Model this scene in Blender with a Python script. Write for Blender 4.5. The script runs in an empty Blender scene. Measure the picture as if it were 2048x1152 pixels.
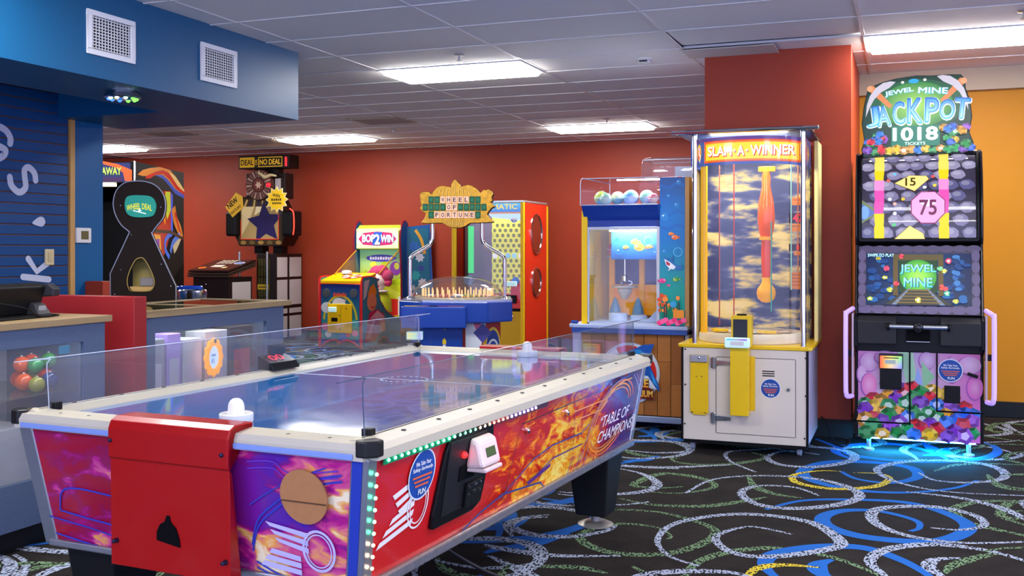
import bpy, bmesh, math, random
from mathutils import Vector, Matrix
random.seed(7)
SC = bpy.context.scene
COL = SC.collection
PI = math.pi

# ---------------------------------------------------------------- camera, world, exposure
cam = bpy.data.cameras.new('camera')
cam.sensor_width = 36.0
cam.lens = 36.0 * 2060.0 / 2048.0
cam.shift_y = -78.0 / 2048.0
cam.clip_start = 0.02
cam_o = bpy.data.objects.new('camera', cam)
cam_o.location = (0, 0, 1.317)
cam_o.rotation_euler = (PI / 2, 0, math.radians(21.03))
COL.objects.link(cam_o)
SC.camera = cam_o
world = bpy.data.worlds.new('world')
SC.world = world
world.use_nodes = True
world.node_tree.nodes['Background'].inputs[0].default_value = (0.50, 0.56, 1.0, 1)
world.node_tree.nodes['Background'].inputs[1].default_value = 2.1
SC.view_settings.view_transform = 'Standard'
SC.view_settings.look = 'None'
SC.view_settings.gamma = 1.0
SC.view_settings.use_curve_mapping = False
SC.view_settings.exposure = 0.85
SC.cycles.max_bounces = 8
SC.cycles.diffuse_bounces = 3
SC.cycles.glossy_bounces = 3
SC.cycles.transparent_max_bounces = 14
SC.cycles.caustics_reflective = False
SC.cycles.caustics_refractive = False
PANEL_POWER = 19.0      # radiance of the fluorescent ceiling panels

# ---------------------------------------------------------------- helpers
def S(h, k=1.0):
    """hex sRGB -> linear rgb"""
    h = h.lstrip('#')
    o = []
    for i in (0, 2, 4):
        c = int(h[i:i + 2], 16) / 255.0
        o.append((c / 12.92 if c <= 0.04045 else ((c + 0.055) / 1.055) ** 2.4) * k)
    return tuple(o)

_M = {}
def mat(name, color='808080', rough=0.5, metal=0.0, emit=0.0, ecol=None, noise=0.0, nscale=30.0, bump=0.0, coat=0.0, spec=0.28):
    if name in _M:
        return _M[name]
    m = bpy.data.materials.new(name)
    m.use_nodes = True
    nt = m.node_tree
    b = nt.nodes['Principled BSDF']
    c = S(color) if isinstance(color, str) else color
    b.inputs['Base Color'].default_value = (*c, 1)
    b.inputs['Roughness'].default_value = rough
    b.inputs['Metallic'].default_value = metal
    b.inputs['Specular IOR Level'].default_value = spec
    if coat:
        b.inputs['Coat Weight'].default_value = coat
        b.inputs['Coat Roughness'].default_value = 0.08
    if emit:
        e = S(ecol) if isinstance(ecol, str) else (ecol or c)
        b.inputs['Emission Color'].default_value = (*e, 1)
        b.inputs['Emission Strength'].default_value = emit
    if noise or bump:
        tc = nt.nodes.new('ShaderNodeTexCoord')
        n = nt.nodes.new('ShaderNodeTexNoise')
        n.inputs['Scale'].default_value = nscale
        n.inputs['Detail'].default_value = 5
        nt.links.new(tc.outputs['Object'], n.inputs['Vector'])
        if noise:
            mx = nt.nodes.new('ShaderNodeMix')
            mx.data_type = 'RGBA'
            mx.inputs[6].default_value = (*[v * (1 - noise) for v in c], 1)
            mx.inputs[7].default_value = (*[min(1, v * (1 + noise)) for v in c], 1)
            nt.links.new(n.outputs['Fac'], mx.inputs[0])
            nt.links.new(mx.outputs[2], b.inputs['Base Color'])
        if bump:
            bp = nt.nodes.new('ShaderNodeBump')
            bp.inputs['Strength'].default_value = bump
            bp.inputs['Distance'].default_value = 0.002
            nt.links.new(n.outputs['Fac'], bp.inputs['Height'])
            nt.links.new(bp.outputs[0], b.inputs['Normal'])
    _M[name] = m
    return m

def print_mat(name, emit=0.0, rough=0.35, spec=0.3, dim=1.0):
    """flat print: colours come from the 'Col' attribute of the printed shapes"""
    if name in _M:
        return _M[name]
    m = bpy.data.materials.new(name)
    m.use_nodes = True
    nt = m.node_tree
    b = nt.nodes['Principled BSDF']
    a = nt.nodes.new('ShaderNodeAttribute')
    a.attribute_name = 'Col'
    vm = nt.nodes.new('ShaderNodeVectorMath'); vm.operation = 'SCALE'; vm.inputs['Scale'].default_value = dim   # ink density
    nt.links.new(a.outputs['Color'], vm.inputs[0]); nt.links.new(vm.outputs[0], b.inputs['Base Color'])
    b.inputs['Roughness'].default_value = rough
    b.inputs['Specular IOR Level'].default_value = spec
    if emit:
        nt.links.new(a.outputs['Color'], b.inputs['Emission Color'])
        b.inputs['Emission Strength'].default_value = emit
    _M[name] = m
    return m

def glass_mat(name, tint=(0.96, 0.97, 0.98), ior=1.45, rough=0.015, haze=0.0):
    if name in _M:
        return _M[name]
    m = bpy.data.materials.new(name)
    m.use_nodes = True
    nt = m.node_tree
    nt.nodes.clear()
    out = nt.nodes.new('ShaderNodeOutputMaterial')
    mix = nt.nodes.new('ShaderNodeMixShader')
    tr = nt.nodes.new('ShaderNodeBsdfTransparent')
    gl = nt.nodes.new('ShaderNodeBsdfGlossy')
    lw = nt.nodes.new('ShaderNodeLayerWeight')
    lw.inputs['Blend'].default_value = 0.5
    pw = nt.nodes.new('ShaderNodeMath'); pw.operation = 'POWER'; pw.inputs[1].default_value = 4.0
    fr = nt.nodes.new('ShaderNodeMath'); fr.operation = 'MULTIPLY_ADD'; fr.inputs[1].default_value = 0.7; fr.inputs[2].default_value = ((ior - 1) / (ior + 1)) ** 2
    nt.links.new(lw.outputs['Facing'], pw.inputs[0]); nt.links.new(pw.outputs[0], fr.inputs[0])
    tr.inputs[0].default_value = (*tint, 1)
    gl.inputs['Roughness'].default_value = rough
    nt.links.new(fr.outputs[0], mix.inputs[0])
    src = tr
    if haze:
        df = nt.nodes.new('ShaderNodeBsdfDiffuse')
        df.inputs[0].default_value = (0.9, 0.92, 0.95, 1)
        mh = nt.nodes.new('ShaderNodeMixShader')
        mh.inputs[0].default_value = haze
        nt.links.new(tr.outputs[0], mh.inputs[1])
        nt.links.new(df.outputs[0], mh.inputs[2])
        src = mh
    nt.links.new(src.outputs[0], mix.inputs[1])
    nt.links.new(gl.outputs[0], mix.inputs[2])
    nt.links.new(mix.outputs[0], out.inputs[0])
    _M[name] = m
    return m

class MB:
    """collects simple solids; build() links them as ONE mesh object"""
    def __init__(self):
        self.v = []; self.f = []; self.m = []
    def add(self, vs, fs, mi=0):
        o = len(self.v)
        self.v += [tuple(p) for p in vs]
        for f in fs:
            self.f.append([i + o for i in f]); self.m.append(mi)
        return self
    def box(self, x0, x1, y0, y1, z0, z1, mi=0):
        vs = [(x, y, z) for z in (z0, z1) for y in (y0, y1) for x in (x0, x1)]
        return self.add(vs, [(0, 2, 3, 1), (4, 5, 7, 6), (0, 1, 5, 4), (2, 6, 7, 3), (0, 4, 6, 2), (1, 3, 7, 5)], mi)
    def prism(self, poly, plane, a, b, mi=0, mi2=None):
        def P(p, t):
            if plane == 'xz': return (p[0], t, p[1])
            if plane == 'yz': return (t, p[0], p[1])
            return (p[0], p[1], t)
        n = len(poly)
        vs = [P(p, a) for p in poly] + [P(p, b) for p in poly]
        self.add(vs, [list(range(n))[::-1], list(range(n, 2 * n))], mi)
        return self.add(vs, [(i, (i + 1) % n, n + (i + 1) % n, n + i) for i in range(n)], mi if mi2 is None else mi2)
    def hexa(self, bot, top, mi=0):
        return self.add(list(bot) + list(top), [(3, 2, 1, 0), (4, 5, 6, 7), (0, 1, 5, 4), (1, 2, 6, 5), (2, 3, 7, 6), (3, 0, 4, 7)], mi)
    def tube(self, path, r, n=8, closed=False, mi=0, caps=True):
        P = [Vector(p) for p in path]
        N = len(P)
        rr = r if isinstance(r, (list, tuple)) else [r] * N
        up = None
        rings = []
        for i in range(N):
            if closed:
                t = P[(i + 1) % N] - P[i - 1]
            else:
                t = P[min(i + 1, N - 1)] - P[max(i - 1, 0)]
            t.normalize()
            if up is None:
                up = Vector((0, 0, 1)) if abs(t.z) < 0.9 else Vector((1, 0, 0))
            a = (up - t * up.dot(t)).normalized()
            up = a
            b = t.cross(a)
            rings.append([P[i] + (a * math.cos(2 * PI * k / n) + b * math.sin(2 * PI * k / n)) * rr[i] for k in range(n)])
        vs = [p for ring in rings for p in ring]
        fs = []
        for i in range(N if closed else N - 1):
            j = (i + 1) % N
            for k in range(n):
                fs.append((i * n + k, i * n + (k + 1) % n, j * n + (k + 1) % n, j * n + k))
        if caps and not closed:
            fs.append(list(range(n))[::-1]); fs.append([(N - 1) * n + k for k in range(n)])
        return self.add(vs, fs, mi)
    def lathe(self, prof, cx=0, cy=0, n=24, mi=0, axis='z', c0=0):
        vs = []; fs = []
        for (r, z) in prof:
            for k in range(n):
                a = 2 * PI * k / n
                if axis == 'z': vs.append((cx + r * math.cos(a), cy + r * math.sin(a), z))
                elif axis == 'y': vs.append((cx + r * math.cos(a), z, cy + r * math.sin(a)))
                else: vs.append((z, cx + r * math.cos(a), cy + r * math.sin(a)))
        for i in range(len(prof) - 1):
            for k in range(n):
                fs.append((i * n + k, i * n + (k + 1) % n, (i + 1) * n + (k + 1) % n, (i + 1) * n + k))
        if prof[0][0] > 1e-6: fs.append(list(range(n))[::-1])
        if prof[-1][0] > 1e-6: fs.append([(len(prof) - 1) * n + k for k in range(n)])
        return self.add(vs, fs, mi)
    def ball(self, c, r, nu=16, nv=10, s=(1, 1, 1), mi=0):
        prof = []
        vs = [(c[0], c[1], c[2] - r * s[2])]
        for i in range(1, nv):
            t = -PI / 2 + PI * i / nv
            for k in range(nu):
                a = 2 * PI * k / nu
                vs.append((c[0] + r * s[0] * math.cos(t) * math.cos(a), c[1] + r * s[1] * math.cos(t) * math.sin(a), c[2] + r * s[2] * math.sin(t)))
        vs.append((c[0], c[1], c[2] + r * s[2]))
        fs = []
        for k in range(nu):
            fs.append((0, 1 + (k + 1) % nu, 1 + k))
            e = 1 + (nv - 2) * nu
            fs.append((len(vs) - 1, e + k, e + (k + 1) % nu))
        for i in range(nv - 2):
            for k in range(nu):
                a = 1 + i * nu; b = a + nu
                fs.append((a + k, a + (k + 1) % nu, b + (k + 1) % nu, b + k))
        return self.add(vs, fs, mi)
    def build(self, name, mats, parent=None, smooth=False, bevel=0.0, loc=None, rz=0.0, recalc=True):
        me = bpy.data.meshes.new(name)
        me.from_pydata(self.v, [], self.f)
        if not isinstance(mats, (list, tuple)): mats = [mats]
        for m in mats: me.materials.append(m)
        me.polygons.foreach_set('material_index', self.m)
        bm = bmesh.new(); bm.from_mesh(me)
        bmesh.ops.remove_doubles(bm, verts=bm.verts, dist=1e-6)
        if recalc: bmesh.ops.recalc_face_normals(bm, faces=bm.faces)
        if bevel:
            ed = [e for e in bm.edges if len(e.link_faces) == 2 and e.calc_face_angle(0) > 0.6]
            if ed: bmesh.ops.bevel(bm, geom=ed, offset=bevel, segments=2, profile=0.5, affect='EDGES', clamp_overlap=True)
        bm.to_mesh(me); bm.free()
        if smooth:
            me.polygons.foreach_set('use_smooth', [True] * len(me.polygons))
            me.set_sharp_from_angle(angle=math.radians(38))
        return link(name, me, parent, loc, rz)

def link(name, me, parent=None, loc=None, rz=0.0):
    o = bpy.data.objects.new(name, me)
    COL.objects.link(o)
    if parent: o.parent = parent
    if loc: o.location = loc
    if rz: o.rotation_euler = (0, 0, rz)
    return o

def tag(o, label, cat, group=None):
    o['label'] = label; o['category'] = cat
    if group: o['group'] = group
    return o

def thing(name, label, cat, loc=(0, 0, 0), deg=0.0, group=None):
    o = bpy.data.objects.new(name, None)
    o.empty_display_size = 0.1
    COL.objects.link(o)
    o.location = loc; o.rotation_euler = (0, 0, math.radians(deg))
    return tag(o, label, cat, group)

def struct(o):
    o['kind'] = 'structure'
    return o

def bx(name, m, parent, x0, x1, y0, y1, z0, z1, bevel=0.0, **k):
    return MB().box(x0, x1, y0, y1, z0, z1).build(name, m, parent, bevel=bevel, **k)

_TX = {}
def text_mesh(s, bold=0.0, shear=0.0):
    key = (s, bold, shear)
    if key in _TX: return _TX[key]
    cu = bpy.data.curves.new('t', 'FONT')
    cu.body = s; cu.size = 1.0; cu.offset = bold; cu.shear = shear; cu.resolution_u = 3
    cu.fill_mode = 'BOTH'
    ob = bpy.data.objects.new('t', cu)
    me = ob.to_mesh()
    v = [(p.co.x, p.co.y) for p in me.vertices]
    f = [list(p.vertices) for p in me.polygons]
    ob.to_mesh_clear()
    bpy.data.objects.remove(ob); bpy.data.curves.remove(cu)
    _TX[key] = (v, f)
    return v, f

def mixc(a, b, t): return tuple(a[i] * (1 - t) + b[i] * t for i in range(3))
def C(c): return S(c) if isinstance(c, str) else c

class Art:
    """flat print made of coloured shapes laid on a surface: (u, v) along ux, uy; every shape a hair above the one before"""
    def __init__(self, o=(0, 0, 0), ux=(1, 0, 0), uy=(0, 0, 1), fn=None, h=0.0012, eps=0.00035):
        self.o = Vector(o); self.ux = Vector(ux); self.uy = Vector(uy); self.n = self.ux.cross(self.uy).normalized()
        self.fn = fn; self.h = h; self.eps = eps
        self.v = []; self.f = []; self.c = []
    def P(self, u, v):
        if self.fn: return self.fn(u, v, self.h)
        return tuple(self.o + self.ux * u + self.uy * v + self.n * self.h)
    def raw(self, pts, faces, cols, up=True):
        o = len(self.v)
        self.v += [self.P(*p) for p in pts]
        for f in faces:
            self.f.append([i + o for i in f])
            self.c.append([cols[i] for i in f] if isinstance(cols, list) else [cols] * len(f))
        if up: self.h += self.eps
        return self
    def poly(self, pts, c):
        cols = [C(x) for x in c] if isinstance(c, list) else C(c)
        A = sum(pts[i][0] * pts[(i + 1) % len(pts)][1] - pts[(i + 1) % len(pts)][0] * pts[i][1] for i in range(len(pts)))
        idx = list(range(len(pts)))
        return self.raw(pts, [idx if A > 0 else idx[::-1]], cols)
    def rect(self, u0, v0, u1, v1, c): return self.poly([(u0, v0), (u1, v0), (u1, v1), (u0, v1)], c)
    def grid(self, u0, v0, u1, v1, nu, nv, fc):
        pts = [(u0 + (u1 - u0) * i / nu, v0 + (v1 - v0) * j / nv) for j in range(nv + 1) for i in range(nu + 1)]
        cols = [fc((p[0] - u0) / (u1 - u0), (p[1] - v0) / (v1 - v0)) for p in pts]
        fs = [(j * (nu + 1) + i, j * (nu + 1) + i + 1, (j + 1) * (nu + 1) + i + 1, (j + 1) * (nu + 1) + i) for j in range(nv) for i in range(nu)]
        return self.raw(pts, fs, cols)
    def ell(self, u, v, a, b, c, n=20, rot=0.0, c2=None):
        cs, sn = math.cos(rot), math.sin(rot)
        pts = []
        for k in range(n):
            t = 2 * PI * k / n
            x, y = a * math.cos(t), b * math.sin(t)
            pts.append((u + x * cs - y * sn, v + x * sn + y * cs))
        if c2 is not None:
            return self.raw([(u, v)] + pts, [(0, 1 + k, 1 + (k + 1) % n) for k in range(n)], [C(c2)] + [C(c)] * n)
        return self.poly(pts, c)
    def ring(self, u, v, a, b, w, c, n=28, t0=0.0, t1=2 * PI, rot=0.0):
        cs, sn = math.cos(rot), math.sin(rot)
        pts = []
        for k in range(n + 1):
            t = t0 + (t1 - t0) * k / n
            for q in (0, w):
                x, y = (a - q) * math.cos(t), (b - q) * math.sin(t)
                pts.append((u + x * cs - y * sn, v + x * sn + y * cs))
        return self.raw(pts, [(2 * k, 2 * k + 2, 2 * k + 3, 2 * k + 1) for k in range(n)], C(c))
    def stroke(self, pts, w, c, smooth=True, sub=6):
        Q = cat_rom(pts, sub) if smooth and len(pts) > 2 else pts
        n = len(Q); out = []
        for i, p in enumerate(Q):
            a = Q[max(i - 1, 0)]; b = Q[min(i + 1, n - 1)]
            dx, dy = b[0] - a[0], b[1] - a[1]
            L = math.hypot(dx, dy) or 1
            ww = (w(i / (n - 1)) if callable(w) else w) / 2
            out += [(p[0] - dy / L * ww, p[1] + dx / L * ww), (p[0] + dy / L * ww, p[1] - dx / L * ww)]
        return self.raw(out, [(2 * i, 2 * i + 1, 2 * i + 3, 2 * i + 2) for i in range(n - 1)], C(c))
    def star(self, u, v, r0, r1, n, c, rot=0.0):
        return self.poly([(u + (r0 if k % 2 == 0 else r1) * math.cos(PI * k / n + rot), v + (r0 if k % 2 == 0 else r1) * math.sin(PI * k / n + rot)) for k in range(2 * n)], c)
    def text(self, s, u, v, w, hgt, c, bold=0.01, shear=0.0, rot=0.0, c2=None, warp=None):
        pv, pf = text_mesh(s, 0.0, shear)
        extra = bold                            # heavier strokes: repeats of the lettering a hair apart
        bv, bf = pv, pf
        if not pv: return self
        x0 = min(p[0] for p in pv); x1 = max(p[0] for p in pv); y0 = min(p[1] for p in pv); y1 = max(p[1] for p in pv)
        sx, sy = w / (x1 - x0), hgt / (y1 - y0)
        cs, sn = math.cos(rot), math.sin(rot)
        for d in ([(math.cos(PI * k / 4) * extra, math.sin(PI * k / 4) * extra) for k in range(0, 8, 1 if extra > 0.013 else 2)] if extra else [(0, 0)]):
            pts = []; cols = []
            for p in bv:
                x, y = (p[0] + d[0] - (x0 + x1) / 2) * sx, (p[1] + d[1] - (y0 + y1) / 2) * sy
                if c2 is not None: cols.append(mixc(C(c), C(c2), min(1, max(0, y / hgt + 0.5))))
                if warp: x, y = warp(x, y)
                pts.append((u + x * cs - y * sn, v + x * sn + y * cs))
            self.raw(pts, bf, cols if c2 is not None else C(c), up=False)
            self.h += 0.00006
        self.h += self.eps
        return self
    def bars(self, u, v, w, h, c, n=6):
        """print too small to read: a run of short marks"""
        for k in range(n):
            x = u - w / 2 + w * k / n
            self.raw([(x, v - h / 2), (x + w * 0.72 / n, v - h / 2), (x + w * 0.72 / n, v + h * (0.5 - 0.15 * (k % 2))), (x, v + h * (0.5 - 0.15 * (k % 2)))], [(0, 1, 2, 3)], C(c), up=False)
        self.h += self.eps
        return self
    def gem(self, u, v, r, col, kind=None):
        c = C(col); k = random.choice((5, 6, 8)) if kind is None else kind
        a0 = random.uniform(0, PI)
        sq = random.uniform(0.75, 1.1)
        o = [(u + r * math.cos(a0 + 2 * PI * i / k), v + sq * r * math.sin(a0 + 2 * PI * i / k)) for i in range(k)]
        n = [(u + 0.5 * r * math.cos(a0 + 2 * PI * i / k), v + sq * 0.5 * r * math.sin(a0 + 2 * PI * i / k)) for i in range(k)]
        for i in range(k):
            j = (i + 1) % k
            b = 0.5 + 0.5 * math.sin(i * 2.4 + a0 * 3)
            cc = mixc(tuple(x * 0.3 for x in c), mixc(c, (1, 1, 1), 0.06), b)
            self.raw([o[i], o[j], n[j], n[i]], [(0, 1, 2, 3)], cc, up=False)
        self.raw(n, [list(range(k))], mixc(c, (1, 1, 1), random.choice((0.0, 0.0, 0.08, 0.5))))
        return self
    def build(self, name, m, parent=None):
        me = bpy.data.meshes.new(name)
        me.from_pydata(self.v, [], self.f)
        me.materials.append(m)
        ca = me.color_attributes.new('Col', 'FLOAT_COLOR', 'CORNER')
        flat = []
        for p, cs in zip(me.polygons, self.c):
            for c in cs: flat += [c[0], c[1], c[2], 1.0]
        ca.data.foreach_set('color', flat)
        return link(name, me, parent)

def cat_rom(P, sub=6, closed=False):
    n = len(P); out = []
    rng = range(n if closed else n - 1)
    for i in rng:
        if closed: p0, p1, p2, p3 = P[i - 1], P[i], P[(i + 1) % n], P[(i + 2) % n]
        else: p0, p1, p2, p3 = P[max(i - 1, 0)], P[i], P[i + 1], P[min(i + 2, n - 1)]
        for k in range(sub):
            t = k / sub
            out.append(tuple(0.5 * (2 * p1[d] + (p2[d] - p0[d]) * t + (2 * p0[d] - 5 * p1[d] + 4 * p2[d] - p3[d]) * t * t + (3 * p1[d] - p0[d] - 3 * p2[d] + p3[d]) * t ** 3) for d in range(len(p1))))
    if not closed: out.append(tuple(P[-1]))
    return out

def copy_tree(o, parent=None):
    c = o.copy(); COL.objects.link(c); c.parent = parent
    for ch in list(o.children): copy_tree(ch, c)
    return c

# ---------------------------------------------------------------- shared materials
CHROME = mat('polished_chrome', 'd8dade', 0.12, 1.0)
STEEL = mat('brushed_aluminium', 'b4b7bb', 0.38, 0.9, noise=0.08, nscale=80)
BLACK = mat('satin_black_plastic', '0a0a0c', 0.4, spec=0.2)
BLACKM = mat('matte_black', '060608', 0.75, spec=0.1)
GLASS = glass_mat('clear_acrylic')
GLASS2 = glass_mat('hazy_acrylic', (0.93, 0.95, 0.98), 1.5, 0.02, 0.05)
PRINT = print_mat('printed_vinyl', 0.0, 0.3)
PRINTB = print_mat('lightly_backlit_print', 0.18, 0.25)
PRINTL = print_mat('backlit_print', 0.6, 0.3, 0.25, 0.35)
PRINTS = print_mat('screen_print', 0.85, 0.25, 0.12, 0.1)
PRINTM = print_mat('matte_print', 0.0, 0.7)
GEMS = ['e02030', '1f63d8', '0f8f3a', 'f2c21a', '7a2fb0', '2a7de0', 'd01838', '14a050', '9a48c8', 'e8a020']

# ---------------------------------------------------------------- room shell
CEIL = 2.74

def carpet_mat():
    m = bpy.data.materials.new('dark_loop_carpet'); m.use_nodes = True
    nt = m.node_tree; b = nt.nodes['Principled BSDF']
    tc = nt.nodes.new('ShaderNodeTexCoord')
    n = nt.nodes.new('ShaderNodeTexNoise'); n.inputs['Scale'].default_value = 160; n.inputs['Detail'].default_value = 4
    n2 = nt.nodes.new('ShaderNodeTexNoise'); n2.inputs['Scale'].default_value = 7
    cr = nt.nodes.new('ShaderNodeValToRGB')
    cr.color_ramp.elements[0].position = 0.3; cr.color_ramp.elements[0].color = (*S('0d0b0d'), 1)
    cr.color_ramp.elements[1].position = 0.8; cr.color_ramp.elements[1].color = (*S('37322f'), 1)
    ad = nt.nodes.new('ShaderNodeMath'); ad.operation = 'MULTIPLY_ADD'; ad.inputs[1].default_value = 0.35; ad.inputs[2].default_value = 0.0
    ad2 = nt.nodes.new('ShaderNodeMath'); ad2.operation = 'MULTIPLY_ADD'; ad2.inputs[1].default_value = 0.7
    bp = nt.nodes.new('ShaderNodeBump'); bp.inputs['Strength'].default_value = 0.5; bp.inputs['Distance'].default_value = 0.004
    for q in (n, n2): nt.links.new(tc.outputs['Object'], q.inputs['Vector'])
    nt.links.new(n2.outputs['Fac'], ad.inputs[0])
    nt.links.new(n.outputs['Fac'], ad2.inputs[0]); nt.links.new(ad.outputs[0], ad2.inputs[2])
    nt.links.new(ad2.outputs[0], cr.inputs[0]); nt.links.new(cr.outputs[0], b.inputs['Base Color'])
    nt.links.new(n.outputs['Fac'], bp.inputs['Height']); nt.links.new(bp.outputs[0], b.inputs['Normal'])
    b.inputs['Roughness'].default_value = 0.95; b.inputs['Specular IOR Level'].default_value = 0.1
    return m
def yarn_mat(name, col, speck):
    m = bpy.data.materials.new(name); m.use_nodes = True
    nt = m.node_tree; b = nt.nodes['Principled BSDF']
    tc = nt.nodes.new('ShaderNodeTexCoord')
    mp = nt.nodes.new('ShaderNodeMapping'); mp.inputs['Scale'].default_value = (1.0, 0.45, 1.0); mp.inputs['Rotation'].default_value = (0, 0, 0.5)
    n = nt.nodes.new('ShaderNodeTexNoise'); n.inputs['Scale'].default_value = 105; n.inputs['Detail'].default_value = 2
    cr = nt.nodes.new('ShaderNodeValToRGB')
    cr.color_ramp.elements[0].position = speck; cr.color_ramp.elements[0].color = (*S('161418'), 1)
    cr.color_ramp.elements[1].position = speck + 0.06; cr.color_ramp.elements[1].color = (*S(col), 1)
    nt.links.new(tc.outputs['Object'], mp.inputs[0]); nt.links.new(mp.outputs[0], n.inputs['Vector'])
    nt.links.new(n.outputs['Fac'], cr.inputs[0]); nt.links.new(cr.outputs[0], b.inputs['Base Color'])
    b.inputs['Roughness'].default_value = 0.95; b.inputs['Specular IOR Level'].default_value = 0.1
    return m

floor = struct(MB().box(-13, 6, -2, 13.3, -0.1, 0).build('floor', carpet_mat()))
# swirls woven into the carpet: a run of traced spirals, repeated over the rest of the floor
SW_W = [[(-0.5,4.9),(-0.7,4.96),(-0.82,4.74),(-0.72,4.52),(-0.55,4.51),(-0.32,4.72),(-0.29,4.88),(-0.46,5.16),(-0.78,5.18),(-1.03,4.92),(-1.06,4.6),(-0.96,4.37),(-0.81,4.27)],[(-0.44,5.72),(-0.59,5.87),(-0.78,5.83),(-0.84,5.63),(-0.72,5.41),(-0.54,5.39),(-0.33,5.56),(-0.24,5.8),(-0.34,6.02),(-0.54,6.14),(-0.82,6.09),(-1.04,5.9),(-1.12,5.52)],[(0.1,5.25),(0.23,5.26),(0.34,5.39),(0.3,5.58),(0.13,5.68),(-0.09,5.59),(-0.17,5.43),(-0.13,5.21),(0.01,5.06),(0.22,5.03),(0.49,5.15),(0.6,5.26)],[(0.06,6.52),(0.14,6.34),(0.32,6.34),(0.5,6.51),(0.52,6.77),(0.38,6.95),(0.08,6.9),(-0.12,6.68),(-0.17,6.47),(-0.05,6.2),(0.2,6.06),(0.58,6.11)],[(0.93,8.87),(0.72,8.64),(0.69,8.45),(0.78,8.09)],[(-0.53,6.86),(-0.74,6.91),(-0.83,6.66),(-0.72,6.45),(-0.5,6.48),(-0.32,6.77),(-0.38,7.05),(-0.63,7.1),(-0.93,6.88),(-1.09,6.73),(-1.03,6.45),(-0.84,6.19)],[(-1.75,6.57),(-1.53,6.54),(-1.33,6.68),(-1.45,6.92),(-1.64,6.97),(-1.79,6.87),(-1.91,6.65)],[(-1.69,6.1),(-1.4,6.11),(-1.01,6.34)],[(-1.77,5.3),(-1.53,5.33),(-1.34,5.47),(-1.31,5.68),(-1.45,5.9),(-1.61,5.99)],[(-1.66,4.83),(-1.77,4.71),(-1.74,4.54),(-1.59,4.46),(-1.42,4.51),(-1.31,4.66),(-1.3,4.76)],[(-1.76,4.24),(-1.68,4.21),(-1.43,4.19),(-1.15,4.29)],[(-1.68,4.09),(-1.51,3.97),(-1.41,3.9),(-1.25,3.79)],[(-1.04,3.99),(-1.0,4.07),(-0.87,4.17),(-0.68,4.23),(-0.55,4.18)],[(-0.05,4.25),(-0.09,4.41),(-0.15,4.6),(-0.08,4.81),(0.11,4.96),(0.32,4.94),(0.46,4.83),(0.54,4.68)],[(0.21,4.78),(0.11,4.72),(0.08,4.61),(0.12,4.49),(0.17,4.4)],[(-0.01,5.98),(0.26,5.93),(0.43,5.79),(0.53,5.59),(0.59,5.39)]]
SW_G = [[(0.14,6.59),(0.27,6.83),(0.45,6.94),(0.66,6.98)],[(0.43,6.62),(0.48,6.3),(0.59,6.24)],[(-0.95,6.79),(-0.84,6.65),(-0.94,6.45),(-1.11,6.3),(-1.32,6.3),(-1.42,6.47)],[(-1.16,5.67),(-1.26,5.6),(-1.4,5.58),(-1.43,5.66),(-1.34,5.95),(-1.12,5.92),(-1.0,5.73),(-1.13,5.52),(-1.31,5.48)],[(-0.7,5.59),(-0.79,5.47),(-0.97,5.28),(-1.22,5.21),(-1.42,5.28)],[(-0.87,6.09),(-0.79,5.81),(-0.66,5.67),(-0.51,5.63)],[(-1.55,4.92),(-1.42,5.03),(-1.16,5.07),(-0.9,4.92),(-0.83,4.76),(-0.89,4.52),(-1.02,4.36),(-1.22,4.33),(-1.38,4.46),(-1.4,4.61),(-1.31,4.78),(-1.13,4.8),(-1.02,4.68),(-1.02,4.61)],[(-0.84,3.98),(-0.84,4.12),(-0.82,4.34),(-0.72,4.52),(-0.56,4.64),(-0.33,4.61),(-0.17,4.48),(-0.09,4.37)],[(0.14,4.53),(0.18,4.67),(0.31,4.86),(0.38,4.92)],[(0.23,5.5),(0.21,5.65),(0.29,5.82),(0.44,5.94),(0.56,5.96)],[(0.23,5.61),(0.27,5.42),(0.4,5.32),(0.5,5.27)],[(0.54,5.76),(0.43,5.66),(0.46,5.54),(0.52,5.46)],[(-1.48,4.01),(-1.28,4.07),(-1.14,4.04)],[(-1.76,6.61),(-1.61,6.44),(-1.34,6.42)]]
SW_B = [[(-0.67,5.32),(-0.52,5.57),(-0.28,5.69),(0.01,5.72),(0.22,5.5),(0.26,5.27),(0.11,5.01),(-0.16,4.97),(-0.34,5.08),(-0.39,5.26),(-0.31,5.43),(-0.14,5.49),(0.03,5.37),(0.05,5.23),(0.01,5.15)],[(-0.37,6.39),(-0.27,6.21),(-0.09,6.18),(0.05,6.39),(0.01,6.65),(-0.21,6.73),(-0.46,6.63),(-0.58,6.31),(-0.49,6.06),(-0.25,5.92),(0.01,5.97),(0.24,6.17),(0.37,6.42)],[(-0.6,7.43),(-0.42,7.13),(-0.3,6.9),(0.01,6.85),(0.38,7.04),(0.54,7.36),(0.49,7.67),(0.18,7.75)],[(-1.71,4.12),(-1.67,4.2),(-1.58,4.29),(-1.5,4.47),(-1.47,4.55)],[(-0.3,4.56),(-0.35,4.47),(-0.33,4.35),(-0.23,4.22)],[(-0.41,4.12),(-0.52,4.28),(-0.56,4.41),(-0.53,4.57),(-0.36,4.74),(-0.18,4.79),(-0.02,4.65),(0.08,4.47),(0.12,4.32)],[(-1.65,6.21),(-1.54,6.3),(-1.48,6.45)],[(-1.77,7.06),(-1.65,7.18),(-1.62,7.39)],[(-1.86,4.6),(-1.83,4.71),(-1.89,4.9)]]
SW_Y = [[(-0.3,6.38),(-0.15,6.4),(-0.1,6.27),(-0.18,6.04),(-0.39,5.91),(-0.58,5.99),(-0.62,6.19),(-0.49,6.36),(-0.37,6.39)],[(-0.61,4.14),(-0.58,4.32),(-0.49,4.41),(-0.34,4.43)]]
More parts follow.
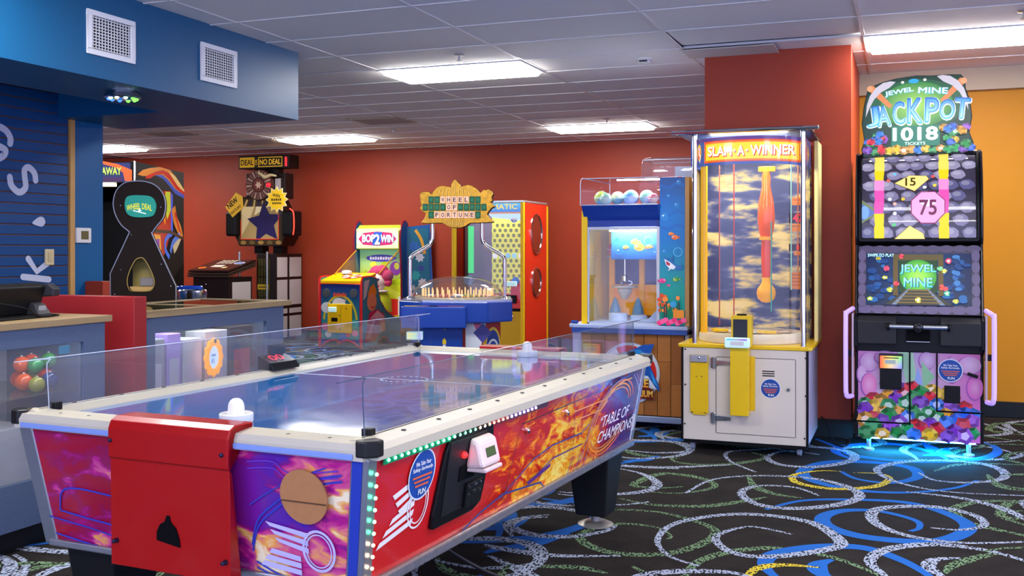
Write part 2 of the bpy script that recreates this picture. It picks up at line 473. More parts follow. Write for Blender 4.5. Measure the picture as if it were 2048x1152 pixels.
def swirl_pattern():
    vs = []; fs = []; ms = []
    z = [0.0006]
    def strip(P, wmax, mi, dx=0, dy=0):
        Q = cat_rom(P, 8); n = len(Q); o = len(vs)
        z[0] = 0.0006 + (z[0] + 0.00002 - 0.0006) % 0.0016
        for i, p in enumerate(Q):
            a = Q[max(i - 1, 0)]; b = Q[min(i + 1, n - 1)]
            tx, ty = b[0] - a[0], b[1] - a[1]; L = math.hypot(tx, ty) or 1
            t = i / (n - 1)
            w = wmax * (0.32 + 0.68 * math.sin(PI * min(1, max(0, t * 1.05))) ** 1.5) / 2
            vs.append((p[0] - ty / L * w + dx, p[1] + tx / L * w + dy, z[0])); vs.append((p[0] + ty / L * w + dx, p[1] - tx / L * w + dy, z[0]))
        for i in range(n - 1):
            fs.append((o + 2 * i, o + 2 * i + 1, o + 2 * i + 3, o + 2 * i + 2)); ms.append(mi)
    sets = ((SW_G, 0.056, 1), (SW_B, 0.085, 2), (SW_Y, 0.055, 3), (SW_W, 0.062, 0))
    for L, w, mi in sets:
        for P in L: strip(P, w, mi)
    # repeats: same motifs shifted by the pattern repeat, left out where they would run into the traced run
    for kx in range(-5, 3):
        for ky in range(-2, 3):
            if kx == 0 and ky == 0: continue
            dx, dy = kx * 1.86 + ky * 0.12, ky * 2.62
            for L, w, mi in sets:
                for P in L:
                    cx = sum(p[0] for p in P) / len(P) + dx; cy = sum(p[1] for p in P) / len(P) + dy
                    if -1.62 < cx < 0.62 and 4.0 < cy < 7.1: continue
                    if cx < -11 or cx > 4 or cy < -2 or cy > 12.5: continue
                    if cx > -0.4 and cy > 8.3: continue
                    strip(P, w, mi, dx, dy)
    m = MB(); m.v = vs; m.f = fs; m.m = ms
    return m.build('carpet_pattern', [yarn_mat('pale_lilac_yarn', 'a3aec4', 0.43), yarn_mat('soft_green_yarn', '718f6a', 0.46), yarn_mat('bright_blue_yarn', '2262b4', 0.22), yarn_mat('yellow_yarn', 'cdb93a', 0.42)], floor, recalc=False)
swirl_pattern()

RED = mat('red_wall_paint', '9e3a22', 0.5, noise=0.06, nscale=3, bump=0.08)
MAROON = RED
YELLOW_P = mat('golden_wall_paint', 'bb7c06', 0.55, noise=0.05, nscale=3, bump=0.08)
BLUE_P = mat('blue_wall_paint', '0d5a90', 0.42, noise=0.06, nscale=3, bump=0.06, spec=0.25)
BASEB = mat('black_vinyl_base', '0b0b0c', 0.5)
struct(bx('wall_back', RED, None, -13, 7, 13.05, 13.3, 0, 2.76))
struct(bx('wall_column', MAROON, None, -1.39, -0.37, 7.55, 8.9, 0, 2.75))
struct(bx('wall_right', YELLOW_P, None, -0.39, 7, 8.9, 9.1, 0, 2.75))
struct(bx('wall_far_left', RED, None, -13.2, -13, -2, 13.3, 0, 2.76))
struct(bx('trim_1', mat('beige_bulkhead', 'b5a58c', 0.6, noise=0.05, nscale=4), None, -0.37, 7, 8.84, 8.9, 2.565, 2.74))
struct(bx('baseboard_back', BASEB, None, -13, -0.5, 13.03, 13.05, 0, 0.13, bevel=0.004))
struct(MB().box(-1.40, -0.36, 7.54, 7.55, 0, 0.125).box(-0.37, -0.36, 7.55, 8.89, 0, 0.125).build('baseboard_column', BASEB))
struct(bx('baseboard_right', BASEB, None, -0.36, 7, 8.885, 8.9, 0, 0.125, bevel=0.004))

# ceiling: slab, hanging grid, lay-in tiles
TILE = mat('mineral_ceiling_tile', 'e6e3e2', 0.85, noise=0.07, nscale=220, bump=0.25)
GRID_M = mat('white_t_bar', 'e0dedc', 0.5)
ceiling = struct(bx('ceiling', mat('plenum_board', 'b9b6b6', 0.9), None, -13.2, 6, -2, 13.3, 2.775, 2.9))
GX = [-0.28 + 1.22 * k for k in range(-9, 5)]
GY = [7.245 + (0.61 if k < 0 else 0.572) * k for k in range(-11, 11)]
g = MB()
for x in GX: g.box(x - 0.012, x + 0.012, GY[0], 13.05, 2.736, 2.741)
for y in GY:
    if y < 13.05: g.box(GX[0], GX[-1], y - 0.012, y + 0.012, 2.735, 2.7405)
g.build('ceiling_grid', GRID_M, ceiling)
LIGHTS = []
for lx in (-7.60, -3.94, -0.28):
    for ly in (11.249, 7.245, 2.975): LIGHTS.append((lx, ly))
LIGHTS += [(-11.26, 11.249), (-11.26, 7.245), (3.38, 7.245), (3.38, 2.975), (-7.6, -1.3), (-3.94, -1.3), (-0.28, -1.3), (3.38, -1.3)]
tile_me = None
DARK = {(-6.38, 9.685), (-8.82, 11.249), (-8.82, 9.685), (-10.04, 10.905)}
def near(a, b): return abs(a[0] - b[0]) < 0.02 and abs(a[1] - b[1]) < 0.02
for i in range(len(GX) - 1):
    for j in range(len(GY) - 1):
        p = (GX[i], GY[j])
        if any(near(p, q) for q in LIGHTS): continue
        if p[0] > -0.4 and p[1] > 8.9: continue
        if tile_me is None:
            o = MB().box(0.013, 1.207, 0.013, 0.597, 0.0, 0.014).build('ceiling_tile', TILE, ceiling)
            tile_me = o.data
        else:
            o = link('ceiling_tile', tile_me, ceiling)
        o.location = (p[0], p[1], 2.7415)
        if p[1] > 7.2: o.scale.y = 0.572 / 0.61
        if near(p, (-1.5, 6.635)):      # the tile by the column sits askew
            o.rotation_euler = (0.02, 0, 0); o.location.z = 2.7445
            o['label'] = 'ceiling tile lifted at one edge beside the red column'
# dark return grilles laid into the grid
GRILL = mat('brown_grey_grille', 'b09c8a', 0.8)
for gi, (lab, p, sz) in enumerate((('small dark return grille in the ceiling above the back wall', (-5.72, 9.83), (0.6, 0.56)),
                        ('dark return grille in the ceiling left of the far middle light', (-8.30, 11.26), (0.66, 0.55)),
                        ('dark return grille in the ceiling beside the blue wall end', (-8.75, 10.05), (0.6, 0.5)))):
    t = thing('ceiling_grille', lab, 'vent', (p[0], p[1], 2.735), 0, 'ceiling return grilles')
    bx('backing', GRILL, t, 0, sz[0], 0, sz[1], -0.002, 0.006)
    for k in range(9):
        bx('louver', GRILL, t, 0.02, sz[0] - 0.02, sz[1] * (k + 0.6) / 10, sz[1] * (k + 0.9) / 10, -0.012, -0.002)
struct(MB().box(-1.5, -0.86, 7.235, 7.56, 2.7195, 2.7245).build('trim_2', mat('bent_ceiling_angle', 'c7c2bc', 0.5)))

# blue soffit with a recess in its underside
sof = MB()
sof.box(-4.76, -4.13, -2, 6.42, 2.252, 2.775)
sof.box(-5.72, -4.76, 5.70, 6.42, 2.252, 2.775)
sof.box(-5.72, -4.76, -2, 5.70, 2.66, 2.775)
struct(sof.build('wall_soffit', mat('blue_soffit_paint', '08507c', 0.45, noise=0.05, nscale=2, bump=0.05, spec=0.3)))
# left wall: slatwall boards, oak edge strip, painted return
wl = struct(MB().box(-5.9, -5.672, -2, 5.8, 0, 2.66).build('wall_left', mat('slat_groove_brown', '7a4a34', 0.7)))
SLAT = mat('blue_slatwall_board', '10467e', 0.45, noise=0.08, nscale=6, bump=0.04, spec=0.2)
sl = None
for k in range(35):
    z0 = 0.115 + 0.0722 * k
    if sl is None:
        o = MB().box(-5.674, -5.66, 1.5, 5.79, -0.0325, 0.0325).build('slat', SLAT, wl, bevel=0.003); sl = o.data
    else: o = link('slat', sl, wl)
    o.location = (0, 0, z0 + 0.0361)
struct(bx('wall_left_return', BLUE_P, None, -5.9, -5.655, 5.845, 6.13, 0, 2.26))
struct(bx('trim_3', mat('oak_edge_strip', 'c99a5c', 0.5, noise=0.12, nscale=12), None, -5.9, -5.648, 5.80, 5.845, 0, 2.26))

# red half walls by the counters
REDH = mat('red_laminate', '8f2226', 0.4, noise=0.05, nscale=5)
struct(bx('wall_partition', REDH, None, -5.0, -3.56, 4.07, 4.16, 0, 1.08, bevel=0.003))
struct(bx('wall_partition_rear', mat('orange_red_laminate', 'a33a24', 0.45), None, -5.655, -5.49, 5.95, 6.05, 0, 1.08, bevel=0.003))

# ---------------------------------------------------------------- ceiling fittings
PANEL = mat('fluorescent_diffuser', 'ffffff', 0.5, emit=PANEL_POWER, ecol=(1.0, 0.97, 0.93))
LF = mat('white_enamel', 'e4e4e2', 0.4)
lab = {(-3.94, 7.245): 'bright ceiling light panel above the air hockey table, nearest in the middle',
       (-7.60, 11.249): 'far ceiling light panel above the yellow and black game sign',
       (-3.94, 11.249): 'far ceiling light panel left of the red column',
       (-0.28, 7.245): 'bright ceiling light panel at the right, beside the red column top',
       (-11.26, 11.249): 'ceiling light panel half hidden behind the end of the blue wall'}
def light_panel(x, y):
    t = thing('ceiling_light', lab.get((x, y), 'ceiling light panel out of view, %s, %s' % ({7.245: 'row of the nearest lit panels', 2.975: 'row above the near table end', -1.3: 'row behind the viewer', 11.249: 'row along the back wall'}[y], {-11.26: 'far left column', -7.6: 'left column', -3.94: 'middle column', -0.28: 'right column', 3.38: 'far right column'}[x])), 'ceiling light', (x, y, 2.741), 0, 'fluorescent ceiling panels')
    MB().box(0, 1.22, 0, 0.02, -0.012, 0).box(0, 1.22, 0.552, 0.572, -0.012, 0).box(0, 0.02, 0.02, 0.552, -0.012, 0).box(1.2, 1.22, 0.02, 0.552, -0.012, 0).build('frame', LF, t)
    MB().hexa([(0.045, 0.045, -0.04), (1.175, 0.045, -0.04), (1.175, 0.527, -0.04), (0.045, 0.527, -0.04)], [(0.02, 0.02, 0.0), (1.2, 0.02, 0.0), (1.2, 0.552, 0.0), (0.02, 0.552, 0.0)]).build('diffuser', PANEL, t)  # lens dropped below the frame so its glowing sides wash the ceiling
for p in LIGHTS: light_panel(*p)

DARKM = mat('vent_dark_inside', '15161a', 0.8)
WHITE_M = mat('white_painted_metal', 'd9dade', 0.4)
def wall_vent(y0, label):
    t = thing('air_vent', label, 'vent', (-4.13, y0, 2.372), 0, 'white air vents on the blue soffit')
    W, Hh = 0.368, 0.242
    MB().box(0, 0.012, 0, W, 0, 0.03).box(0, 0.012, 0, W, Hh - 0.03, Hh).box(0, 0.012, 0, 0.035, 0.03, Hh - 0.03).box(0, 0.012, W - 0.035, W, 0.03, Hh - 0.03).build('frame', WHITE_M, t, bevel=0.002)
    bx('backing', DARKM, t, -0.0, 0.001, 0.035, W - 0.035, 0.03, Hh - 0.03)
    for k in range(11):
        z = 0.03 + (Hh - 0.06) * (k + 0.5) / 11
        bx('louver', WHITE_M, t, 0.004, 0.0095, 0.035, W - 0.035, z - 0.0022, z + 0.0022)
    for k in range(13):
        y = 0.035 + (W - 0.07) * (k + 0.5) / 13
        bx('fin', WHITE_M, t, 0.001, 0.006, y - 0.0018, y + 0.0018, 0.03, Hh - 0.03)
wall_vent(4.353, 'white air vent on the blue soffit, the larger middle one')
wall_vent(5.309, 'white air vent on the blue soffit nearest the soffit end')
wall_vent(3.40, 'white air vent on the blue soffit, cut by the left picture edge')

def sprinkler(x, y, label):
    t = thing('sprinkler_head', label, 'sprinkler', (x, y, 2.735), 0, 'ceiling sprinkler heads')
    MB().lathe([(0.0, 0.003), (0.035, 0.003), (0.036, -0.004), (0.014, -0.007), (0.0, -0.007)], n=16).build('escutcheon', STEEL, t, smooth=True)
    MB().lathe([(0.008, -0.006), (0.008, -0.035), (0.003, -0.04), (0.0, -0.04)], n=10).lathe([(0.0, -0.04), (0.02, -0.041), (0.02, -0.044), (0.0, -0.045)], n=12).build('deflector', STEEL, t)
for x, y, l in ((-3.06, 6.885, 'sprinkler head in the ceiling just above the nearest middle light panel'), (-5.70, 10.9, 'sprinkler head in the ceiling above the golden prize wheel sign'),
                (-3.08, 10.9, 'sprinkler head in the ceiling behind the far right light panel'), (0.645, 6.83, 'sprinkler head in the ceiling at the right picture edge')):
    sprinkler(x, y, l)
t = thing('smoke_detector', 'white smoke detector on the ceiling left of the red column', 'smoke detector', (-1.84, 7.55, 2.7415))
MB().lathe([(0.0, 0.0), (0.062, 0.0), (0.062, -0.014), (0.0, -0.014)], n=24).build('base', mat('detector_white', 'd8d6d2', 0.5), t, smooth=True)
MB().lathe([(0.046, -0.014), (0.044, -0.034), (0.03, -0.04), (0.0, -0.041)], n=24).build('cover', mat('detector_white'), t, smooth=True)
bx('grille', mat('detector_slot', '3a3a40', 0.6), t, -0.03, 0.03, -0.0475, -0.043, -0.03, -0.018)

# colour wash light under the soffit
t = thing('party_light', 'round chrome party light glowing green and blue under the blue soffit', 'light', (-4.385, 4.915, 2.252))
MB().lathe([(0.0, 0.0), (0.085, 0.0), (0.085, -0.006), (0.0, -0.006)], n=24).build('housing', CHROME, t, smooth=True)
MB().lathe([(0.088, -0.004), (0.103, -0.008), (0.106, -0.03), (0.095, -0.036), (0.06, -0.036), (0.055, -0.02)], n=24).build('ring', CHROME, t, smooth=True)
for k in range(10):
    a = 2 * PI * k / 10
    mm = mat('lamp_green', '60ff40', 0.3, emit=2.0) if 0 <= k < 4 else (mat('lamp_blue', '3060ff', 0.3, emit=2.0) if 4 <= k < 7 else mat('lamp_white', 'd8f0ff', 0.3, emit=1.5))
    MB().ball((0.078 * math.cos(a), 0.078 * math.sin(a), -0.036), 0.013, 8, 6).build('led', mm, t)

# ---------------------------------------------------------------- on the blue wall
t = thing('thermostat', 'white square thermostat on the blue wall end', 'thermostat', (-5.655, 5.92, 1.417))
bx('case', mat('warm_white_plastic', 'e6e3df', 0.4), t, 0, 0.022, -0.073, 0.073, -0.056, 0.056, bevel=0.008)
bx('display', mat('lcd_olive', '6d6640', 0.25), t, 0.022, 0.0245, -0.03, 0.04, -0.03, 0.032)
t = thing('light_switch', 'ivory rocker light switch on the blue slat wall', 'light switch', (-5.66, 5.61, 1.26))
bx('plate', mat('ivory_plastic', 'd8c79a', 0.4), t, 0, 0.012, -0.04, 0.04, -0.056, 0.056, bevel=0.003)
bx('rocker', mat('ivory_rocker', 'cdbb8c', 0.35), t, 0.012, 0.017, -0.016, 0.016, -0.032, 0.032, bevel=0.002)
LETTER = mat('pale_lilac_foam', 'c4c9dd', 0.6)
def wall_letter(name, strokes, label, w=0.046):
    m = MB()
    for P in strokes:
        Q = cat_rom(P, 6) if len(P) > 2 else P
        if len(P) == 3: Q = P
        n = len(Q)
        L = []; R = []
        for i, p in enumerate(Q):
            a = Q[max(i - 1, 0)]; b = Q[min(i + 1, n - 1)]
            dy, dz = b[0] - a[0], b[1] - a[1]; l = math.hypot(dy, dz)
            L.append((p[0] - dz / l * w / 2, p[1] + dy / l * w / 2)); R.append((p[0] + dz / l * w / 2, p[1] - dy / l * w / 2))
        def cap(p, q, s):
            a0 = math.atan2(q[1] - p[1], q[0] - p[0])
            return [(p[0] + w / 2 * math.cos(a0 + s * PI * k / 6), p[1] + w / 2 * math.sin(a0 + s * PI * k / 6)) for k in range(1, 6)]
        poly = L + cap(Q[-1], L[-1], -1) + R[::-1] + cap(Q[0], R[0], -1)
        m.prism(poly, 'yz', -5.66, -5.656)
    o = m.build(name, LETTER)
    tag(o, label, 'wall letter', 'pale letters on the slat wall')
wall_letter('wall_letter', [[(5.06, 2.0), (5.091, 2.059), (5.129, 2.111), (5.181, 2.132), (5.24, 2.112), (5.276, 2.067), (5.274, 2.029)], [(5.175, 2.004), (5.234, 1.982), (5.22, 1.944), (5.155, 1.912), (5.104, 1.923), (5.07, 1.984)]], 'pale letter G on the blue slat wall at the left picture edge')
wall_letter('wall_letter', [[(5.271, 1.802), (5.287, 1.744), (5.348, 1.704), (5.403, 1.739), (5.396, 1.816), (5.396, 1.86), (5.431, 1.879), (5.48, 1.844), (5.491, 1.794)]], 'pale tilted letter S on the blue slat wall')
o = MB().prism(cat_rom([(5.46, 1.497), (5.516, 1.539), (5.555, 1.538), (5.573, 1.506), (5.551, 1.477), (5.516, 1.476)], 5, True), 'yz', -5.66, -5.652).build('wall_letter', LETTER)
tag(o, 'pale drop shaped dot on the blue slat wall', 'wall letter', 'pale letters on the slat wall')
wall_letter('wall_letter', [[(5.427, 1.25), (5.501, 1.16), (5.624, 1.231)], [(5.382, 1.126), (5.61, 1.102)]], 'pale letter K on the slat wall below the light switch', 0.044)

# ---------------------------------------------------------------- air hockey table
def flame_mat(name, stops, seed, base_fn='side'):
    """printed flame artwork: warped noise through a colour ramp, stronger in the middle of the panel"""
    m = bpy.data.materials.new(name); m.use_nodes = True
    nt = m.node_tree; b = nt.nodes['Principled BSDF']; L = nt.links.new
    tc = nt.nodes.new('ShaderNodeTexCoord')
    mp = nt.nodes.new('ShaderNodeMapping')
    mp.inputs['Location'].default_value = (seed, seed * 1.7, 0)
    mp.inputs['Rotation'].default_value = (0.35, 0.0, 0.0) if base_fn == 'side' else (0, -0.25, 0)
    mp.inputs['Scale'].default_value = (1.0, 1.25, 3.2) if base_fn == 'side' else (1.5, 1.0, 3.6)
    n0 = nt.nodes.new('ShaderNodeTexNoise'); n0.inputs['Scale'].default_value = 3.2; n0.inputs['Detail'].default_value = 3
    n1 = nt.nodes.new('ShaderNodeTexNoise'); n1.inputs['Scale'].default_value = 4.2 if base_fn == 'side' else 2.6; n1.inputs['Detail'].default_value = 7 if base_fn == 'side' else 3.5; n1.inputs['Roughness'].default_value = 0.62 if base_fn == 'side' else 0.5; n1.inputs['Distortion'].default_value = 2.2 if base_fn == 'side' else 1.1
    vm = nt.nodes.new('ShaderNodeVectorMath'); vm.operation = 'MULTIPLY_ADD'; vm.inputs[1].default_value = (0.35, 0.35, 0.35)
    L(tc.outputs['Object'], mp.inputs[0]); L(mp.outputs[0], n0.inputs['Vector'])
    L(n0.outputs['Color'], vm.inputs[0]); L(mp.outputs[0], vm.inputs[2]); L(vm.outputs[0], n1.inputs['Vector'])
    sp = nt.nodes.new('ShaderNodeSeparateXYZ'); L(tc.outputs['Object'], sp.inputs[0])
    ax = sp.outputs[1] if base_fn == 'side' else sp.outputs[0]
    # envelope along the panel
    env = nt.nodes.new('ShaderNodeValToRGB'); env.color_ramp.interpolation = 'EASE'
    mr = nt.nodes.new('ShaderNodeMapRange')
    if base_fn == 'side': mr.inputs[1].default_value, mr.inputs[2].default_value = -1.28, 1.28
    else: mr.inputs[1].default_value, mr.inputs[2].default_value = -0.66, 0.66
    L(ax, mr.inputs[0]); L(mr.outputs[0], env.inputs[0])
    e = env.color_ramp.elements
    pts = ((0.0, 0), (0.24, 0.0), (0.40, 0.55), (0.58, 1.0), (0.74, 0.75), (0.84, 0.08), (1.0, 0.0)) if base_fn == 'side' else ((0.0, 0.22), (0.35, 0.28), (0.62, 0.52), (0.9, 0.68))
    e[0].position = pts[0][0]; e[0].color = (pts[0][1],) * 3 + (1,)
    e[1].position = pts[-1][0]; e[1].color = (pts[-1][1],) * 3 + (1,)
    for p, v in pts[1:-1]:
        q = e.new(p); q.color = (v, v, v, 1)
    # low on the panel burns brighter
    mz = nt.nodes.new('ShaderNodeMapRange'); mz.inputs[1].default_value, mz.inputs[2].default_value = 0.78, 0.40
    mz.inputs[3].default_value, mz.inputs[4].default_value = 0.45, 1.05
    L(sp.outputs[2], mz.inputs[0])
    ml = nt.nodes.new('ShaderNodeMath'); ml.operation = 'MULTIPLY'; L(env.outputs[0], ml.inputs[0]); L(mz.outputs[0], ml.inputs[1])
    ad = nt.nodes.new('ShaderNodeMath'); ad.operation = 'MULTIPLY_ADD'; ad.inputs[1].default_value = 0.42
    L(ml.outputs[0], ad.inputs[0]); L(n1.outputs['Fac'], ad.inputs[2])
    fr = nt.nodes.new('ShaderNodeValToRGB')
    f = fr.color_ramp.elements
    f[0].position = stops[0][0]; f[0].color = (0, 0, 0, 1); f[1].position = stops[-1][0]; f[1].color = (*S(stops[-1][1]), 1)
    f[0].color = (*S(stops[0][1]), 1)
    for p, c in stops[1:-1]:
        q = f.new(p); q.color = (*S(c), 1)
    L(ad.outputs[0], fr.inputs[0])
    # ground colour along the panel
    gr = nt.nodes.new('ShaderNodeValToRGB')
    gs = ((0.0, 'c81d20'), (0.45, 'c8141c'), (0.62, 'b3123a'), (0.76, '8a1460'), (0.88, '4a1a72'), (1.0, '4c4a86')) if base_fn == 'side' else ((0.0, 'a80d2c'), (0.30, '9a0c34'), (0.62, '8a1478'), (0.74, '5a1e98'), (1.0, '3a2aa8'))
    h = gr.color_ramp.elements
    h[0].position = 0; h[0].color = (*S(gs[0][1]), 1); h[1].position = 1; h[1].color = (*S(gs[-1][1]), 1)
    for p, c in gs[1:-1]:
        q = h.new(p); q.color = (*S(c), 1)
    L(mr.outputs[0], gr.inputs[0])
    fac = nt.nodes.new('ShaderNodeMapRange'); fac.inputs[1].default_value = stops[0][0] - 0.08; fac.inputs[2].default_value = stops[1][0]
    L(ad.outputs[0], fac.inputs[0])
    mx = nt.nodes.new('ShaderNodeMix'); mx.data_type = 'RGBA'
    L(fac.outputs[0], mx.inputs[0]); L(gr.outputs[0], mx.inputs[6]); L(fr.outputs[0], mx.inputs[7])
    L(mx.outputs[2], b.inputs['Base Color'])
    b.inputs['Roughness'].default_value = 0.22; b.inputs['Coat Weight'].default_value = 0.3
    return m

T = thing('air_hockey_table', 'large air hockey table with blue playfield, flame artwork sides and red goal cover', 'air hockey table', (-1.933, 3.739, 0), -3.5)
HW, HL, RT = 0.685, 1.28, 0.80
CREAM = mat('cream_rail_enamel', 'c4bca6', 0.35, noise=0.03, nscale=20)
RAILW = mat('pale_blue_grey_rail', 'b9c6da', 0.35)
REDM = mat('red_painted_steel', 'a50c0c', 0.32, coat=0.25)
NAVY = mat('blue_edge_trim', '2a3fa8', 0.35)
# tapered cabinet
def tap(hw0, hl0, z0, hw1, hl1, z1):
    return [(-hw0, -hl0, z0), (hw0, -hl0, z0), (hw0, hl0, z0), (-hw0, hl0, z0)], [(-hw1, -hl1, z1), (hw1, -hl1, z1), (hw1, hl1, z1), (-hw1, hl1, z1)]
b0, b1 = tap(0.592, 1.192, 0.365, 0.648, 1.248, 0.745)
MB().hexa(b0, b1).build('cabinet', mat('cabinet_dark_red', '6a1020', 0.4), T)
def slab(side, t=0.008, z0=0.385, z1=0.742):
    """art panel lying on a tapered side"""
    def at(z):
        k = (z - 0.365) / 0.38
        return 0.592 + 0.056 * k, 1.192 + 0.056 * k
    (w0, l0), (w1, l1) = at(z0), at(z1)
    e = 0.012
    if side == 'r':
        q = [(w0, -l0 + e, z0), (w0, l0 - e, z0), (w1, l1 - e, z1), (w1, -l1 + e, z1)]; n = (1, 0)
    elif side == 'l':
        q = [(-w0, l0 - e, z0), (-w0, -l0 + e, z0), (-w1, -l1 + e, z1), (-w1, l1 - e, z1)]; n = (-1, 0)
    else:
        s = -1 if side == 'f' else 1
        q = [(-w0 + e, s * l0, z0), (w0 - e, s * l0, z0), (w1 - e, s * l1, z1), (-w1 + e, s * l1, z1)]; n = (0, s)
    return MB().hexa([(p[0], p[1], p[2]) for p in q], [(p[0] + n[0] * t, p[1] + n[1] * t, p[2]) for p in q])
SIDE_ST = ((0.66, 'b81a10'), (0.72, 'd8380c'), (0.79, 'f07a10'), (0.87, 'f8b818'), (0.98, 'ffe26a'))
FRONT_ST = ((0.64, '8a1466'), (0.70, 'b81c80'), (0.765, 'd85a8a'), (0.81, 'f0a848'), (0.87, 'f8e8c0'))
SIDEM = flame_mat('flame_artwork_side', SIDE_ST, 0.3, 'side')
FRONTM = flame_mat('flame_artwork_front', FRONT_ST, 2.1, 'front')
for s, m in (('r', SIDEM), ('l', SIDEM), ('f', FRONTM), ('b', FRONTM)): slab(s).build('art_panel', m, T)
# aluminium corner posts and lower edge trims
def corner(sx, sy):
    a = (0.592, 1.192, 0.365); c = (0.648, 1.248, 0.75)
    def P(p, dx, dy): return (sx * (p[0] + dx), sy * (p[1] + dy), p[2])
    m = MB()
    m.hexa([P(a, -0.045, 0.012), P(a, 0.012, 0.012), P(a, 0.012, -0.035), P(a, -0.045, -0.035)], [P(c, -0.045, 0.012), P(c, 0.012, 0.012), P(c, 0.012, -0.035), P(c, -0.045, -0.035)])
    m.build('corner_post', STEEL, T, bevel=0.004)
for sx in (-1, 1):
    for sy in (-1, 1): corner(sx, sy)
o = MB().hexa([(0.553, -1.21, 0.37), (0.585, -1.21, 0.37), (0.595, -1.21, 0.37), (0.553, -1.21, 0.37)], [(0.6, -1.2545, 0.742)] * 4) if False else None
f0 = 0.592
MB().hexa([(0.556, -1.206, 0.365), (0.585, -1.206, 0.365), (0.585, -1.19, 0.365), (0.556, -1.19, 0.365)], [(0.61, -1.263, 0.748), (0.642, -1.263, 0.748), (0.642, -1.25, 0.748), (0.61, -1.25, 0.748)]).build('edge_strip', NAVY, T)
CLEARB = glass_mat('clear_strip', (0.85, 0.85, 0.88), 1.5, 0.08, 0.25)
for s in (-1, 1):
    MB().box(min(s * 0.588, s * 0.622), max(s * 0.588, s * 0.622), -1.19, 1.19, 0.362, 0.395).build('lower_trim', mat('clear_ribbed_trim', '8d8a90', 0.25, 0.6, noise=0.3, nscale=60), T, bevel=0.006)
    MB().box(-0.58, 0.58, min(s * 1.19, s * 1.215), max(s * 1.19, s * 1.215), 0.362, 0.385).build('lower_trim', STEEL, T, bevel=0.005)
# rails
prof_r = [(HW, 0.748), (HW + 0.004, 0.775), (HW - 0.006, 0.792), (0.61, RT), (0.598, RT - 0.002), (0.565, 0.784), (0.56, 0.775), (0.60, 0.748)]
for s in (-1, 1):
    o = MB().prism([(s * p[0], p[1]) for p in prof_r], 'xz', -HL + 0.03, HL - 0.03).build('rail', CREAM, T)
    bx('rail_groove', mat('rail_groove_dark', '4c4a48', 0.6), T, min(s * 0.612, s * 0.616), max(s * 0.612, s * 0.616), -HL + 0.06, HL - 0.06, RT - 0.004, RT + 0.0008)
    for k in range(11):
        MB().lathe([(0.0, RT - 0.0), (0.008, RT - 0.0), (0.007, RT + 0.003), (0.0, RT + 0.0035)], s * 0.645, -1.05 + 0.21 * k, 8).build('rail_screw', mat('dark_screw', '3a3836', 0.4, 0.8), T).location.z = -0.004
prof_e = [(HL, 0.748), (HL + 0.002, 0.775), (HL - 0.006, 0.793), (HL - 0.075, RT), (HL - 0.087, RT - 0.002), (HL - 0.12, 0.784), (HL - 0.125, 0.775), (HL - 0.08, 0.748)]
for s in (-1, 1):
    MB().prism([(s * p[0], p[1]) for p in prof_e], 'yz', -HW + 0.03, HW - 0.03).build('end_rail', CREAM, T)
    for u in (-0.50, -0.38, 0.38, 0.52):
        MB().lathe([(0.0, 0.0), (0.008, 0.0), (0.007, 0.003), (0.0, 0.0035)], u, s * (HL - 0.045), 8).build('rail_screw', mat('dark_screw'), T).location.z = RT - 0.006
for s in (-1, 1):
    bx('rail_lip', mat('pale_blue_lip', '7f97d0', 0.35), T, -HW + 0.06, HW - 0.06, min(s * HL, s * (HL + 0.006)), max(s * HL, s * (HL + 0.006)), 0.75, 0.767, bevel=0.003)
for sx in (-1, 1):
    for sy in (-1, 1):
        poly = [(HW + 0.006, HL - 0.05), (HW + 0.006, HL - 0.02), (HW - 0.02, HL + 0.005), (HW - 0.05, HL + 0.005), (HW - 0.065, HL - 0.02), (HW - 0.03, HL - 0.07)]
        MB().prism([(sx * p[0], sy * p[1]) for p in poly], 'xy', 0.758, RT + 0.003).build('corner_cap', mat('black_corner_cap', '1c1c1a', 0.3), T, bevel=0.005)
# playfield
pf = bpy.data.materials.new('blue_playfield'); pf.use_nodes = True
_b = pf.node_tree.nodes['Principled BSDF']; _n = pf.node_tree.nodes.new('ShaderNodeTexNoise'); _n.inputs['Scale'].default_value = 9; _n.inputs['Detail'].default_value = 6
_t = pf.node_tree.nodes.new('ShaderNodeTexCoord'); _r = pf.node_tree.nodes.new('ShaderNodeMapRange'); _r.inputs[3].default_value = 0.035; _r.inputs[4].default_value = 0.1
pf.node_tree.links.new(_t.outputs['Object'], _n.inputs[0]); pf.node_tree.links.new(_n.outputs['Fac'], _r.inputs[0]); pf.node_tree.links.new(_r.outputs[0], _b.inputs['Roughness'])
_b.inputs['Base Color'].default_value = (*S('0b6cb8'), 1); _b.inputs['Specular IOR Level'].default_value = 0.9; _b.inputs['Coat Weight'].default_value = 0.6; _b.inputs['Coat Roughness'].default_value = 0.03
bx('playfield', pf, T, -0.57, 0.57, -1.165, 1.165, 0.75, 0.780)
a = Art((0, 0, 0.780), (1, 0, 0), (0, 1, 0), h=0.0006, eps=0.0002)
a.rect(-0.57, 0.045, 0.57, 0.053, 'dfe6ee')
for k in range(22): a.ring(0, 0.049, 0.1, 0.1, 0.009, 'dfe6ee', 3, 2 * PI * k / 22, 2 * PI * (k + 0.6) / 22)
a.build('playfield_marking', PRINT, T)
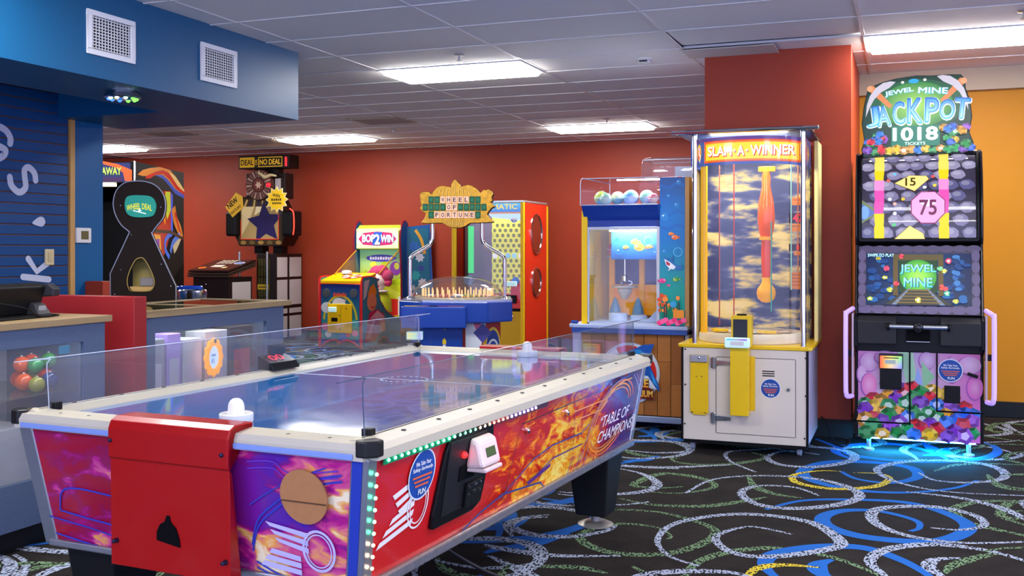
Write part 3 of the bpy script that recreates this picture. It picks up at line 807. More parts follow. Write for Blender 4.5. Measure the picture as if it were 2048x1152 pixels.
# acrylic side shields with rounded top corners
for s, nm in ((1, 'r'), (-1, 'l')):
    y0, y1, z0, z1, r = -1.20, 1.225, RT - 0.012, 0.963, 0.03
    poly = [(y0 + 0.01, z0), (y1, z0)] + [(y1 - r + r * math.cos(t), z1 - r + r * math.sin(t)) for t in (0, PI / 6, PI / 3, PI / 2)] + [(y0 + r - r * math.sin(t) * 1.0, z1 - r + r * math.cos(t)) for t in (0, PI / 6, PI / 3, PI / 2)]
    MB().prism(poly, 'yz', s * 0.6, s * 0.6 + 0.006).build('side_shield', glass_mat('table_shield', (0.9, 0.92, 0.96), 1.5, 0.01, 0.03), T)
    edge = cat_rom([(s * 0.603, p[0], p[1]) for p in poly[1:] + [poly[0]]], 2)
    MB().tube(edge, 0.0016, 5).build('shield_edge', mat('bright_acrylic_edge', 'c3ccd8', 0.2) if s < 0 else mat('dark_acrylic_edge', '4a5568', 0.2), T)  # light on the acrylic put into the colour: left edge pale, right edge dark
    for v in (y0 + 0.03, y1 - 0.03):
        bx('shield_clip', BLACK, T, s * 0.6 - 0.012, s * 0.6 + 0.018, v - 0.015, v + 0.015, RT - 0.008, RT + 0.018, bevel=0.003)
# score display on the far long rail
sd = MB().hexa([(-0.66, -0.06, 0.80), (-0.57, -0.06, 0.80), (-0.57, 0.12, 0.80), (-0.66, 0.12, 0.80)], [(-0.66, -0.06, 0.86), (-0.59, -0.06, 0.83), (-0.59, 0.12, 0.83), (-0.66, 0.12, 0.86)]).build('score_display', mat('smoked_plastic', '101318', 0.2), T, bevel=0.003)
a = Art((-0.59, -0.06, 0.83), (0, 1, 0), (-0.92, 0, 0.394), h=0.004)
a.text('00', 0.08, 0.038, 0.09, 0.042, 'ff2040', 0.01)
a.build('score_digits', PRINTS, sd)
bx('score_back', mat('smoked_acrylic', '20262e', 0.1), sd, -0.668, -0.662, 0.02, 0.14, 0.80, 0.90)
# near goal cover: bent red sheet over the end rail, and its twin at the far end
def goal(s):
    m = MB()
    F = HL + 0.016
    outer = [(-F, 0.37), (-F - 0.004, 0.69), (-F - 0.012, 0.695), (-F - 0.014, 0.78), (-F - 0.004, 0.803), (-F + 0.02, 0.815), (-F + 0.098, 0.814), (-F + 0.10, 0.80)]
    inner = [(-F + 0.094, 0.80), (-F + 0.094, 0.809), (-F + 0.024, 0.809), (-F + 0.006, 0.80), (-F - 0.004, 0.778), (-F - 0.002, 0.69), (-F + 0.008, 0.68), (-F + 0.05, 0.37)]
    m.prism([(s * -p[0] if s > 0 else p[0], p[1]) for p in outer + inner], 'yz', -0.235 + 0.01, 0.235 - 0.01)
    o = m.build('goal_cover', REDM, T, bevel=0.003)
    hp = [(-0.042, 0.465), (0.045, 0.452), (0.042, 0.475), (0.03, 0.505), (0.01, 0.522), (0.005, 0.54), (-0.005, 0.54), (-0.012, 0.522), (-0.03, 0.512), (-0.042, 0.49)]
    if s < 0:
        MB().prism(hp, 'xz', -F - 0.0055, -F + 0.001).build('puck_slot', BLACKM, o)
        for u, z in ((-0.215, 0.745), (0.205, 0.735), (-0.2, 0.445), (0.21, 0.43)):
            MB().lathe([(0.0, -F - 0.02), (0.006, -F - 0.018), (0.008, -F - 0.0), (0.0, -F)], u, z, 10, axis='y').build('bolt', mat('dark_bolt', '30324a', 0.35, 0.7), o)
        bx('seam', mat('red_seam', '7a0c0e', 0.4), o, -0.222, 0.222, -F - 0.0065, -F - 0.003, 0.690, 0.694)
goal(-1); goal(1)
# front end: wooden patch disc, winged emblem, pin stripes
sl_ = math.atan2(0.056, 0.38)
fa = Art((0, -1.2055, 0.385), (1, 0, 0), (0, -math.sin(sl_), math.cos(sl_)))
BL = '3a3fae'
fa.stroke([(-0.52, 0.10), (-0.50, 0.165), (-0.42, 0.18), (-0.24, 0.165)], 0.006, BL)
fa.stroke([(-0.52, 0.10), (-0.40, 0.085), (-0.24, 0.07)], 0.006, BL, False)
fa.stroke([(-0.57, 0.075), (-0.40, 0.055), (-0.24, 0.03)], 0.005, BL, False)
fa.stroke([(-0.55, 0.02), (-0.4, 0.0), (-0.24, -0.01)], 0.006, BL, False)
fa.build('front_pinstripe', PRINT, T)
fa = Art((0, -1.2055, 0.385), (1, 0, 0), (0, -math.sin(sl_), math.cos(sl_)))
for q in (0, 0.018):
    fa.stroke([(0.24, 0.06 + q), (0.27, 0.14 + q), (0.34, 0.20 + q), (0.42, 0.25 + q), (0.50, 0.285 + q), (0.57, 0.30 + q)], 0.006, BL)
    fa.stroke([(0.25, 0.03 - q), (0.33, 0.0 - q * 0.5), (0.42, -0.005 - q * 0.3), (0.55, 0.02 - q)], 0.006, BL)
fa.stroke([(0.245, 0.2), (0.30, 0.235), (0.40, 0.29), (0.52, 0.335)], 0.004, BL)
for k in range(2): fa.stroke([(0.25, 0.31 + k * 0.02), (0.34, 0.318 + k * 0.02), (0.40, 0.29 + k * 0.02), (0.56, 0.31 + k * 0.02)], 0.004, '6a3ab8')
WG = 'c2bce4'
for k in range(3):
    fa.poly([(0.31 + 0.015 * k, 0.145 - 0.022 * k), (0.44, 0.122 - 0.022 * k), (0.44, 0.138 - 0.022 * k), (0.31 + 0.015 * k - 0.014, 0.158 - 0.022 * k)], WG)
    fa.poly([(0.30 - 0.015 * k, 0.065 - 0.02 * k), (0.41, 0.05 - 0.02 * k), (0.41, 0.066 - 0.02 * k), (0.312 - 0.015 * k, 0.079 - 0.02 * k)], WG)
fa.ring(0.475, 0.09, 0.056, 0.062, 0.008, WG); fa.ring(0.475, 0.09, 0.044, 0.05, 0.004, WG)
fa.build('front_emblem', PRINT, T)
MB().lathe([(0.0, 0.0), (0.079, 0.0), (0.079, -0.004), (0.0, -0.004)], 0, 0, 32, axis='y').build('patch_disc', mat('hardboard_tan', 'b07a4c', 0.7, noise=0.12, nscale=40), T, loc=(0.447, -1.2545, 0.63)).rotation_euler = (sl_, 0, 0)
bx('patch_slit', mat('slit_brown', '5a3c28', 0.8), T, 0.372, 0.522, -1.2595, -1.255, 0.613, 0.616)
# right side: sticker, winged emblem, access door outline, lettering
ra = Art((0.6038, 0, 0.385), (0, 1, 0), (math.sin(sl_), 0, math.cos(sl_)))
def V(z): return (z - 0.385) / math.cos(sl_)
WH = 'e8e2e0'
for k in range(3):
    ra.poly([(-1.085 + 0.02 * k, V(0.602) - 0.026 * k), (-0.985, V(0.625) - 0.026 * k), (-0.985, V(0.642) - 0.026 * k), (-1.10 + 0.02 * k, V(0.617) - 0.026 * k)], WH)
    ra.poly([(-1.10 - 0.03 * k, V(0.53) - 0.028 * k), (-0.965 - 0.005 * k, V(0.56) - 0.028 * k), (-0.965, V(0.578) - 0.028 * k), (-1.085 - 0.03 * k, V(0.548) - 0.028 * k)], WH)
ra.ring(-0.945, V(0.56), 0.062, 0.075, 0.006, WH); ra.ring(-0.945, V(0.56), 0.048, 0.06, 0.004, WH)
def sticker(a, u, v, rx, ry):
    a.ell(u, v, rx, ry, 'dfe4ea', 32); a.ell(u, v, rx * 0.93, ry * 0.93, '1f4a9a', 32)
    a.text('We Take Your', u, v + ry * 0.45, rx * 1.15, ry * 0.17, 'f4f4f4', 0.015)
    a.text('Safety Seriously.', u, v + ry * 0.22, rx * 1.5, ry * 0.19, 'f4f4f4', 0.015)
    for k, w in enumerate((1.45, 1.2, 1.0)): a.rect(u - rx * w / 2, v - ry * (0.10 + 0.17 * k), u + rx * w / 2, v - ry * (0.02 + 0.17 * k), 'd8643c')
    a.text('FUN', u + rx * 0.06, v - ry * 0.66, rx * 0.55, ry * 0.2, 'eef4e8', 0.02)
sticker(ra, -0.945, V(0.650), 0.080, 0.078)
BK = '24161c'
ra.stroke([(-0.32, V(0.43)), (-0.24, V(0.69)), (0.30, V(0.70)), (0.62, V(0.705))], 0.004, BK, False)
ra.stroke([(0.30, V(0.70)), (0.36, V(0.41))], 0.003, BK, False)
NB = '34407e'
ra.stroke([(-0.62, V(0.40)), (-0.50, V(0.43)), (-0.33, V(0.455)), (0.02, V(0.425)), (0.06, V(0.40))], 0.007, NB, False)
ra.stroke([(-0.35, V(0.445)), (-0.08, V(0.535)), (0.10, V(0.555)), (0.42, V(0.55)), (0.50, V(0.575))], 0.006, NB, False)
ra.stroke([(-0.05, V(0.46)), (0.12, V(0.50)), (0.45, V(0.50))], 0.006, '5a2a78', False)
ra.poly([(-0.12, V(0.455)), (0.10, V(0.485)), (0.10, V(0.47)), (-0.10, V(0.44))], '5a2a78')
for q, cc in ((0.0, 'f08a28'), (0.026, 'e0602c'), (-0.024, 'c87038')):
    ra.ring(0.78 + q * 0.3, V(0.565), 0.27 + q, 0.135 + q * 0.6, 0.009, cc, 48, 0.0, 1.75 * PI, 0.22)
ra.stroke([(0.50, V(0.42)), (0.60, V(0.60)), (0.80, V(0.70)), (1.02, V(0.715))], 0.006, 'f4a83c')
ra.stroke([(0.44, V(0.42)), (0.55, V(0.60)), (0.75, V(0.71)), (0.98, V(0.73))], 0.005, '3a56a8')
ra.stroke([(0.30, V(0.62)), (0.62, V(0.62)), (0.70, V(0.65))], 0.006, 'e8983a', False)
ra.stroke([(0.28, V(0.66)), (0.66, V(0.66)), (0.74, V(0.70))], 0.006, 'e8983a', False)
for k in range(5): ra.stroke([(0.30 + 0.045 * k, V(0.40)), (0.34 + 0.045 * k, V(0.47))], 0.006, 'e8a03a' if k % 2 else NB, False)
ra.stroke([(1.03, V(0.73)), (1.13, V(0.66)), (1.15, V(0.58)), (1.05, V(0.48))], 0.006, '9a90c8')
ra.stroke([(1.06, V(0.735)), (1.16, V(0.67)), (1.18, V(0.58)), (1.08, V(0.46))], 0.004, 'b06ab0')
ra.text('\u201cTABLE OF', 0.83, V(0.562), 0.40, 0.05, 'f0eef0', 0.004, shear=0.3)
ra.text('CHAMPIONS\u201d', 0.88, V(0.495), 0.52, 0.05, 'f0eef0', 0.004, shear=0.3)
ra.rect(1.10, V(0.45), 1.145, V(0.53), 'c8c4cc')
ra.build('side_lettering', PRINT, T)
for v, z in ((-0.17, 0.655), (0.22, 0.665)):
    MB().lathe([(0.645, 0.0)], 0, 0) if False else None
    MB().lathe([(0.012, 0.0), (0.012, 0.01), (0.0, 0.014)], v, z, 12, axis='x').build('door_lock', CHROME, T).location = (0.605 + 0.147 * (z - 0.385), 0, 0)
# coin door with card reader
cd = thing  # (parts below belong to the table)
def P_r(v, z, off): return (0.6038 + 0.1474 * (z - 0.385) + off, v, z)
door_poly = cat_rom([(-0.885, 0.455), (-0.62, 0.455), (-0.565, 0.475), (-0.555, 0.52), (-0.53, 0.70), (-0.545, 0.735), (-0.60, 0.742), (-0.80, 0.742), (-0.845, 0.728), (-0.865, 0.69), (-0.90, 0.50), (-0.90, 0.462)], 1, True)
m = MB(); n = len(door_poly)
vs = [P_r(p[0] + 0.045, p[1], 0.0) for p in door_poly] + [P_r(p[0] + 0.045, p[1], 0.014) for p in door_poly]
m.add(vs, [list(range(n)), list(range(n, 2 * n))] + [(i, (i + 1) % n, n + (i + 1) % n, n + i) for i in range(n)])
dr = m.build('coin_door', BLACK, T, bevel=0.004)
def rbox(name, mt, par, v0, v1, z0, z1, o0, o1, bev=0.003):
    v0 += 0.045; v1 += 0.045
    MB().hexa([P_r(v0, z0, o0), P_r(v1, z0, o0), P_r(v1, z1, o0), P_r(v0, z1, o0)], [P_r(v0, z0, o1), P_r(v1, z0, o1), P_r(v1, z1, o1), P_r(v0, z1, o1)]).build(name, mt, par, bevel=bev)
rbox('door_inset', mat('coin_door_inset', '17171a', 0.5), dr, -0.85, -0.59, 0.485, 0.72, 0.012, 0.018)
rbox('coin_mech', mat('coin_mech_black', '0e0e10', 0.35), dr, -0.715, -0.605, 0.485, 0.565, 0.018, 0.03)
rbox('bill_slot', BLACKM, dr, -0.77, -0.66, 0.58, 0.63, 0.018, 0.022)
for v, z in ((-0.70, 0.55), (-0.70, 0.525), (-0.665, 0.553), (-0.655, 0.553), (-0.667, 0.53), (-0.657, 0.53), (-0.625, 0.555), (-0.625, 0.53)):
    rbox('rivet', CHROME, dr, v - 0.003, v + 0.003, z - 0.003, z + 0.003, 0.03, 0.033, 0)
rd = MB().hexa([P_r(-0.685, 0.615, 0.018), P_r(-0.545, 0.615, 0.018), P_r(-0.54, 0.715, 0.018), P_r(-0.68, 0.715, 0.018)], [P_r(-0.685, 0.62, 0.085), P_r(-0.55, 0.62, 0.085), P_r(-0.54, 0.70, 0.05), P_r(-0.675, 0.70, 0.05)]).build('card_reader', mat('pinkish_white_plastic', 'e0c8c4', 0.35), dr, bevel=0.012)
# little display and red status lamp on the reader
vv = [P_r(-0.645, 0.648, 0.0735), P_r(-0.58, 0.648, 0.0735), P_r(-0.577, 0.675, 0.0615), P_r(-0.642, 0.675, 0.0615)]
nrm = Vector((0.43, 0, 0.9)) * 0.003
MB().hexa(vv, [tuple(Vector(p) + nrm) for p in vv]).build('reader_display', mat('lcd_green', '3d5a3a', 0.2), dr)
MB().ball(P_r(-0.71, 0.665, 0.022), 0.011, 10, 8).build('reader_lamp', mat('red_lamp', 'ff2020', 0.3, emit=3.0, ecol='ff1818'), dr)
bx('display_stub', mat('pinkish_white_plastic'), dr, P_r(0, 0.60, 0.02)[0], P_r(0, 0.60, 0.09)[0], -0.675, -0.55, 0.604, 0.617, bevel=0.004)
# LED strips: along the right rail and down the near right corner
LED_G = mat('led_green', '80ffc0', 0.3, emit=6.0, ecol='58ffb0'); LED_W = mat('led_warm', 'ffe0c0', 0.3, emit=5.0, ecol='ffd8b0')
LED_R = mat('led_red', 'ff8070', 0.3, emit=5.0, ecol='ff6a58'); LED_P = mat('led_violet', 'c8b0ff', 0.3, emit=5.0, ecol='b8a0ff')
TAPE = mat('led_tape_green', '0f8a58', 0.3); TAPE2 = mat('led_tape_dark', '5a3440', 0.4)
MB().hexa([P_r(-1.19, 0.724, 0.008), P_r(-0.62, 0.724, 0.008), P_r(-0.62, 0.746, 0.008), P_r(-1.19, 0.746, 0.008)], [P_r(-1.19, 0.724, 0.012), P_r(-0.62, 0.724, 0.012), P_r(-0.62, 0.746, 0.012), P_r(-1.19, 0.746, 0.012)]).build('led_tape', TAPE, T)
MB().hexa([P_r(-0.62, 0.724, 0.008), P_r(-0.02, 0.724, 0.008), P_r(-0.02, 0.746, 0.008), P_r(-0.62, 0.746, 0.008)], [P_r(-0.62, 0.724, 0.012), P_r(-0.02, 0.724, 0.012), P_r(-0.02, 0.746, 0.012), P_r(-0.62, 0.746, 0.012)]).build('led_tape', TAPE2, T)
led_me = MB().ball((0, 0, 0), 0.0052, 8, 6).build('led', LED_G, T)
led_me.location = P_r(-1.17, 0.735, 0.013)
def led(p, m):
    o = link('led', led_me.data, T, p)
    o.material_slots[0].link = 'OBJECT'; o.material_slots[0].material = m
for k in range(1, 30):
    v = -1.17 + 0.0355 * k
    led(P_r(v, 0.735, 0.013), LED_G if v < -0.62 else LED_W if v < -0.52 else LED_R if v < -0.38 else LED_P)
for k in range(10):
    z = 0.705 - 0.034 * k
    led((0.6038 + 0.1474 * (z - 0.385) + 0.012, -1.17 - 0.1474 * (z - 0.385) - 0.006, z), LED_G if k < 6 else LED_W)
# strip of clear cover along the side
# legs with levelling feet
LEGM = mat('black_leg_laminate', '131316', 0.45)
for sx in (-1, 1):
    for sy in (-1, 1):
        cx, cy = sx * 0.475, sy * 1.035
        def q(a, c, z): return [(cx - a, cy - c, z), (cx + a, cy - c, z), (cx + a, cy + c, z), (cx - a, cy + c, z)]
        lg = MB().hexa(q(0.075, 0.075, 0.055), q(0.105, 0.115, 0.37)).build('leg', LEGM, T, bevel=0.008)
        MB().lathe([(0.0, 0.0), (0.085, 0.0), (0.085, 0.005), (0.06, 0.016), (0.022, 0.02), (0.02, 0.056), (0.0, 0.056)], cx, cy, 28).build('levelling_foot', mat('worn_steel_foot', '9a9690', 0.4, 0.6), lg, smooth=True)

# mallets
MALW = mat('white_mallet_plastic', 'e9e7e2', 0.35)
def mallet(u, v, label):
    a = math.radians(-3.5)
    t = thing('air_hockey_mallet', label, 'mallet', (-1.933 + u * math.cos(a) - v * math.sin(a), 3.739 + u * math.sin(a) + v * math.cos(a), 0.781), 0, 'air hockey mallets')
    MB().lathe([(0.0, 0.0), (0.050, 0.0), (0.052, 0.004), (0.052, 0.026), (0.049, 0.029), (0.046, 0.026), (0.044, 0.016), (0.0, 0.013)], 0, 0, 36).build('base', MALW, t, smooth=True)
    MB().lathe([(0.030, 0.012), (0.026, 0.024), (0.025, 0.048), (0.0235, 0.057), (0.019, 0.066), (0.011, 0.0725), (0.0, 0.0745)], 0, 0, 28).build('handle', MALW, t, smooth=True)
mallet(0.055, -1.065, 'white mallet at the near red goal of the air hockey table')
mallet(0.09, 1.10, 'cream mallet at the far red goal of the air hockey table')
# power cable below the table, a part of it
MB().tube(cat_rom([(0.45, -0.60, 0.37), (0.62, -0.42, 0.20), (0.85, -0.22, 0.10), (0.99, -0.07, 0.012), (1.12, -0.08, 0.008), (1.20, -0.15, 0.008), (1.18, -0.27, 0.008), (1.0, -0.40, 0.008), (0.65, -0.5, 0.008)], 8), 0.006, 8).build('power_cable', mat('black_cable', '101016', 0.5), T, smooth=True)

# ---------------------------------------------------------------- display counters
LAM = mat('blue_grey_laminate', '52627f', 0.55, noise=0.18, nscale=90)
WOOD = mat('speckled_tan_worktop', '927d5c', 0.35, noise=0.15, nscale=120)
CASEIN = mat('pale_case_interior', '9aa2b4', 0.6)
def counter(y0, y1, label, win, glass_top=False, haze=0.05):
    t = thing('display_counter', label, 'display counter', (-3.6, y0, 0), 0, 'glass fronted display counters')
    W = y1 - y0; D = 0.62
    wy0, wy1, wz0, wz1 = win
    m = MB()
    m.box(-0.03, 0, 0, wy0, 0.1, 0.965); m.box(-0.03, 0, wy1, W, 0.1, 0.965)
    m.box(-0.03, 0, wy0, wy1, 0.1, wz0); m.box(-0.03, 0, wy0, wy1, wz1, 0.965)
    m.build('front_frame', LAM, t)
    MB().box(-D, -0.03, 0, 0.02, 0.1, 0.965).box(-D, -0.03, W - 0.02, W, 0.1, 0.965).build('side_panel', LAM, t)
    bx('back_panel', CASEIN, t, -D, -D + 0.02, 0.02, W - 0.02, 0.1, 0.965)
    bx('toe_kick', BASEB, t, -D, -0.05, 0.0, W, 0.0, 0.1)
    bx('bottom_shelf', CASEIN, t, -D + 0.02, -0.03, 0.02, W - 0.02, 0.1, 0.12)
    if not glass_top: bx('glass_shelf', GLASS2, t, -D + 0.03, -0.06, 0.02, W - 0.02, 0.655, 0.663)
    bx('front_glass', glass_mat('case_glass', (0.92, 0.94, 0.97), 1.5, 0.01, 0.06), t, -0.02, -0.014, wy0, wy1, wz0, wz1)
    top = MB()
    if glass_top:
        top.box(-D - 0.02, 0.02, -0.02, 0.07, 0.968, 1.0).box(-D - 0.02, 0.02, W - 0.06, W + 0.06, 0.968, 1.0).box(-0.07, 0.02, 0.07, W - 0.06, 0.968, 1.0).box(-D - 0.02, -D + 0.05, 0.07, W - 0.06, 0.968, 1.0)
    else:
        top.box(-D - 0.02, 0.02, -0.02, W + 0.03, 0.968, 1.0)
    top.build('worktop', WOOD, t, bevel=0.003)
    if glass_top:
        bx('glass_top', glass_mat('dark_green_glass', (0.45, 0.55, 0.5), 1.5, 0.01, 0.0), t, -D + 0.05, -0.07, 0.07, W - 0.06, 0.985, 0.997)
        bx('glass_divider', WOOD, t, -D + 0.05, -0.07, W * 0.5, W * 0.5 + 0.05, 0.97, 0.9995)
    bx('added_case_fill', mat('case_fill_glow', 'ffffff', 0.4, emit=18.0), t, -0.09, -0.07, 0.06, W - 0.06, 0.955, 0.962)  # glowing strip added under the top to brighten the case inside
    return t
counter(2.55, 3.915, 'blue grey display counter at the left edge with toy balls behind its glass', (0.25, 1.23, 0.3, 0.885))
counter(4.17, 5.43, 'blue grey display counter with glass top beyond the red half wall', (0.1, 1.08, 0.3, 0.885), True)
# contents of the near case
BALLC = [('orange', 'd8561c'), ('green', '2c8a48'), ('deep orange', 'c8401a'), ('dark blue', '24366e'), ('yellow green', '9a9a3a'), ('red', 'c8442e')]
def toy_ball(p, r, ci, label):
    nm, cc = BALLC[ci]
    t = thing('toy_ball', label, 'ball', (p[0], p[1], p[2]), 0, 'toy balls in the glass counter')
    MB().ball((0, 0, r), r, 18, 12).build('shell', mat('glossy_' + nm.replace(' ', '_'), cc, 0.12, coat=0.5), t, smooth=True)
    MB().lathe([(0.0, 2 * r - 0.002), (r * 0.16, 2 * r - 0.003), (r * 0.10, 2 * r + 0.004), (0.0, 2 * r + 0.004)], 0, 0, 10).build('valve', mat('valve_grey', 'b8b8b8', 0.4), t)
zs = 0.664
for p, r, ci, l in (((-3.80, 3.62, zs), 0.04, 0, 'orange toy ball low in the near glass counter, leftmost of the group'), ((-3.90, 3.69, zs), 0.042, 2, 'deep orange toy ball behind the green one in the near glass counter'),
                    ((-3.74, 3.715, zs), 0.04, 3, 'dark blue toy ball at the front of the near glass counter'), ((-3.84, 3.79, zs), 0.042, 5, 'red toy ball at the right end of the counter shelf'),
                    ((-3.93, 3.80, zs), 0.04, 4, 'yellow green toy ball at the back of the counter shelf'), ((-3.70, 3.60, zs), 0.036, 4, 'yellow green toy ball nearest the glass at the left'),
                    ((-3.85, 3.655, zs + 0.077), 0.038, 0, 'orange toy ball resting on top of the pile in the counter'), ((-3.79, 3.678, zs + 0.074), 0.037, 1, 'green toy ball on top of the pile in the near counter'),
                    ((-3.885, 3.745, zs + 0.082), 0.037, 2, 'deep orange toy ball high in the pile in the near counter'), ((-3.83, 3.795, zs + 0.084), 0.038, 1, 'green toy ball stacked at the right of the pile in the counter')):
    toy_ball(p, r, ci, l)
o = bx('price_card', mat('cyan_card', '3aa6c8', 0.6), None, -3.63, -3.627, 3.66, 3.72, 0.835, 0.872)
tag(o, 'small cyan price card stuck inside the near counter glass', 'price card')
o = bx('price_card', mat('turquoise_card', '28b4b8', 0.6), None, -3.66, -3.655, 2.9, 3.35, 0.325, 0.365)
tag(o, 'turquoise card strip low in the near counter window', 'price card')
o = bx('white_box', mat('white_carton', 'c8c8ce', 0.6), None, -4.10, -3.80, 3.42, 3.70, 0.1215, 0.50, bevel=0.004)
tag(o, 'white carton on the bottom of the near glass counter', 'box')
# far case: ring and boxes added as stand-ins for reflections in its glass
t = thing('reflected_ring', 'yellow scalloped ring with white oval, standing in for a reflection in the far counter glass', 'reflected ring', (-3.645, 4.79, 0.71))
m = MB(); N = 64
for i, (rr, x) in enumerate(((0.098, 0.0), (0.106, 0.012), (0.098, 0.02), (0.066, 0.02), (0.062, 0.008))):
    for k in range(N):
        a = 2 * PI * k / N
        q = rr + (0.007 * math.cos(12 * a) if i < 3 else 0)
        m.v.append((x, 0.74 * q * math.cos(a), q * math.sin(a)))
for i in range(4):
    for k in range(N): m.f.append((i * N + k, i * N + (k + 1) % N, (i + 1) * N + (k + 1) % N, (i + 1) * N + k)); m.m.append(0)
m.build('ring', mat('amber_ring_reflection', 'e89a08', 0.4, emit=0.8, ecol='ffa008'), t, smooth=True)
MB().prism([(0.047 * math.cos(2 * PI * k / 28), 0.066 * math.sin(2 * PI * k / 28)) for k in range(28)], 'yz', 0.004, 0.01).build('display', mat('pale_reflected_oval', 'c8daf0', 0.3, emit=0.7), t)
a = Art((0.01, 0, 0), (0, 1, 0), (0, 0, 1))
a.text('85', -0.005, -0.02, 0.03, 0.025, '5a88c0', 0.01); a.rect(-0.02, 0.005, 0.02, 0.018, '8ab0dc'); a.build('reflected_digits', PRINTL, t)
bx('stand_in_mount', STEEL, t, 0.02, 0.024, -0.01, 0.01, 0.08, 0.1)
for i, (y, w, c, hgt, lb) in enumerate(((4.28, 0.17, 'a4a8b4', 0.72, 'grey box standing in for a reflection at the left of the far counter window'), (4.47, 0.11, 'bfa0f0', 0.74, 'lilac box standing in for a reflection in the far counter window'),
                              (4.60, 0.16, 'd4d6dc', 0.70, 'pale grey box standing in for a reflection left of the yellow ring'), (4.79, 0.20, 'd0d0d4', 0.73, 'white box standing in for a reflection right of the yellow ring'), (5.02, 0.22, '34343c', 0.74, 'charcoal box standing in for a reflection at the right of the far counter'))):
    t = thing('reflection_box', lb, 'box', (-3.83, y, 0.121), 0, 'stand-ins for reflections in the far counter glass')  # added box in place of a reflection in the front glass
    bx('carton', mat('carton_%d' % i, c, 0.5, noise=0.15, nscale=12), t, 0, 0.14, 0, w, 0, hgt, bevel=0.004)
    a = Art((0.14, 0, 0), (0, 1, 0), (0, 0, 1)); a.rect(w * 0.15, hgt * 0.6, w * 0.85, hgt * 0.82, 'd8d4e4' if i < 4 else 'c02838'); a.rect(w * 0.2, hgt * 0.2, w * 0.8, hgt * 0.26, '6a6e80'); a.build('box_print', PRINTM, t)
# till terminal on the near counter
t = thing('till_terminal', 'black till terminal seen from behind on the near counter', 'till', (-3.82, 3.50, 1.0), 8)
MB().prism([(-0.20, 0.012), (0.02, 0.012), (0.06, 0.14), (0.045, 0.155), (-0.01, 0.16)], 'xz', -0.28, 0.24).build('screen_back', mat('till_black', '0a0a0c', 0.5), t, bevel=0.006)
MB().prism([(-0.16, 0.0), (0.12, 0.0), (0.12, 0.012), (-0.16, 0.012)], 'xz', -0.22, 0.2).build('base', BLACK, t, bevel=0.004)
MB().prism([(0.02, 0.09), (0.10, 0.095), (0.105, 0.13), (0.07, 0.155), (0.03, 0.15)], 'xz', 0.235, 0.285).build('card_swipe', mat('till_grey', '2a2a2e', 0.45), t, bevel=0.006)
MB().hexa([(0.02, 0.15, 0.012), (0.09, 0.15, 0.012), (0.09, 0.24, 0.012), (0.02, 0.24, 0.012)], [(0.03, 0.16, 0.07), (0.06, 0.16, 0.06), (0.06, 0.23, 0.06), (0.03, 0.23, 0.07)]).build('power_unit', mat('till_grey'), t, bevel=0.004)
bx('service_label', mat('label_grey', '8a8a90', 0.6), t, 0.0765, 0.078, 0.165, 0.215, 0.02, 0.052).rotation_euler = (0, 0, 0)
MB().tube(cat_rom([(0.06, -0.1, 0.08), (0.12, 0.02, 0.05), (0.12, 0.12, 0.008), (0.13, 0.22, 0.006), (0.10, 0.27, 0.006), (0.06, 0.25, 0.008), (0.05, 0.2, 0.02)], 6), 0.004, 6).build('cord', BLACK, t)
o = thing('paper_sign', 'small white paper sign with blue print standing behind the till', 'sign', (-4.06, 3.62, 1.0), 8)
bx('card', mat('white_card', 'd4d6e0', 0.6), o, -0.004, 0.0, -0.09, 0.09, 0.0, 0.245)
a = Art((0, -0.09, 0), (0, 1, 0), (0, 0, 1)); a.bars(0.09, 0.228, 0.14, 0.018, '2a3c9a', 9); a.build('card_print', PRINTM, o)
bx('foot', mat('white_card'), o, -0.03, 0.03, -0.05, 0.05, 0.0, 0.004)

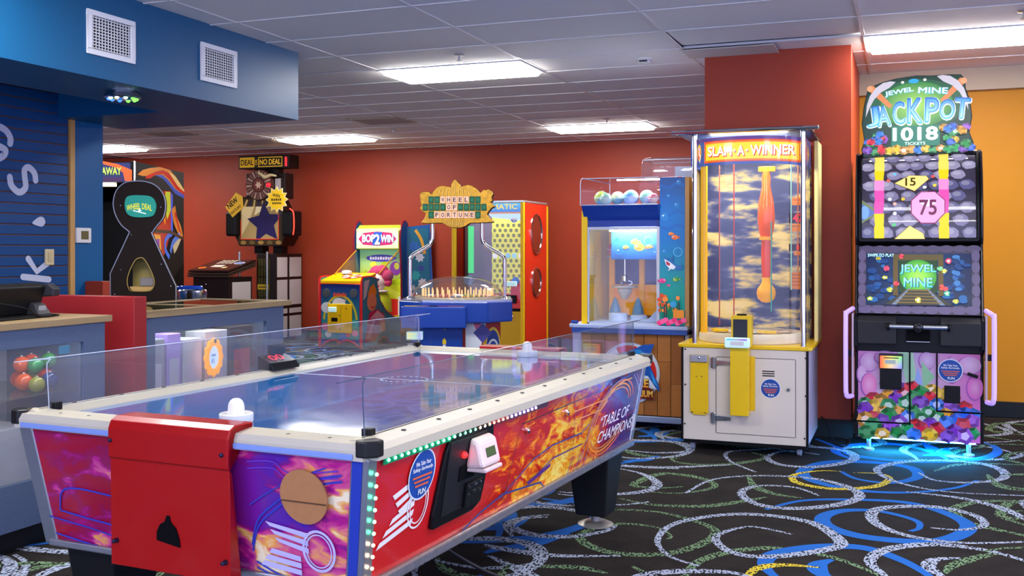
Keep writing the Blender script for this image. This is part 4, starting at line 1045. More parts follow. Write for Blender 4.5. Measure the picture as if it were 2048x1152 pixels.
# ---------------------------------------------------------------- hammer drop prize machine (white base, clear round tower)
YEL = mat('yellow_enamel', 'e8bf12', 0.35, coat=0.2)
CREAMB = mat('cream_white_laminate', 'd9cfbf', 0.4, noise=0.03, nscale=8)
def slam_machine():
    t = thing('drop_prize_machine', 'tall prize machine with clear tower, yellow marquee and cream white base', 'arcade machine', (-0.985, 6.70, 0))
    LX = lambda x: (x - 1488.5) * 0.00317
    LZ = lambda y: 1.317 - (y - 498) * 0.00321
    MB().box(-0.392, 0.392, 0.0, 0.74, 0.075, 0.675).build('base_cabinet', CREAMB, t, bevel=0.004)
    for sx in (-1, 1):
        bx('edge_trim', BLACK, t, min(sx * 0.388, sx * 0.402), max(sx * 0.388, sx * 0.402), -0.006, 0.02, 0.07, 0.675)
    bx('base_trim', BLACK, t, -0.39, 0.39, 0.02, 0.72, 0.05, 0.075)
    bx('side_panel', mat('lilac_white_laminate', 'c4c0cc', 0.4), t, 0.392, 0.40, 0.03, 0.73, 0.08, 0.67)
    ld = MB().prism([(-0.40, -0.012), (0.40, -0.012), (0.425, 0.01), (0.425, 0.76), (-0.425, 0.76), (-0.425, 0.01)], 'xy', 0.675, 0.70).build('ledge', YEL, t, bevel=0.006)
    for sx in (-1, 1):
        for y in (0.08, 0.66):
            cs = MB().lathe([(0.0, -0.014), (0.03, -0.014), (0.034, -0.01), (0.034, 0.01), (0.03, 0.014), (0.0, 0.014)], y, 0.034, 18, axis='x').build('caster', mat('clear_grey_wheel', '8d93a6', 0.3), t, smooth=True)
            cs.location = (sx * 0.34, 0, 0)
            bx('caster_fork', STEEL, cs, -0.02, 0.02, y - 0.02, y + 0.02, 0.045, 0.07)
    # door, hinges, lock, louvres, screws
    dx0, dx1, dz0, dz1 = LX(1434), LX(1590), LZ(868), LZ(716)
    dr = bx('door', CREAMB, t, dx0, dx1, -0.006, 0.002, dz0, dz1, bevel=0.002)
    seam = mat('dark_seam', '6a6258', 0.6)
    MB().box(dx0 - 0.004, dx0, -0.003, 0.001, dz0, dz1).box(dx1, dx1 + 0.004, -0.003, 0.001, dz0, dz1).box(dx0, dx1, -0.003, 0.001, dz1, dz1 + 0.004).box(dx0, dx1, -0.003, 0.001, dz0 - 0.003, dz0).build('door_gap', seam, dr)
    for y in (727, 838):
        z = LZ(y)
        hg = MB().box(LX(1423), LX(1433), -0.02, 0.0, z - 0.034, z + 0.034).prism([(LX(1433), z - 0.018), (LX(1464), z - 0.012), (LX(1464), z + 0.012), (LX(1433), z + 0.018)], 'xz', -0.018, -0.004).build('hinge', CHROME, dr, bevel=0.004)
        MB().tube([(LX(1429), -0.024, z - 0.036), (LX(1429), -0.024, z + 0.036)], 0.008, 10).build('hinge_pin', CHROME, hg, smooth=True)
    for k in range(3): bx('louvre', mat('slot_dark', '2a2622', 0.7), dr, LX(1526), LX(1550), -0.0075, -0.005, LZ(740 + 4.5 * k) - 0.004, LZ(740 + 4.5 * k) + 0.003)
    MB().lathe([(0.0, -0.018), (0.009, -0.018), (0.013, -0.012), (0.013, -0.004)], LX(1577), LZ(775), 16, axis='y').build('lock', CHROME, dr, smooth=True)
    for x, y in ((1370, 702), (1370, 774), (1369, 854), (1610, 712), (1610, 786), (1608, 869)):
        MB().lathe([(0.0, -0.006), (0.005, -0.005), (0.006, 0.0)], LX(x), LZ(y), 10, axis='y').build('screw', mat('dark_screw'), t)
    a = Art((0, -0.006, 0)); sticker(a, LX(1542), LZ(774), 0.063, 0.063); a.build('safety_sticker', PRINT, dr)
    # yellow ticket door with lock bar
    pd_ = MB().box(LX(1381), LX(1418), -0.016, 0.0, LZ(830), LZ(712)).box(LX(1386), LX(1414), -0.014, 0.0, LZ(834), LZ(830)).build('ticket_door', YEL, t, bevel=0.003)
    MB().box(LX(1382), LX(1417), -0.03, -0.016, LZ(727), LZ(712)).build('lock_bar', STEEL, pd_, bevel=0.004)
    MB().lathe([(0.0, -0.036), (0.007, -0.034), (0.008, -0.03)], LX(1400), LZ(718), 12, axis='y').build('lock', CHROME, pd_)
    for x, y in ((1394, 756), (1405, 756), (1385, 828), (1412, 829)): MB().lathe([(0.0, -0.02), (0.004, -0.019), (0.004, -0.015)], LX(x), LZ(y), 8, axis='y').build('screw', mat('dark_screw'), pd_)
    # yellow control tower with screen and card reader
    tw = MB().box(LX(1467), LX(1503), -0.11, 0.0, LZ(827), LZ(690)).box(LX(1468), LX(1508), -0.085, 0.0, LZ(692), LZ(630)).build('control_tower', YEL, t, bevel=0.004)
    bx('tower_flange', YEL, tw, LX(1503), LX(1512), -0.01, 0.0, LZ(820), LZ(712), bevel=0.002)
    bx('dark_window', mat('charcoal_mesh', '2c2c34', 0.5, noise=0.3, nscale=250), tw, LX(1472), LX(1500), -0.0885, -0.084, LZ(676), LZ(637))
    MB().tube([(LX(1478), -0.05, LZ(629)), (LX(1497), -0.05, LZ(629))], 0.008, 8).build('top_knob', BLACK, tw)
    rd = MB().box(LX(1458), LX(1507), -0.155, -0.105, LZ(692), LZ(672)).build('card_reader', mat('iridescent_reader', 'cfe4e6', 0.2, emit=0.25, ecol='9fd8d8'), tw, bevel=0.01)
    a = Art((0, -0.155, 0)); a.grid(LX(1463), LZ(677), LX(1502), LZ(674), 6, 1, lambda u, v: mixc(mixc(S('4ad8e8'), S('e05070'), u), S('7060d8'), max(0, 2 * u - 1)))
    a.rect(LX(1470), LZ(687), LX(1496), LZ(679), 'b8b8bc'); a.build('reader_print', PRINTB, rd)
    # turntable and bits on it
    CYX, CYY = 0.0, 0.37
    MB().lathe([(0.0, 0.70), (0.345, 0.70), (0.35, 0.705), (0.35, 0.745), (0.335, 0.765), (0.0, 0.765)], CYX, CYY, 48).build('turntable', mat('cream_turntable', 'e6d9b8', 0.4), t, smooth=True)
    a = Art((0, 0, 0.765), (1, 0, 0), (0, 1, 0))
    for k in range(14):
        an = 2 * PI * k / 14
        a.poly([(CYX + r * math.cos(an + d), CYY + r * math.sin(an + d)) for r, d in ((0.18, -0.16), (0.31, -0.18), (0.31, 0.18), (0.18, 0.16))], ['f3e6c6', 'f0d8c0', 'f6efdc'][k % 3])
        a.ring(CYX + 0.25 * math.cos(an), CYY + 0.25 * math.sin(an), 0.05, 0.05, 0.006, 'c8604a', 16)
    a.build('turntable_print', PRINT, t)
    for x0, y0, l, r in ((-0.17, 0.16, 0.09, 0.2), (0.13, 0.12, 0.12, 0.1), (-0.22, 0.22, 0.05, 1.0)):
        o = MB().tube([(-l / 2, 0, 0), (l / 2, 0, 0)], 0.012, 8).build('yellow_block', YEL, t, smooth=True); o.location = (x0, y0, 0.777); o.rotation_euler = (0, 0, r)
    # painted sky backdrop (curved), side frames
    sky = bpy.data.materials.new('painted_cloud_backdrop'); sky.use_nodes = True
    nt = sky.node_tree; b = nt.nodes['Principled BSDF']; L = nt.links.new
    tc = nt.nodes.new('ShaderNodeTexCoord'); mp = nt.nodes.new('ShaderNodeMapping'); mp.inputs['Scale'].default_value = (3.0, 3.0, 10.0); mp.inputs['Location'].default_value = (3.1, 1.0, 0.4)
    n = nt.nodes.new('ShaderNodeTexNoise'); n.inputs['Scale'].default_value = 1.0; n.inputs['Detail'].default_value = 4; n.inputs['Roughness'].default_value = 0.5
    cr = nt.nodes.new('ShaderNodeValToRGB')
    e = cr.color_ramp.elements; e[0].position = 0.43; e[0].color = (*S('323c66'), 1); e[1].position = 0.60; e[1].color = (*S('ecd488'), 1)
    for p, c in ((0.49, '4a527c'), (0.53, '948e84'), (0.56, 'd2ba72')):
        q = e.new(p); q.color = (*S(c), 1)
    L(tc.outputs['Object'], mp.inputs[0]); L(mp.outputs[0], n.inputs['Vector']); L(n.outputs['Fac'], cr.inputs[0]); L(cr.outputs[0], b.inputs['Base Color'])
    b.inputs['Roughness'].default_value = 0.5
    m = MB(); N = 20
    for k in range(N + 1):
        x = -0.36 + 0.72 * k / N; y = 0.58 + 0.1 * (1 - (x / 0.36) ** 2) ** 0.5 if abs(x) < 0.36 else 0.58
        m.v += [(x, y, 0.70), (x, y, 2.03), (x, 0.72, 0.70), (x, 0.72, 2.03)]
    for k in range(N):
        o = 4 * k
        m.f += [[o, o + 4, o + 5, o + 1], [o + 2, o + 3, o + 7, o + 6]]; m.m += [0, 0]
    m.build('backdrop', sky, t, smooth=True, recalc=False)
    MB().box(-0.295, -0.255, 0.10, 0.14, 0.765, 1.92).build('yellow_post', mat('amber_post', 'ffb808', 0.35, emit=0.15), t, bevel=0.004)  # faint glow put into the post colour to brighten it
    MB().box(0.40, 0.425, 0.45, 0.75, 0.70, 2.04).box(-0.425, -0.40, 0.5, 0.75, 0.70, 2.04).build('rear_frame', mat('pale_yellow_frame', 'e4d48a', 0.4), t, bevel=0.003)
    # orange dropper hanging in the middle
    OR = mat('orange_translucent', 'e65a04', 0.2, coat=0.3, emit=0.12, ecol='f05010'); OY = mat('amber_plastic', 'eaa000', 0.3, emit=0.1)
    cx, cy = LX(1516) + 0.01, 0.36
    dp = MB().lathe([(0.022, 1.84), (0.030, 1.80), (0.028, 1.74), (0.052, 1.62), (0.058, 1.53), (0.050, 1.45), (0.034, 1.385)], cx, cy, 24).build('dropper_body', OR, t, smooth=True)
    MB().lathe([(0.03, 1.40), (0.046, 1.398), (0.046, 1.378), (0.03, 1.375)], cx, cy, 20).build('collar', OY, dp, smooth=True)
    MB().lathe([(0.03, 1.38), (0.034, 1.30), (0.031, 1.20), (0.026, 1.12)], cx, cy, 20).build('dropper_neck', mat('red_orange_plastic', 'dc4408', 0.25, coat=0.4, emit=0.1), dp, smooth=True)
    MB().lathe([(0.026, 1.13), (0.03, 1.09), (0.058, 1.05), (0.064, 1.02), (0.055, 0.985), (0.03, 0.962), (0.0, 0.956)], cx, cy, 24).build('dropper_tip', OY, dp, smooth=True)
    MB().box(cx - 0.05, cx + 0.06, cy - 0.02, cy + 0.02, 1.835, 1.87).build('hanger', OY, dp, bevel=0.004)
    for x, y, c, z0, z1 in ((1457, 0.25, 'c83a22', 0.77, 1.90), (1424, 0.30, 'b8584a', 0.80, 1.88), (1532, 0.30, '22a088', 0.90, 1.5), (1575, 0.22, '9fe0c0', 1.05, 1.88), (1588, 0.24, 'e08050', 1.05, 1.88)):  # thin rods standing in for coloured reflection streaks in the tower
        MB().tube([(LX(x), y, z0), (LX(x), y, z1)], 0.004, 6).build('reflection_rod', mat('rod_' + c, c, 0.3), t)
    # orange notices and red digits at the right
    def plate(x0, y0, x1, y1, lines):
        o = bx('notice_plate', mat('orange_notice', 'ea8408', 0.4), t, LX(x0), LX(x1), 0.30, 0.305, LZ(y1), LZ(y0))
        a = Art((0, 0.30, 0))
        for k in range(lines): a.rect(LX(x0 + 4), LZ(y0 + 6 + 7 * k), LX(x1 - 4), LZ(y0 + 4 + 7 * k), 'b85a18')
        a.build('notice_print', PRINT, o)
    plate(1572, 392, 1600, 408, 1); plate(1570, 446, 1600, 462, 1); plate(1570, 546, 1598, 580, 4); plate(1578, 503, 1600, 511, 0)
    for y0, y1, s in ((424, 445, '47'), (488, 502, '1')):
        o = bx('digit_display', mat('dark_red_display', '3a0c10', 0.3), t, LX(1568), LX(1600), 0.30, 0.31, LZ(y1), LZ(y0))
        a = Art((0, 0.30, 0)); a.text(s, LX(1586), (LZ(y0) + LZ(y1)) / 2, 0.065 if len(s) > 1 else 0.012, (y1 - y0) * 0.0024, 'ff2434', 0.012); a.build('digits', PRINTS, o)
    # clear tower wall
    m = MB(); N = 56; n_ = 3.2
    def se(ph, a_, b_):
        c, s = math.cos(ph), math.sin(ph)
        return (math.copysign(abs(c) ** (2 / n_), c) * a_, CYY + math.copysign(abs(s) ** (2 / n_), s) * b_)
    ring = [se(PI + PI * k / N, 0.372, 0.368) for k in range(N + 1)]
    for z in (0.70, 2.04): m.v += [(p[0], p[1], z) for p in ring]
    for k in range(N): m.f.append((k, k + 1, N + 2 + k, N + 1 + k)); m.m.append(0)
    m.build('clear_tower', glass_mat('tower_acrylic', (0.97, 0.97, 0.97), 1.45, 0.03), t, smooth=True)
    for x in (1388, 1604):
        MB().tube([(LX(x), 0.03, 0.70), (LX(x), 0.03, 2.06)], 0.0165, 16).build('chrome_post', CHROME, t, smooth=True)
    rf = MB().prism([(-0.42, 0.0), (-0.36, -0.03), (0.36, -0.03), (0.42, 0.0), (0.425, 0.74), (-0.425, 0.74)], 'xy', 2.062, 2.09).build('roof', mat('roof_plate', '3b4870', 0.25, 0.5), t, bevel=0.004)
    MB().tube(cat_rom([(-0.425, 0.7, 2.076), (-0.425, 0.05, 2.076), (-0.40, -0.02, 2.076), (0.40, -0.02, 2.076), (0.425, 0.05, 2.076), (0.425, 0.7, 2.076)], 4), 0.013, 8).build('roof_rim', CHROME, rf, smooth=True)
    # curved backlit marquee
    def fm(u, v, h):
        q = min(abs(u) / 0.362, 0.9995)
        return (u, CYY - 0.352 * (1 - q ** n_) ** (1 / n_) - h, v)
    a = Art(fn=fm, h=0.001, eps=0.0006)
    z0, z1 = 1.865, 2.045
    sp = lambda u: 0.012 * (1 - (u / 0.36) ** 2)
    def band(c, lo, hi, ua, ub):
        N2 = 40
        pts = []
        for k in range(N2 + 1):
            u = ua + (ub - ua) * k / N2
            pts += [(u, lo + sp(u) - 0.012), (u, hi + sp(u) - 0.012)]
        a.raw(pts, [(2 * k, 2 * k + 2, 2 * k + 3, 2 * k + 1) for k in range(N2)], C(c))
    band('3f5590', z0, z1, -0.36, 0.36); band('5a3a78', z1 - 0.022, z1, -0.36, 0.36); band('e04418', z0 + 0.018, z1 - 0.022, -0.262, 0.342); band('f07a1c', z0 + 0.024, z1 - 0.030, -0.258, 0.338); band('fccf2a', z0 + 0.034, z1 - 0.040, -0.25, 0.33)
    w_ = lambda x, y: (x, y + 0.10 * 0.0)
    for dx, dz, c, bo in ((0.004, -0.005, 'c03414', 0.05), (0, 0, 'fff3d0', 0.03)):
        for s_, u_, w_2 in (('SLAM', -0.157, 0.155), ('A', -0.019, 0.042), ('WINNER', 0.176, 0.265)): a.text(s_, u_ + dx, 1.952 + dz, w_2, 0.06, c, bo)
        for u_ in (-0.0585, 0.0205): a.ell(u_ + dx, 1.952 + dz, 0.007, 0.008, c, 10)
    for s in (-1, 1):
        uc = -0.30 if s < 0 else 0.352
        a.ell(uc, 1.95, 0.016 if s < 0 else 0.006, 0.055, 'f0c030', 16); a.ell(uc, 1.945, 0.011 if s < 0 else 0.004, 0.045, 'e0441c', 14)
        if s < 0: a.rect(uc - 0.004, 1.93, uc + 0.004, 1.985, 'fff0e0')
    a.build('marquee', print_mat('marquee_backlit', 0.45, 0.2), t)
    for s in (-1, 1):
        a = Art((s * 0.362, 0.62 if s < 0 else 0.12, 0), (0, -s * -1 if s > 0 else -1, 0), (0, 0, 1))
        a.rect(0.0, z0, 0.5, z1, '3f5590'); a.ell(0.12, 1.96, 0.05, 0.06, 'e8a030'); a.ell(0.16, 1.94, 0.04, 0.05, 'c83060'); a.star(0.3, 1.95, 0.07, 0.035, 6, 'f0b030'); a.build('marquee_side', print_mat('marquee_backlit'), t)
    # the tower's own lamp
    bx('tower_lamp', mat('tower_tube', 'fff4dc', 0.4, emit=34.0, ecol=(1, 0.93, 0.78)), t, -0.25, 0.25, 0.16, 0.26, 1.985, 1.993)
slam_machine()
o = MB().tube(cat_rom([(-0.56, 7.40, 0.16), (-0.52, 7.36, 0.13), (-0.49, 7.30, 0.05), (-0.45, 7.24, 0.008), (-0.40, 7.16, 0.008), (-0.37, 7.3, 0.008), (-0.38, 7.5, 0.008)], 8), 0.005, 8).build('power_cable', mat('black_cable'), smooth=True)
tag(o, 'black power cable behind the cream machine base, beside the red column', 'cable')

# ---------------------------------------------------------------- gem themed ticket machine
def jewel_machine():
    t = thing('gem_ticket_machine', 'tall dark ticket machine with gem artwork, lit jackpot topper and cyan underglow', 'arcade machine', (0.06, 7.10, 0))
    LX = lambda x: (x - 1839) * 0.00298
    LZ = lambda y: 1.317 - (y - 498) * 0.00321
    W = 0.385
    prof = [(0, .09), (0, .645), (-.09, .69), (-.09, .87), (-.03, .895), (.07, 1.34), (.03, 1.37), (.035, 1.55), (.08, 1.78), (.17, 1.945), (.26, 1.965), (.7, 1.965), (.7, .09)]
    for s in (-1, 1):
        MB().prism(prof, 'yz', s * W, s * (W - 0.02)).build('side_panel', BLACK, t, bevel=0.004)
        MB().tube(cat_rom([(s * (W - 0.01), p[0] - 0.004, p[1]) for p in prof[4:10]], 5), 0.006, 6).build('side_edge', mat('glossy_edge', '1a1a24', 0.2), t, smooth=True)
    bx('rear_cabinet', BLACKM, t, -W + 0.02, W - 0.02, 0.32, 0.69, 0.1, 1.95)
    bx('front_carcass', BLACKM, t, -W + 0.02, W - 0.02, 0.01, 0.32, 0.095, 0.66)
    # printed lower front
    fp = bx('front_panel', mat('panel_core', '2a2030', 0.5), t, -W + 0.02, W - 0.02, -0.002, 0.012, 0.092, 0.655)
    a = Art((0, -0.002, 0), eps=0.00012)
    x0, x1, z0, z1 = -W + 0.021, W - 0.021, 0.094, 0.653
    def bg(u, v):
        mint = S('d2e8dc'); pk = S('d070b4'); lil = S('b08cbc')
        d = abs(u - 0.42) * 2.0
        return mixc(mixc(mint, lil, min(1, v * 0.9)), pk, min(1, d ** 1.3))
    a.grid(x0, z0, x1, z1, 14, 10, bg)
    for u, v, ra, rb, c in ((-0.30, 0.58, 0.06, 0.065, 'c896c4'), (-0.345, 0.50, 0.03, 0.06, 'd6a4cc'), (-0.20, 0.61, 0.07, 0.05, 'b07cb4'), (0.30, 0.58, 0.07, 0.06, 'cc9ac8'), (0.20, 0.55, 0.04, 0.09, 'c08cc0'), (0.33, 0.44, 0.05, 0.08, 'd668b8'), (-0.30, 0.43, 0.05, 0.08, 'e07ab4'), (0.05, 0.60, 0.05, 0.06, 'b890bc')):
        a.ell(u, v, ra, rb, '9a5aa4', 18); a.ell(u + 0.004, v + 0.003, ra * 0.93, rb * 0.93, c, 18, c2=mixc(S(c), (1, 1, 1), 0.25))
    a.poly([(-0.12, 0.655 - 0.002), (-0.03, 0.653), (0.0, 0.40), (-0.06, 0.42)], '9cc8a4'); a.poly([(0.02, 0.60), (0.10, 0.50), (0.03, 0.42)], '8abf92'); a.poly([(-0.24, 0.44), (-0.14, 0.56), (-0.17, 0.42)], '6a78c8'); a.poly([(0.0, 0.56), (0.03, 0.45), (-0.03, 0.44)], '92a4d8')
    rnd = random.Random(5)
    rows = [(0.405, 0.55), (0.375, 0.75), (0.345, 0.9), (0.31, 1.0), (0.275, 1.0), (0.24, 1.0), (0.205, 1.0), (0.17, 1.0), (0.135, 1.0)]
    for ri, (z, ext) in enumerate(rows):
        n = 7
        for k in range(n):
            u = (-1 + 2 * (k + 0.5 + 0.5 * (ri % 2) - 0.25) / n) * 0.34
            hump = 0.03 * math.cos(u * 9) if ri < 4 else 0
            if abs(u) > 0.34 * ext + 0.02: continue
            a.gem(u + rnd.uniform(-0.012, 0.012), z + hump - 0.005 + rnd.uniform(-0.008, 0.008), rnd.uniform(0.044, 0.058), rnd.choice(GEMS))
    a.build('gem_artwork', PRINT, fp)
    def strip(u0, v0, u1, v1): bx('door_gap', BLACKM, fp, LX(u0), LX(u1), -0.014, 0.0, LZ(v1), LZ(v0))
    strip(1821, 702, 1824, 850); strip(1709, 846, 1822, 849); strip(1875, 705, 1878, 821); strip(1878, 818, 1967, 821)
    bx('bill_acceptor', BLACK, fp, LX(1762), LX(1806), -0.03, 0.0, LZ(780), LZ(737), bevel=0.004)
    bx('ticket_slot', BLACK, fp, LX(1891), LX(1922), -0.02, 0.0, LZ(802), LZ(768), bevel=0.004)
    rd = bx('card_reader', mat('reader_shell', '24242a', 0.3), fp, LX(1760), LX(1809), -0.05, 0.0, LZ(738), LZ(708), bevel=0.006)
    a = Art((0, -0.05, 0))
    a.grid(LX(1762), LZ(737), LX(1807), LZ(712), 8, 4, lambda u, v: mixc(mixc(S('ff5a48'), S('ffd860'), min(1, u * 2)), mixc(S('58e070'), S('6a70ff'), 1 - v), max(0, u - 0.25) * 1.2))
    a.rect(LX(1772), LZ(728), LX(1794), LZ(720), '8a9aa0'); a.rect(LX(1770), LZ(717), LX(1800), LZ(715), '1a3030'); a.build('reader_glow', PRINTL, rd)
    a = Art((0, -0.012, 0)); sticker(a, LX(1903), LZ(738), 0.073, 0.073); a.build('safety_sticker', PRINT, fp)
    MB().tube([(LX(1936), -0.03, LZ(742)), (LX(1956), -0.03, LZ(748))], 0.01, 8).build('handle', BLACK, fp, smooth=True)
    # console with lever bar
    bx('console_body', BLACK, t, -W + 0.02, W - 0.02, -0.02, 0.3, 0.66, 0.885)
    for s in (-1, 1):
        x_ = sorted((s * 0.13, s * (W - 0.02)))
        MB().prism([(-0.02, 0.70), (-0.10, 0.71), (-0.11, 0.855), (-0.03, 0.885)], 'yz', x_[0], x_[1]).build('console_box', mat('dark_leatherette', '2a2a2c', 0.55, noise=0.2, nscale=120), t, bevel=0.006)
        MB().tube([(s * 0.17, -0.125, 0.825), (s * 0.185, -0.125, 0.825)], 0.026, 14).build('bar_mount', BLACK, t, smooth=True)
    br = MB().tube([(-0.17, -0.125, 0.825), (0.17, -0.125, 0.825)], 0.012, 12).build('lever_bar', STEEL, t, smooth=True)
    MB().ball((0, -0.13, 0.822), 0.032, 16, 10).build('lever_knob', mat('gunmetal', '3a3a3e', 0.25, 0.7), br, smooth=True)
    ts = bx('ticket_outlet', BLACKM, t, -0.07, 0.07, -0.06, -0.02, 0.72, 0.80)
    bx('outlet_lip', STEEL, ts, -0.07, 0.07, -0.065, -0.06, 0.725, 0.729)
    # tilted screen with stone bezel
    A0, A1 = Vector((0, -0.028, 0.90)), Vector((0, 0.068, 1.335))
    uy = (A1 - A0).normalized(); HH = (A1 - A0).length
    MB().hexa([(-0.365, -0.028, 0.90), (0.365, -0.028, 0.90), (0.365, 0.02, 0.89), (-0.365, 0.02, 0.89)], [(-0.365, 0.068, 1.335), (0.365, 0.068, 1.335), (0.365, 0.12, 1.33), (-0.365, 0.12, 1.33)]).build('screen_housing', BLACKM, t)
    a = Art(A0, (1, 0, 0), uy)
    a.rect(-0.362, 0, 0.362, HH, '4a4058')
    rnd2 = random.Random(3)
    for k in range(9):
        u = -0.32 + 0.08 * k
        a.ell(u, 0.03, 0.043, 0.03, '6e5f86', 14); a.ell(u + 0.01, HH - 0.02, 0.042, 0.025, '5c5070', 14)
    for k in range(5):
        for s in (-1, 1): a.ell(s * 0.34, 0.08 + 0.075 * k, 0.025, 0.038, '6a5d80', 14)
    a.build('stone_bezel', PRINT, t)
    a = Art(A0, (1, 0, 0), uy, h=0.008)
    sx0, sx1, sy0, sy1 = -0.315, 0.315, 0.055, HH - 0.05
    def sc(u, v):
        d = min(1, abs(u - 0.5) * 2); return mixc(S('1a3a66'), S('10204a'), d) if v > 0.2 else S('1e2c4a')
    a.grid(sx0, sy0, sx1, sy1, 10, 6, sc)
    for k in range(60):
        s = rnd2.choice((-1, 1)); u = s * rnd2.uniform(0.13, 0.30); v = rnd2.uniform(sy0 + 0.02, sy1 - 0.02)
        a.ell(u, v, rnd2.uniform(0.014, 0.028), rnd2.uniform(0.012, 0.02), rnd2.choice(('1d4a8a', '2a5c9c', '163666', '3a70b0', '183c78')), 9)
    a.poly([(-0.15, sy0 + 0.06), (-0.12, sy0 + 0.06), (-0.12, sy1 - 0.03), (-0.15, sy1 - 0.03)], '5a4a2a'); a.poly([(0.12, sy0 + 0.06), (0.15, sy0 + 0.06), (0.15, sy1 - 0.03), (0.12, sy1 - 0.03)], '5a4a2a')
    a.rect(-0.15, sy1 - 0.05, 0.15, sy1 - 0.01, '544a30'); a.rect(-0.115, sy0 + 0.08, 0.115, sy1 - 0.05, '1c3c28')
    a.ell(0, 0.24, 0.11, 0.11, '2f8c34', 24, c2='9ce85a')
    a.poly([(-0.2, sy0), (0.2, sy0), (0.07, sy0 + 0.1), (-0.07, sy0 + 0.1)], '3a3a34')
    for s in (-1, 1): a.poly([(s * 0.16, sy0), (s * 0.13, sy0), (s * 0.045, sy0 + 0.11), (s * 0.055, sy0 + 0.11)], '6a7a9a')
    for k in range(5): a.rect(-0.14 + 0.018 * k, sy0 + 0.012 + 0.02 * k, 0.14 - 0.018 * k, sy0 + 0.018 + 0.02 * k, '7a6438')
    for dx, c, bo in ((0.003, '0a3a70', 0.04), (0, '48c8f8', 0.015)):
        a.text('JEWEL', dx, 0.285, 0.215, 0.062, c, bo, c2='9ff4ff' if dx == 0 else None); a.text('MINE', dx, 0.20, 0.17, 0.058, c, bo, c2='9ff4ff' if dx == 0 else None)
    a.text('SWIPE TO PLAY', -0.225, sy1 - 0.018, 0.16, 0.02, 'b8f0ff', 0.02)
    for u, v, c in ((-0.19, 0.29, 'f0406a'), (-0.2, 0.23, 'd8d840'), (0.18, 0.34, 'f0386a'), (0.16, 0.16, 'ff4a5a'), (0.14, 0.17, 'f04a48'), (0.13, 0.29, '70e0a0'), (0.155, 0.275, 'e8e060'), (-0.17, 0.15, 'c8e050'), (-0.29, 0.09, 'c0e030'), (0.0, 0.085, 'f0e050'), (0.22, 0.08, 'd8d860'), (-0.13, 0.19, 'f03a50'), (-0.1, 0.37, 'e83a50'), (0.17, 0.13, '50d0a0'), (-0.24, 0.355, 'a8a030')):
        a.gem(u, v, 0.019, c)
    a.build('screen', PRINTS, t)
    # curved upper window with drum artwork
    P0, P1, P2 = (0.035, 1.375), (0.03, 1.74), (0.175, 1.94)
    def wc(v):
        q = v
        return tuple((1 - q) ** 2 * P0[i] + 2 * q * (1 - q) * P1[i] + q * q * P2[i] for i in (0, 1))
    def fw(u, v, h):
        y, z = wc(v); return (u, y + 0.035 - h, z)
    a = Art(fn=fw, h=0.001, eps=0.0004)
    a.grid(-0.36, 0, 0.36, 1, 2, 16, lambda u, v: S('3a3448'))
    rnd3 = random.Random(11)
    for r in range(8):
        for k in range(7 - r % 2):
            su, sv = -0.30 + 0.10 * k + (0.05 if r % 2 else 0) + rnd3.uniform(-0.012, 0.012), 0.06 + 0.125 * r
            cst = rnd3.choice(('8a84a4', '7a7496', '948eaa', '5c5a84'))
            a.poly([(max(-0.355, min(0.355, su + (0.055 if q % 2 else 0.048) * rnd3.uniform(0.85, 1.0) * math.cos(PI * q / 4 + 0.4))), min(0.995, max(0.005, sv + 0.066 * rnd3.uniform(0.85, 1.0) * math.sin(PI * q / 4 + 0.4)))) for q in range(8)], cst)
            a.ell(su - 0.008, min(0.96, sv + 0.015), 0.026, 0.028, mixc(S(cst), (1, 1, 1), 0.14), 9)
    for u in (-0.235, 0.155):
        for k in range(8):
            pk = 2 <= k <= 4
            a.poly([(u - 0.03 + 0.004 * (k % 2), 0.125 * k), (u + 0.03 - 0.003 * (k % 3), 0.125 * k), (u + 0.03, 0.125 * (k + 1)), (u - 0.032, 0.125 * (k + 1))], ('e050a8' if k < 4 else 'f090c8') if pk else ('f4d020' if k < 6 else 'f4dc60'))
    def plate(pts, c, line, s, u, v, w, h_, tc):
        cx = sum(p[0] for p in pts) / len(pts); cy = sum(p[1] for p in pts) / len(pts)
        a.poly([(cx + (p[0] - cx) * 1.06, cy + (p[1] - cy) * 1.06) for p in pts], line); a.poly(pts, c)
        if s: a.text(s, u, v, w, h_, tc, 0.02)
    plate([(-0.14, 0.585), (-0.05, 0.68), (0.05, 0.67), (0.065, 0.63), (-0.02, 0.49)], 'f6dc84', '6a5418', '15', -0.045, 0.60, 0.06, 0.095, '4a3a0c')
    oc = [(0.06 + 0.105 * math.cos(PI / 8 + PI * k / 4), 0.315 + 0.17 * math.sin(PI / 8 + PI * k / 4)) for k in range(8)]
    plate(oc, 'f2a6d2', '90306a', '75', 0.06, 0.31, 0.10, 0.15, '6a1450')
    a.poly([(oc[k][0] * 0.5 + 0.03, oc[k][1] * 0.5 + 0.1575) for k in range(8)][:4] + [(0.06, 0.315)], 'fbd6ec'); a.text('75', 0.06, 0.31, 0.10, 0.15, '6a1450', 0.02)
    plate([(-0.14, 0.01), (-0.05, 0.13), (0.03, 0.06), (0.04, 0.01)], 'f6dc84', '6a5418', None, 0, 0, 0, 0, '')
    for u, v, c in ((-0.17, 0.40, 'e8f0ff'), (-0.14, 0.35, 'f8b0a0'), (-0.09, 0.40, 'e8c030'), (-0.14, 0.25, 'e8f4ff'), (-0.145, 0.14, '60c880'), (0.04, 0.53, 'e0f0ff'), (0.10, 0.55, 'f0d040'), (0.09, 0.66, 'e85a50'), (-0.18, 0.62, 'e86050'), (-0.14, 0.70, '70c0e0')): a.ell(u, v, 0.012, 0.018, c, 8)
    a.build('drum_artwork', PRINTL, t)
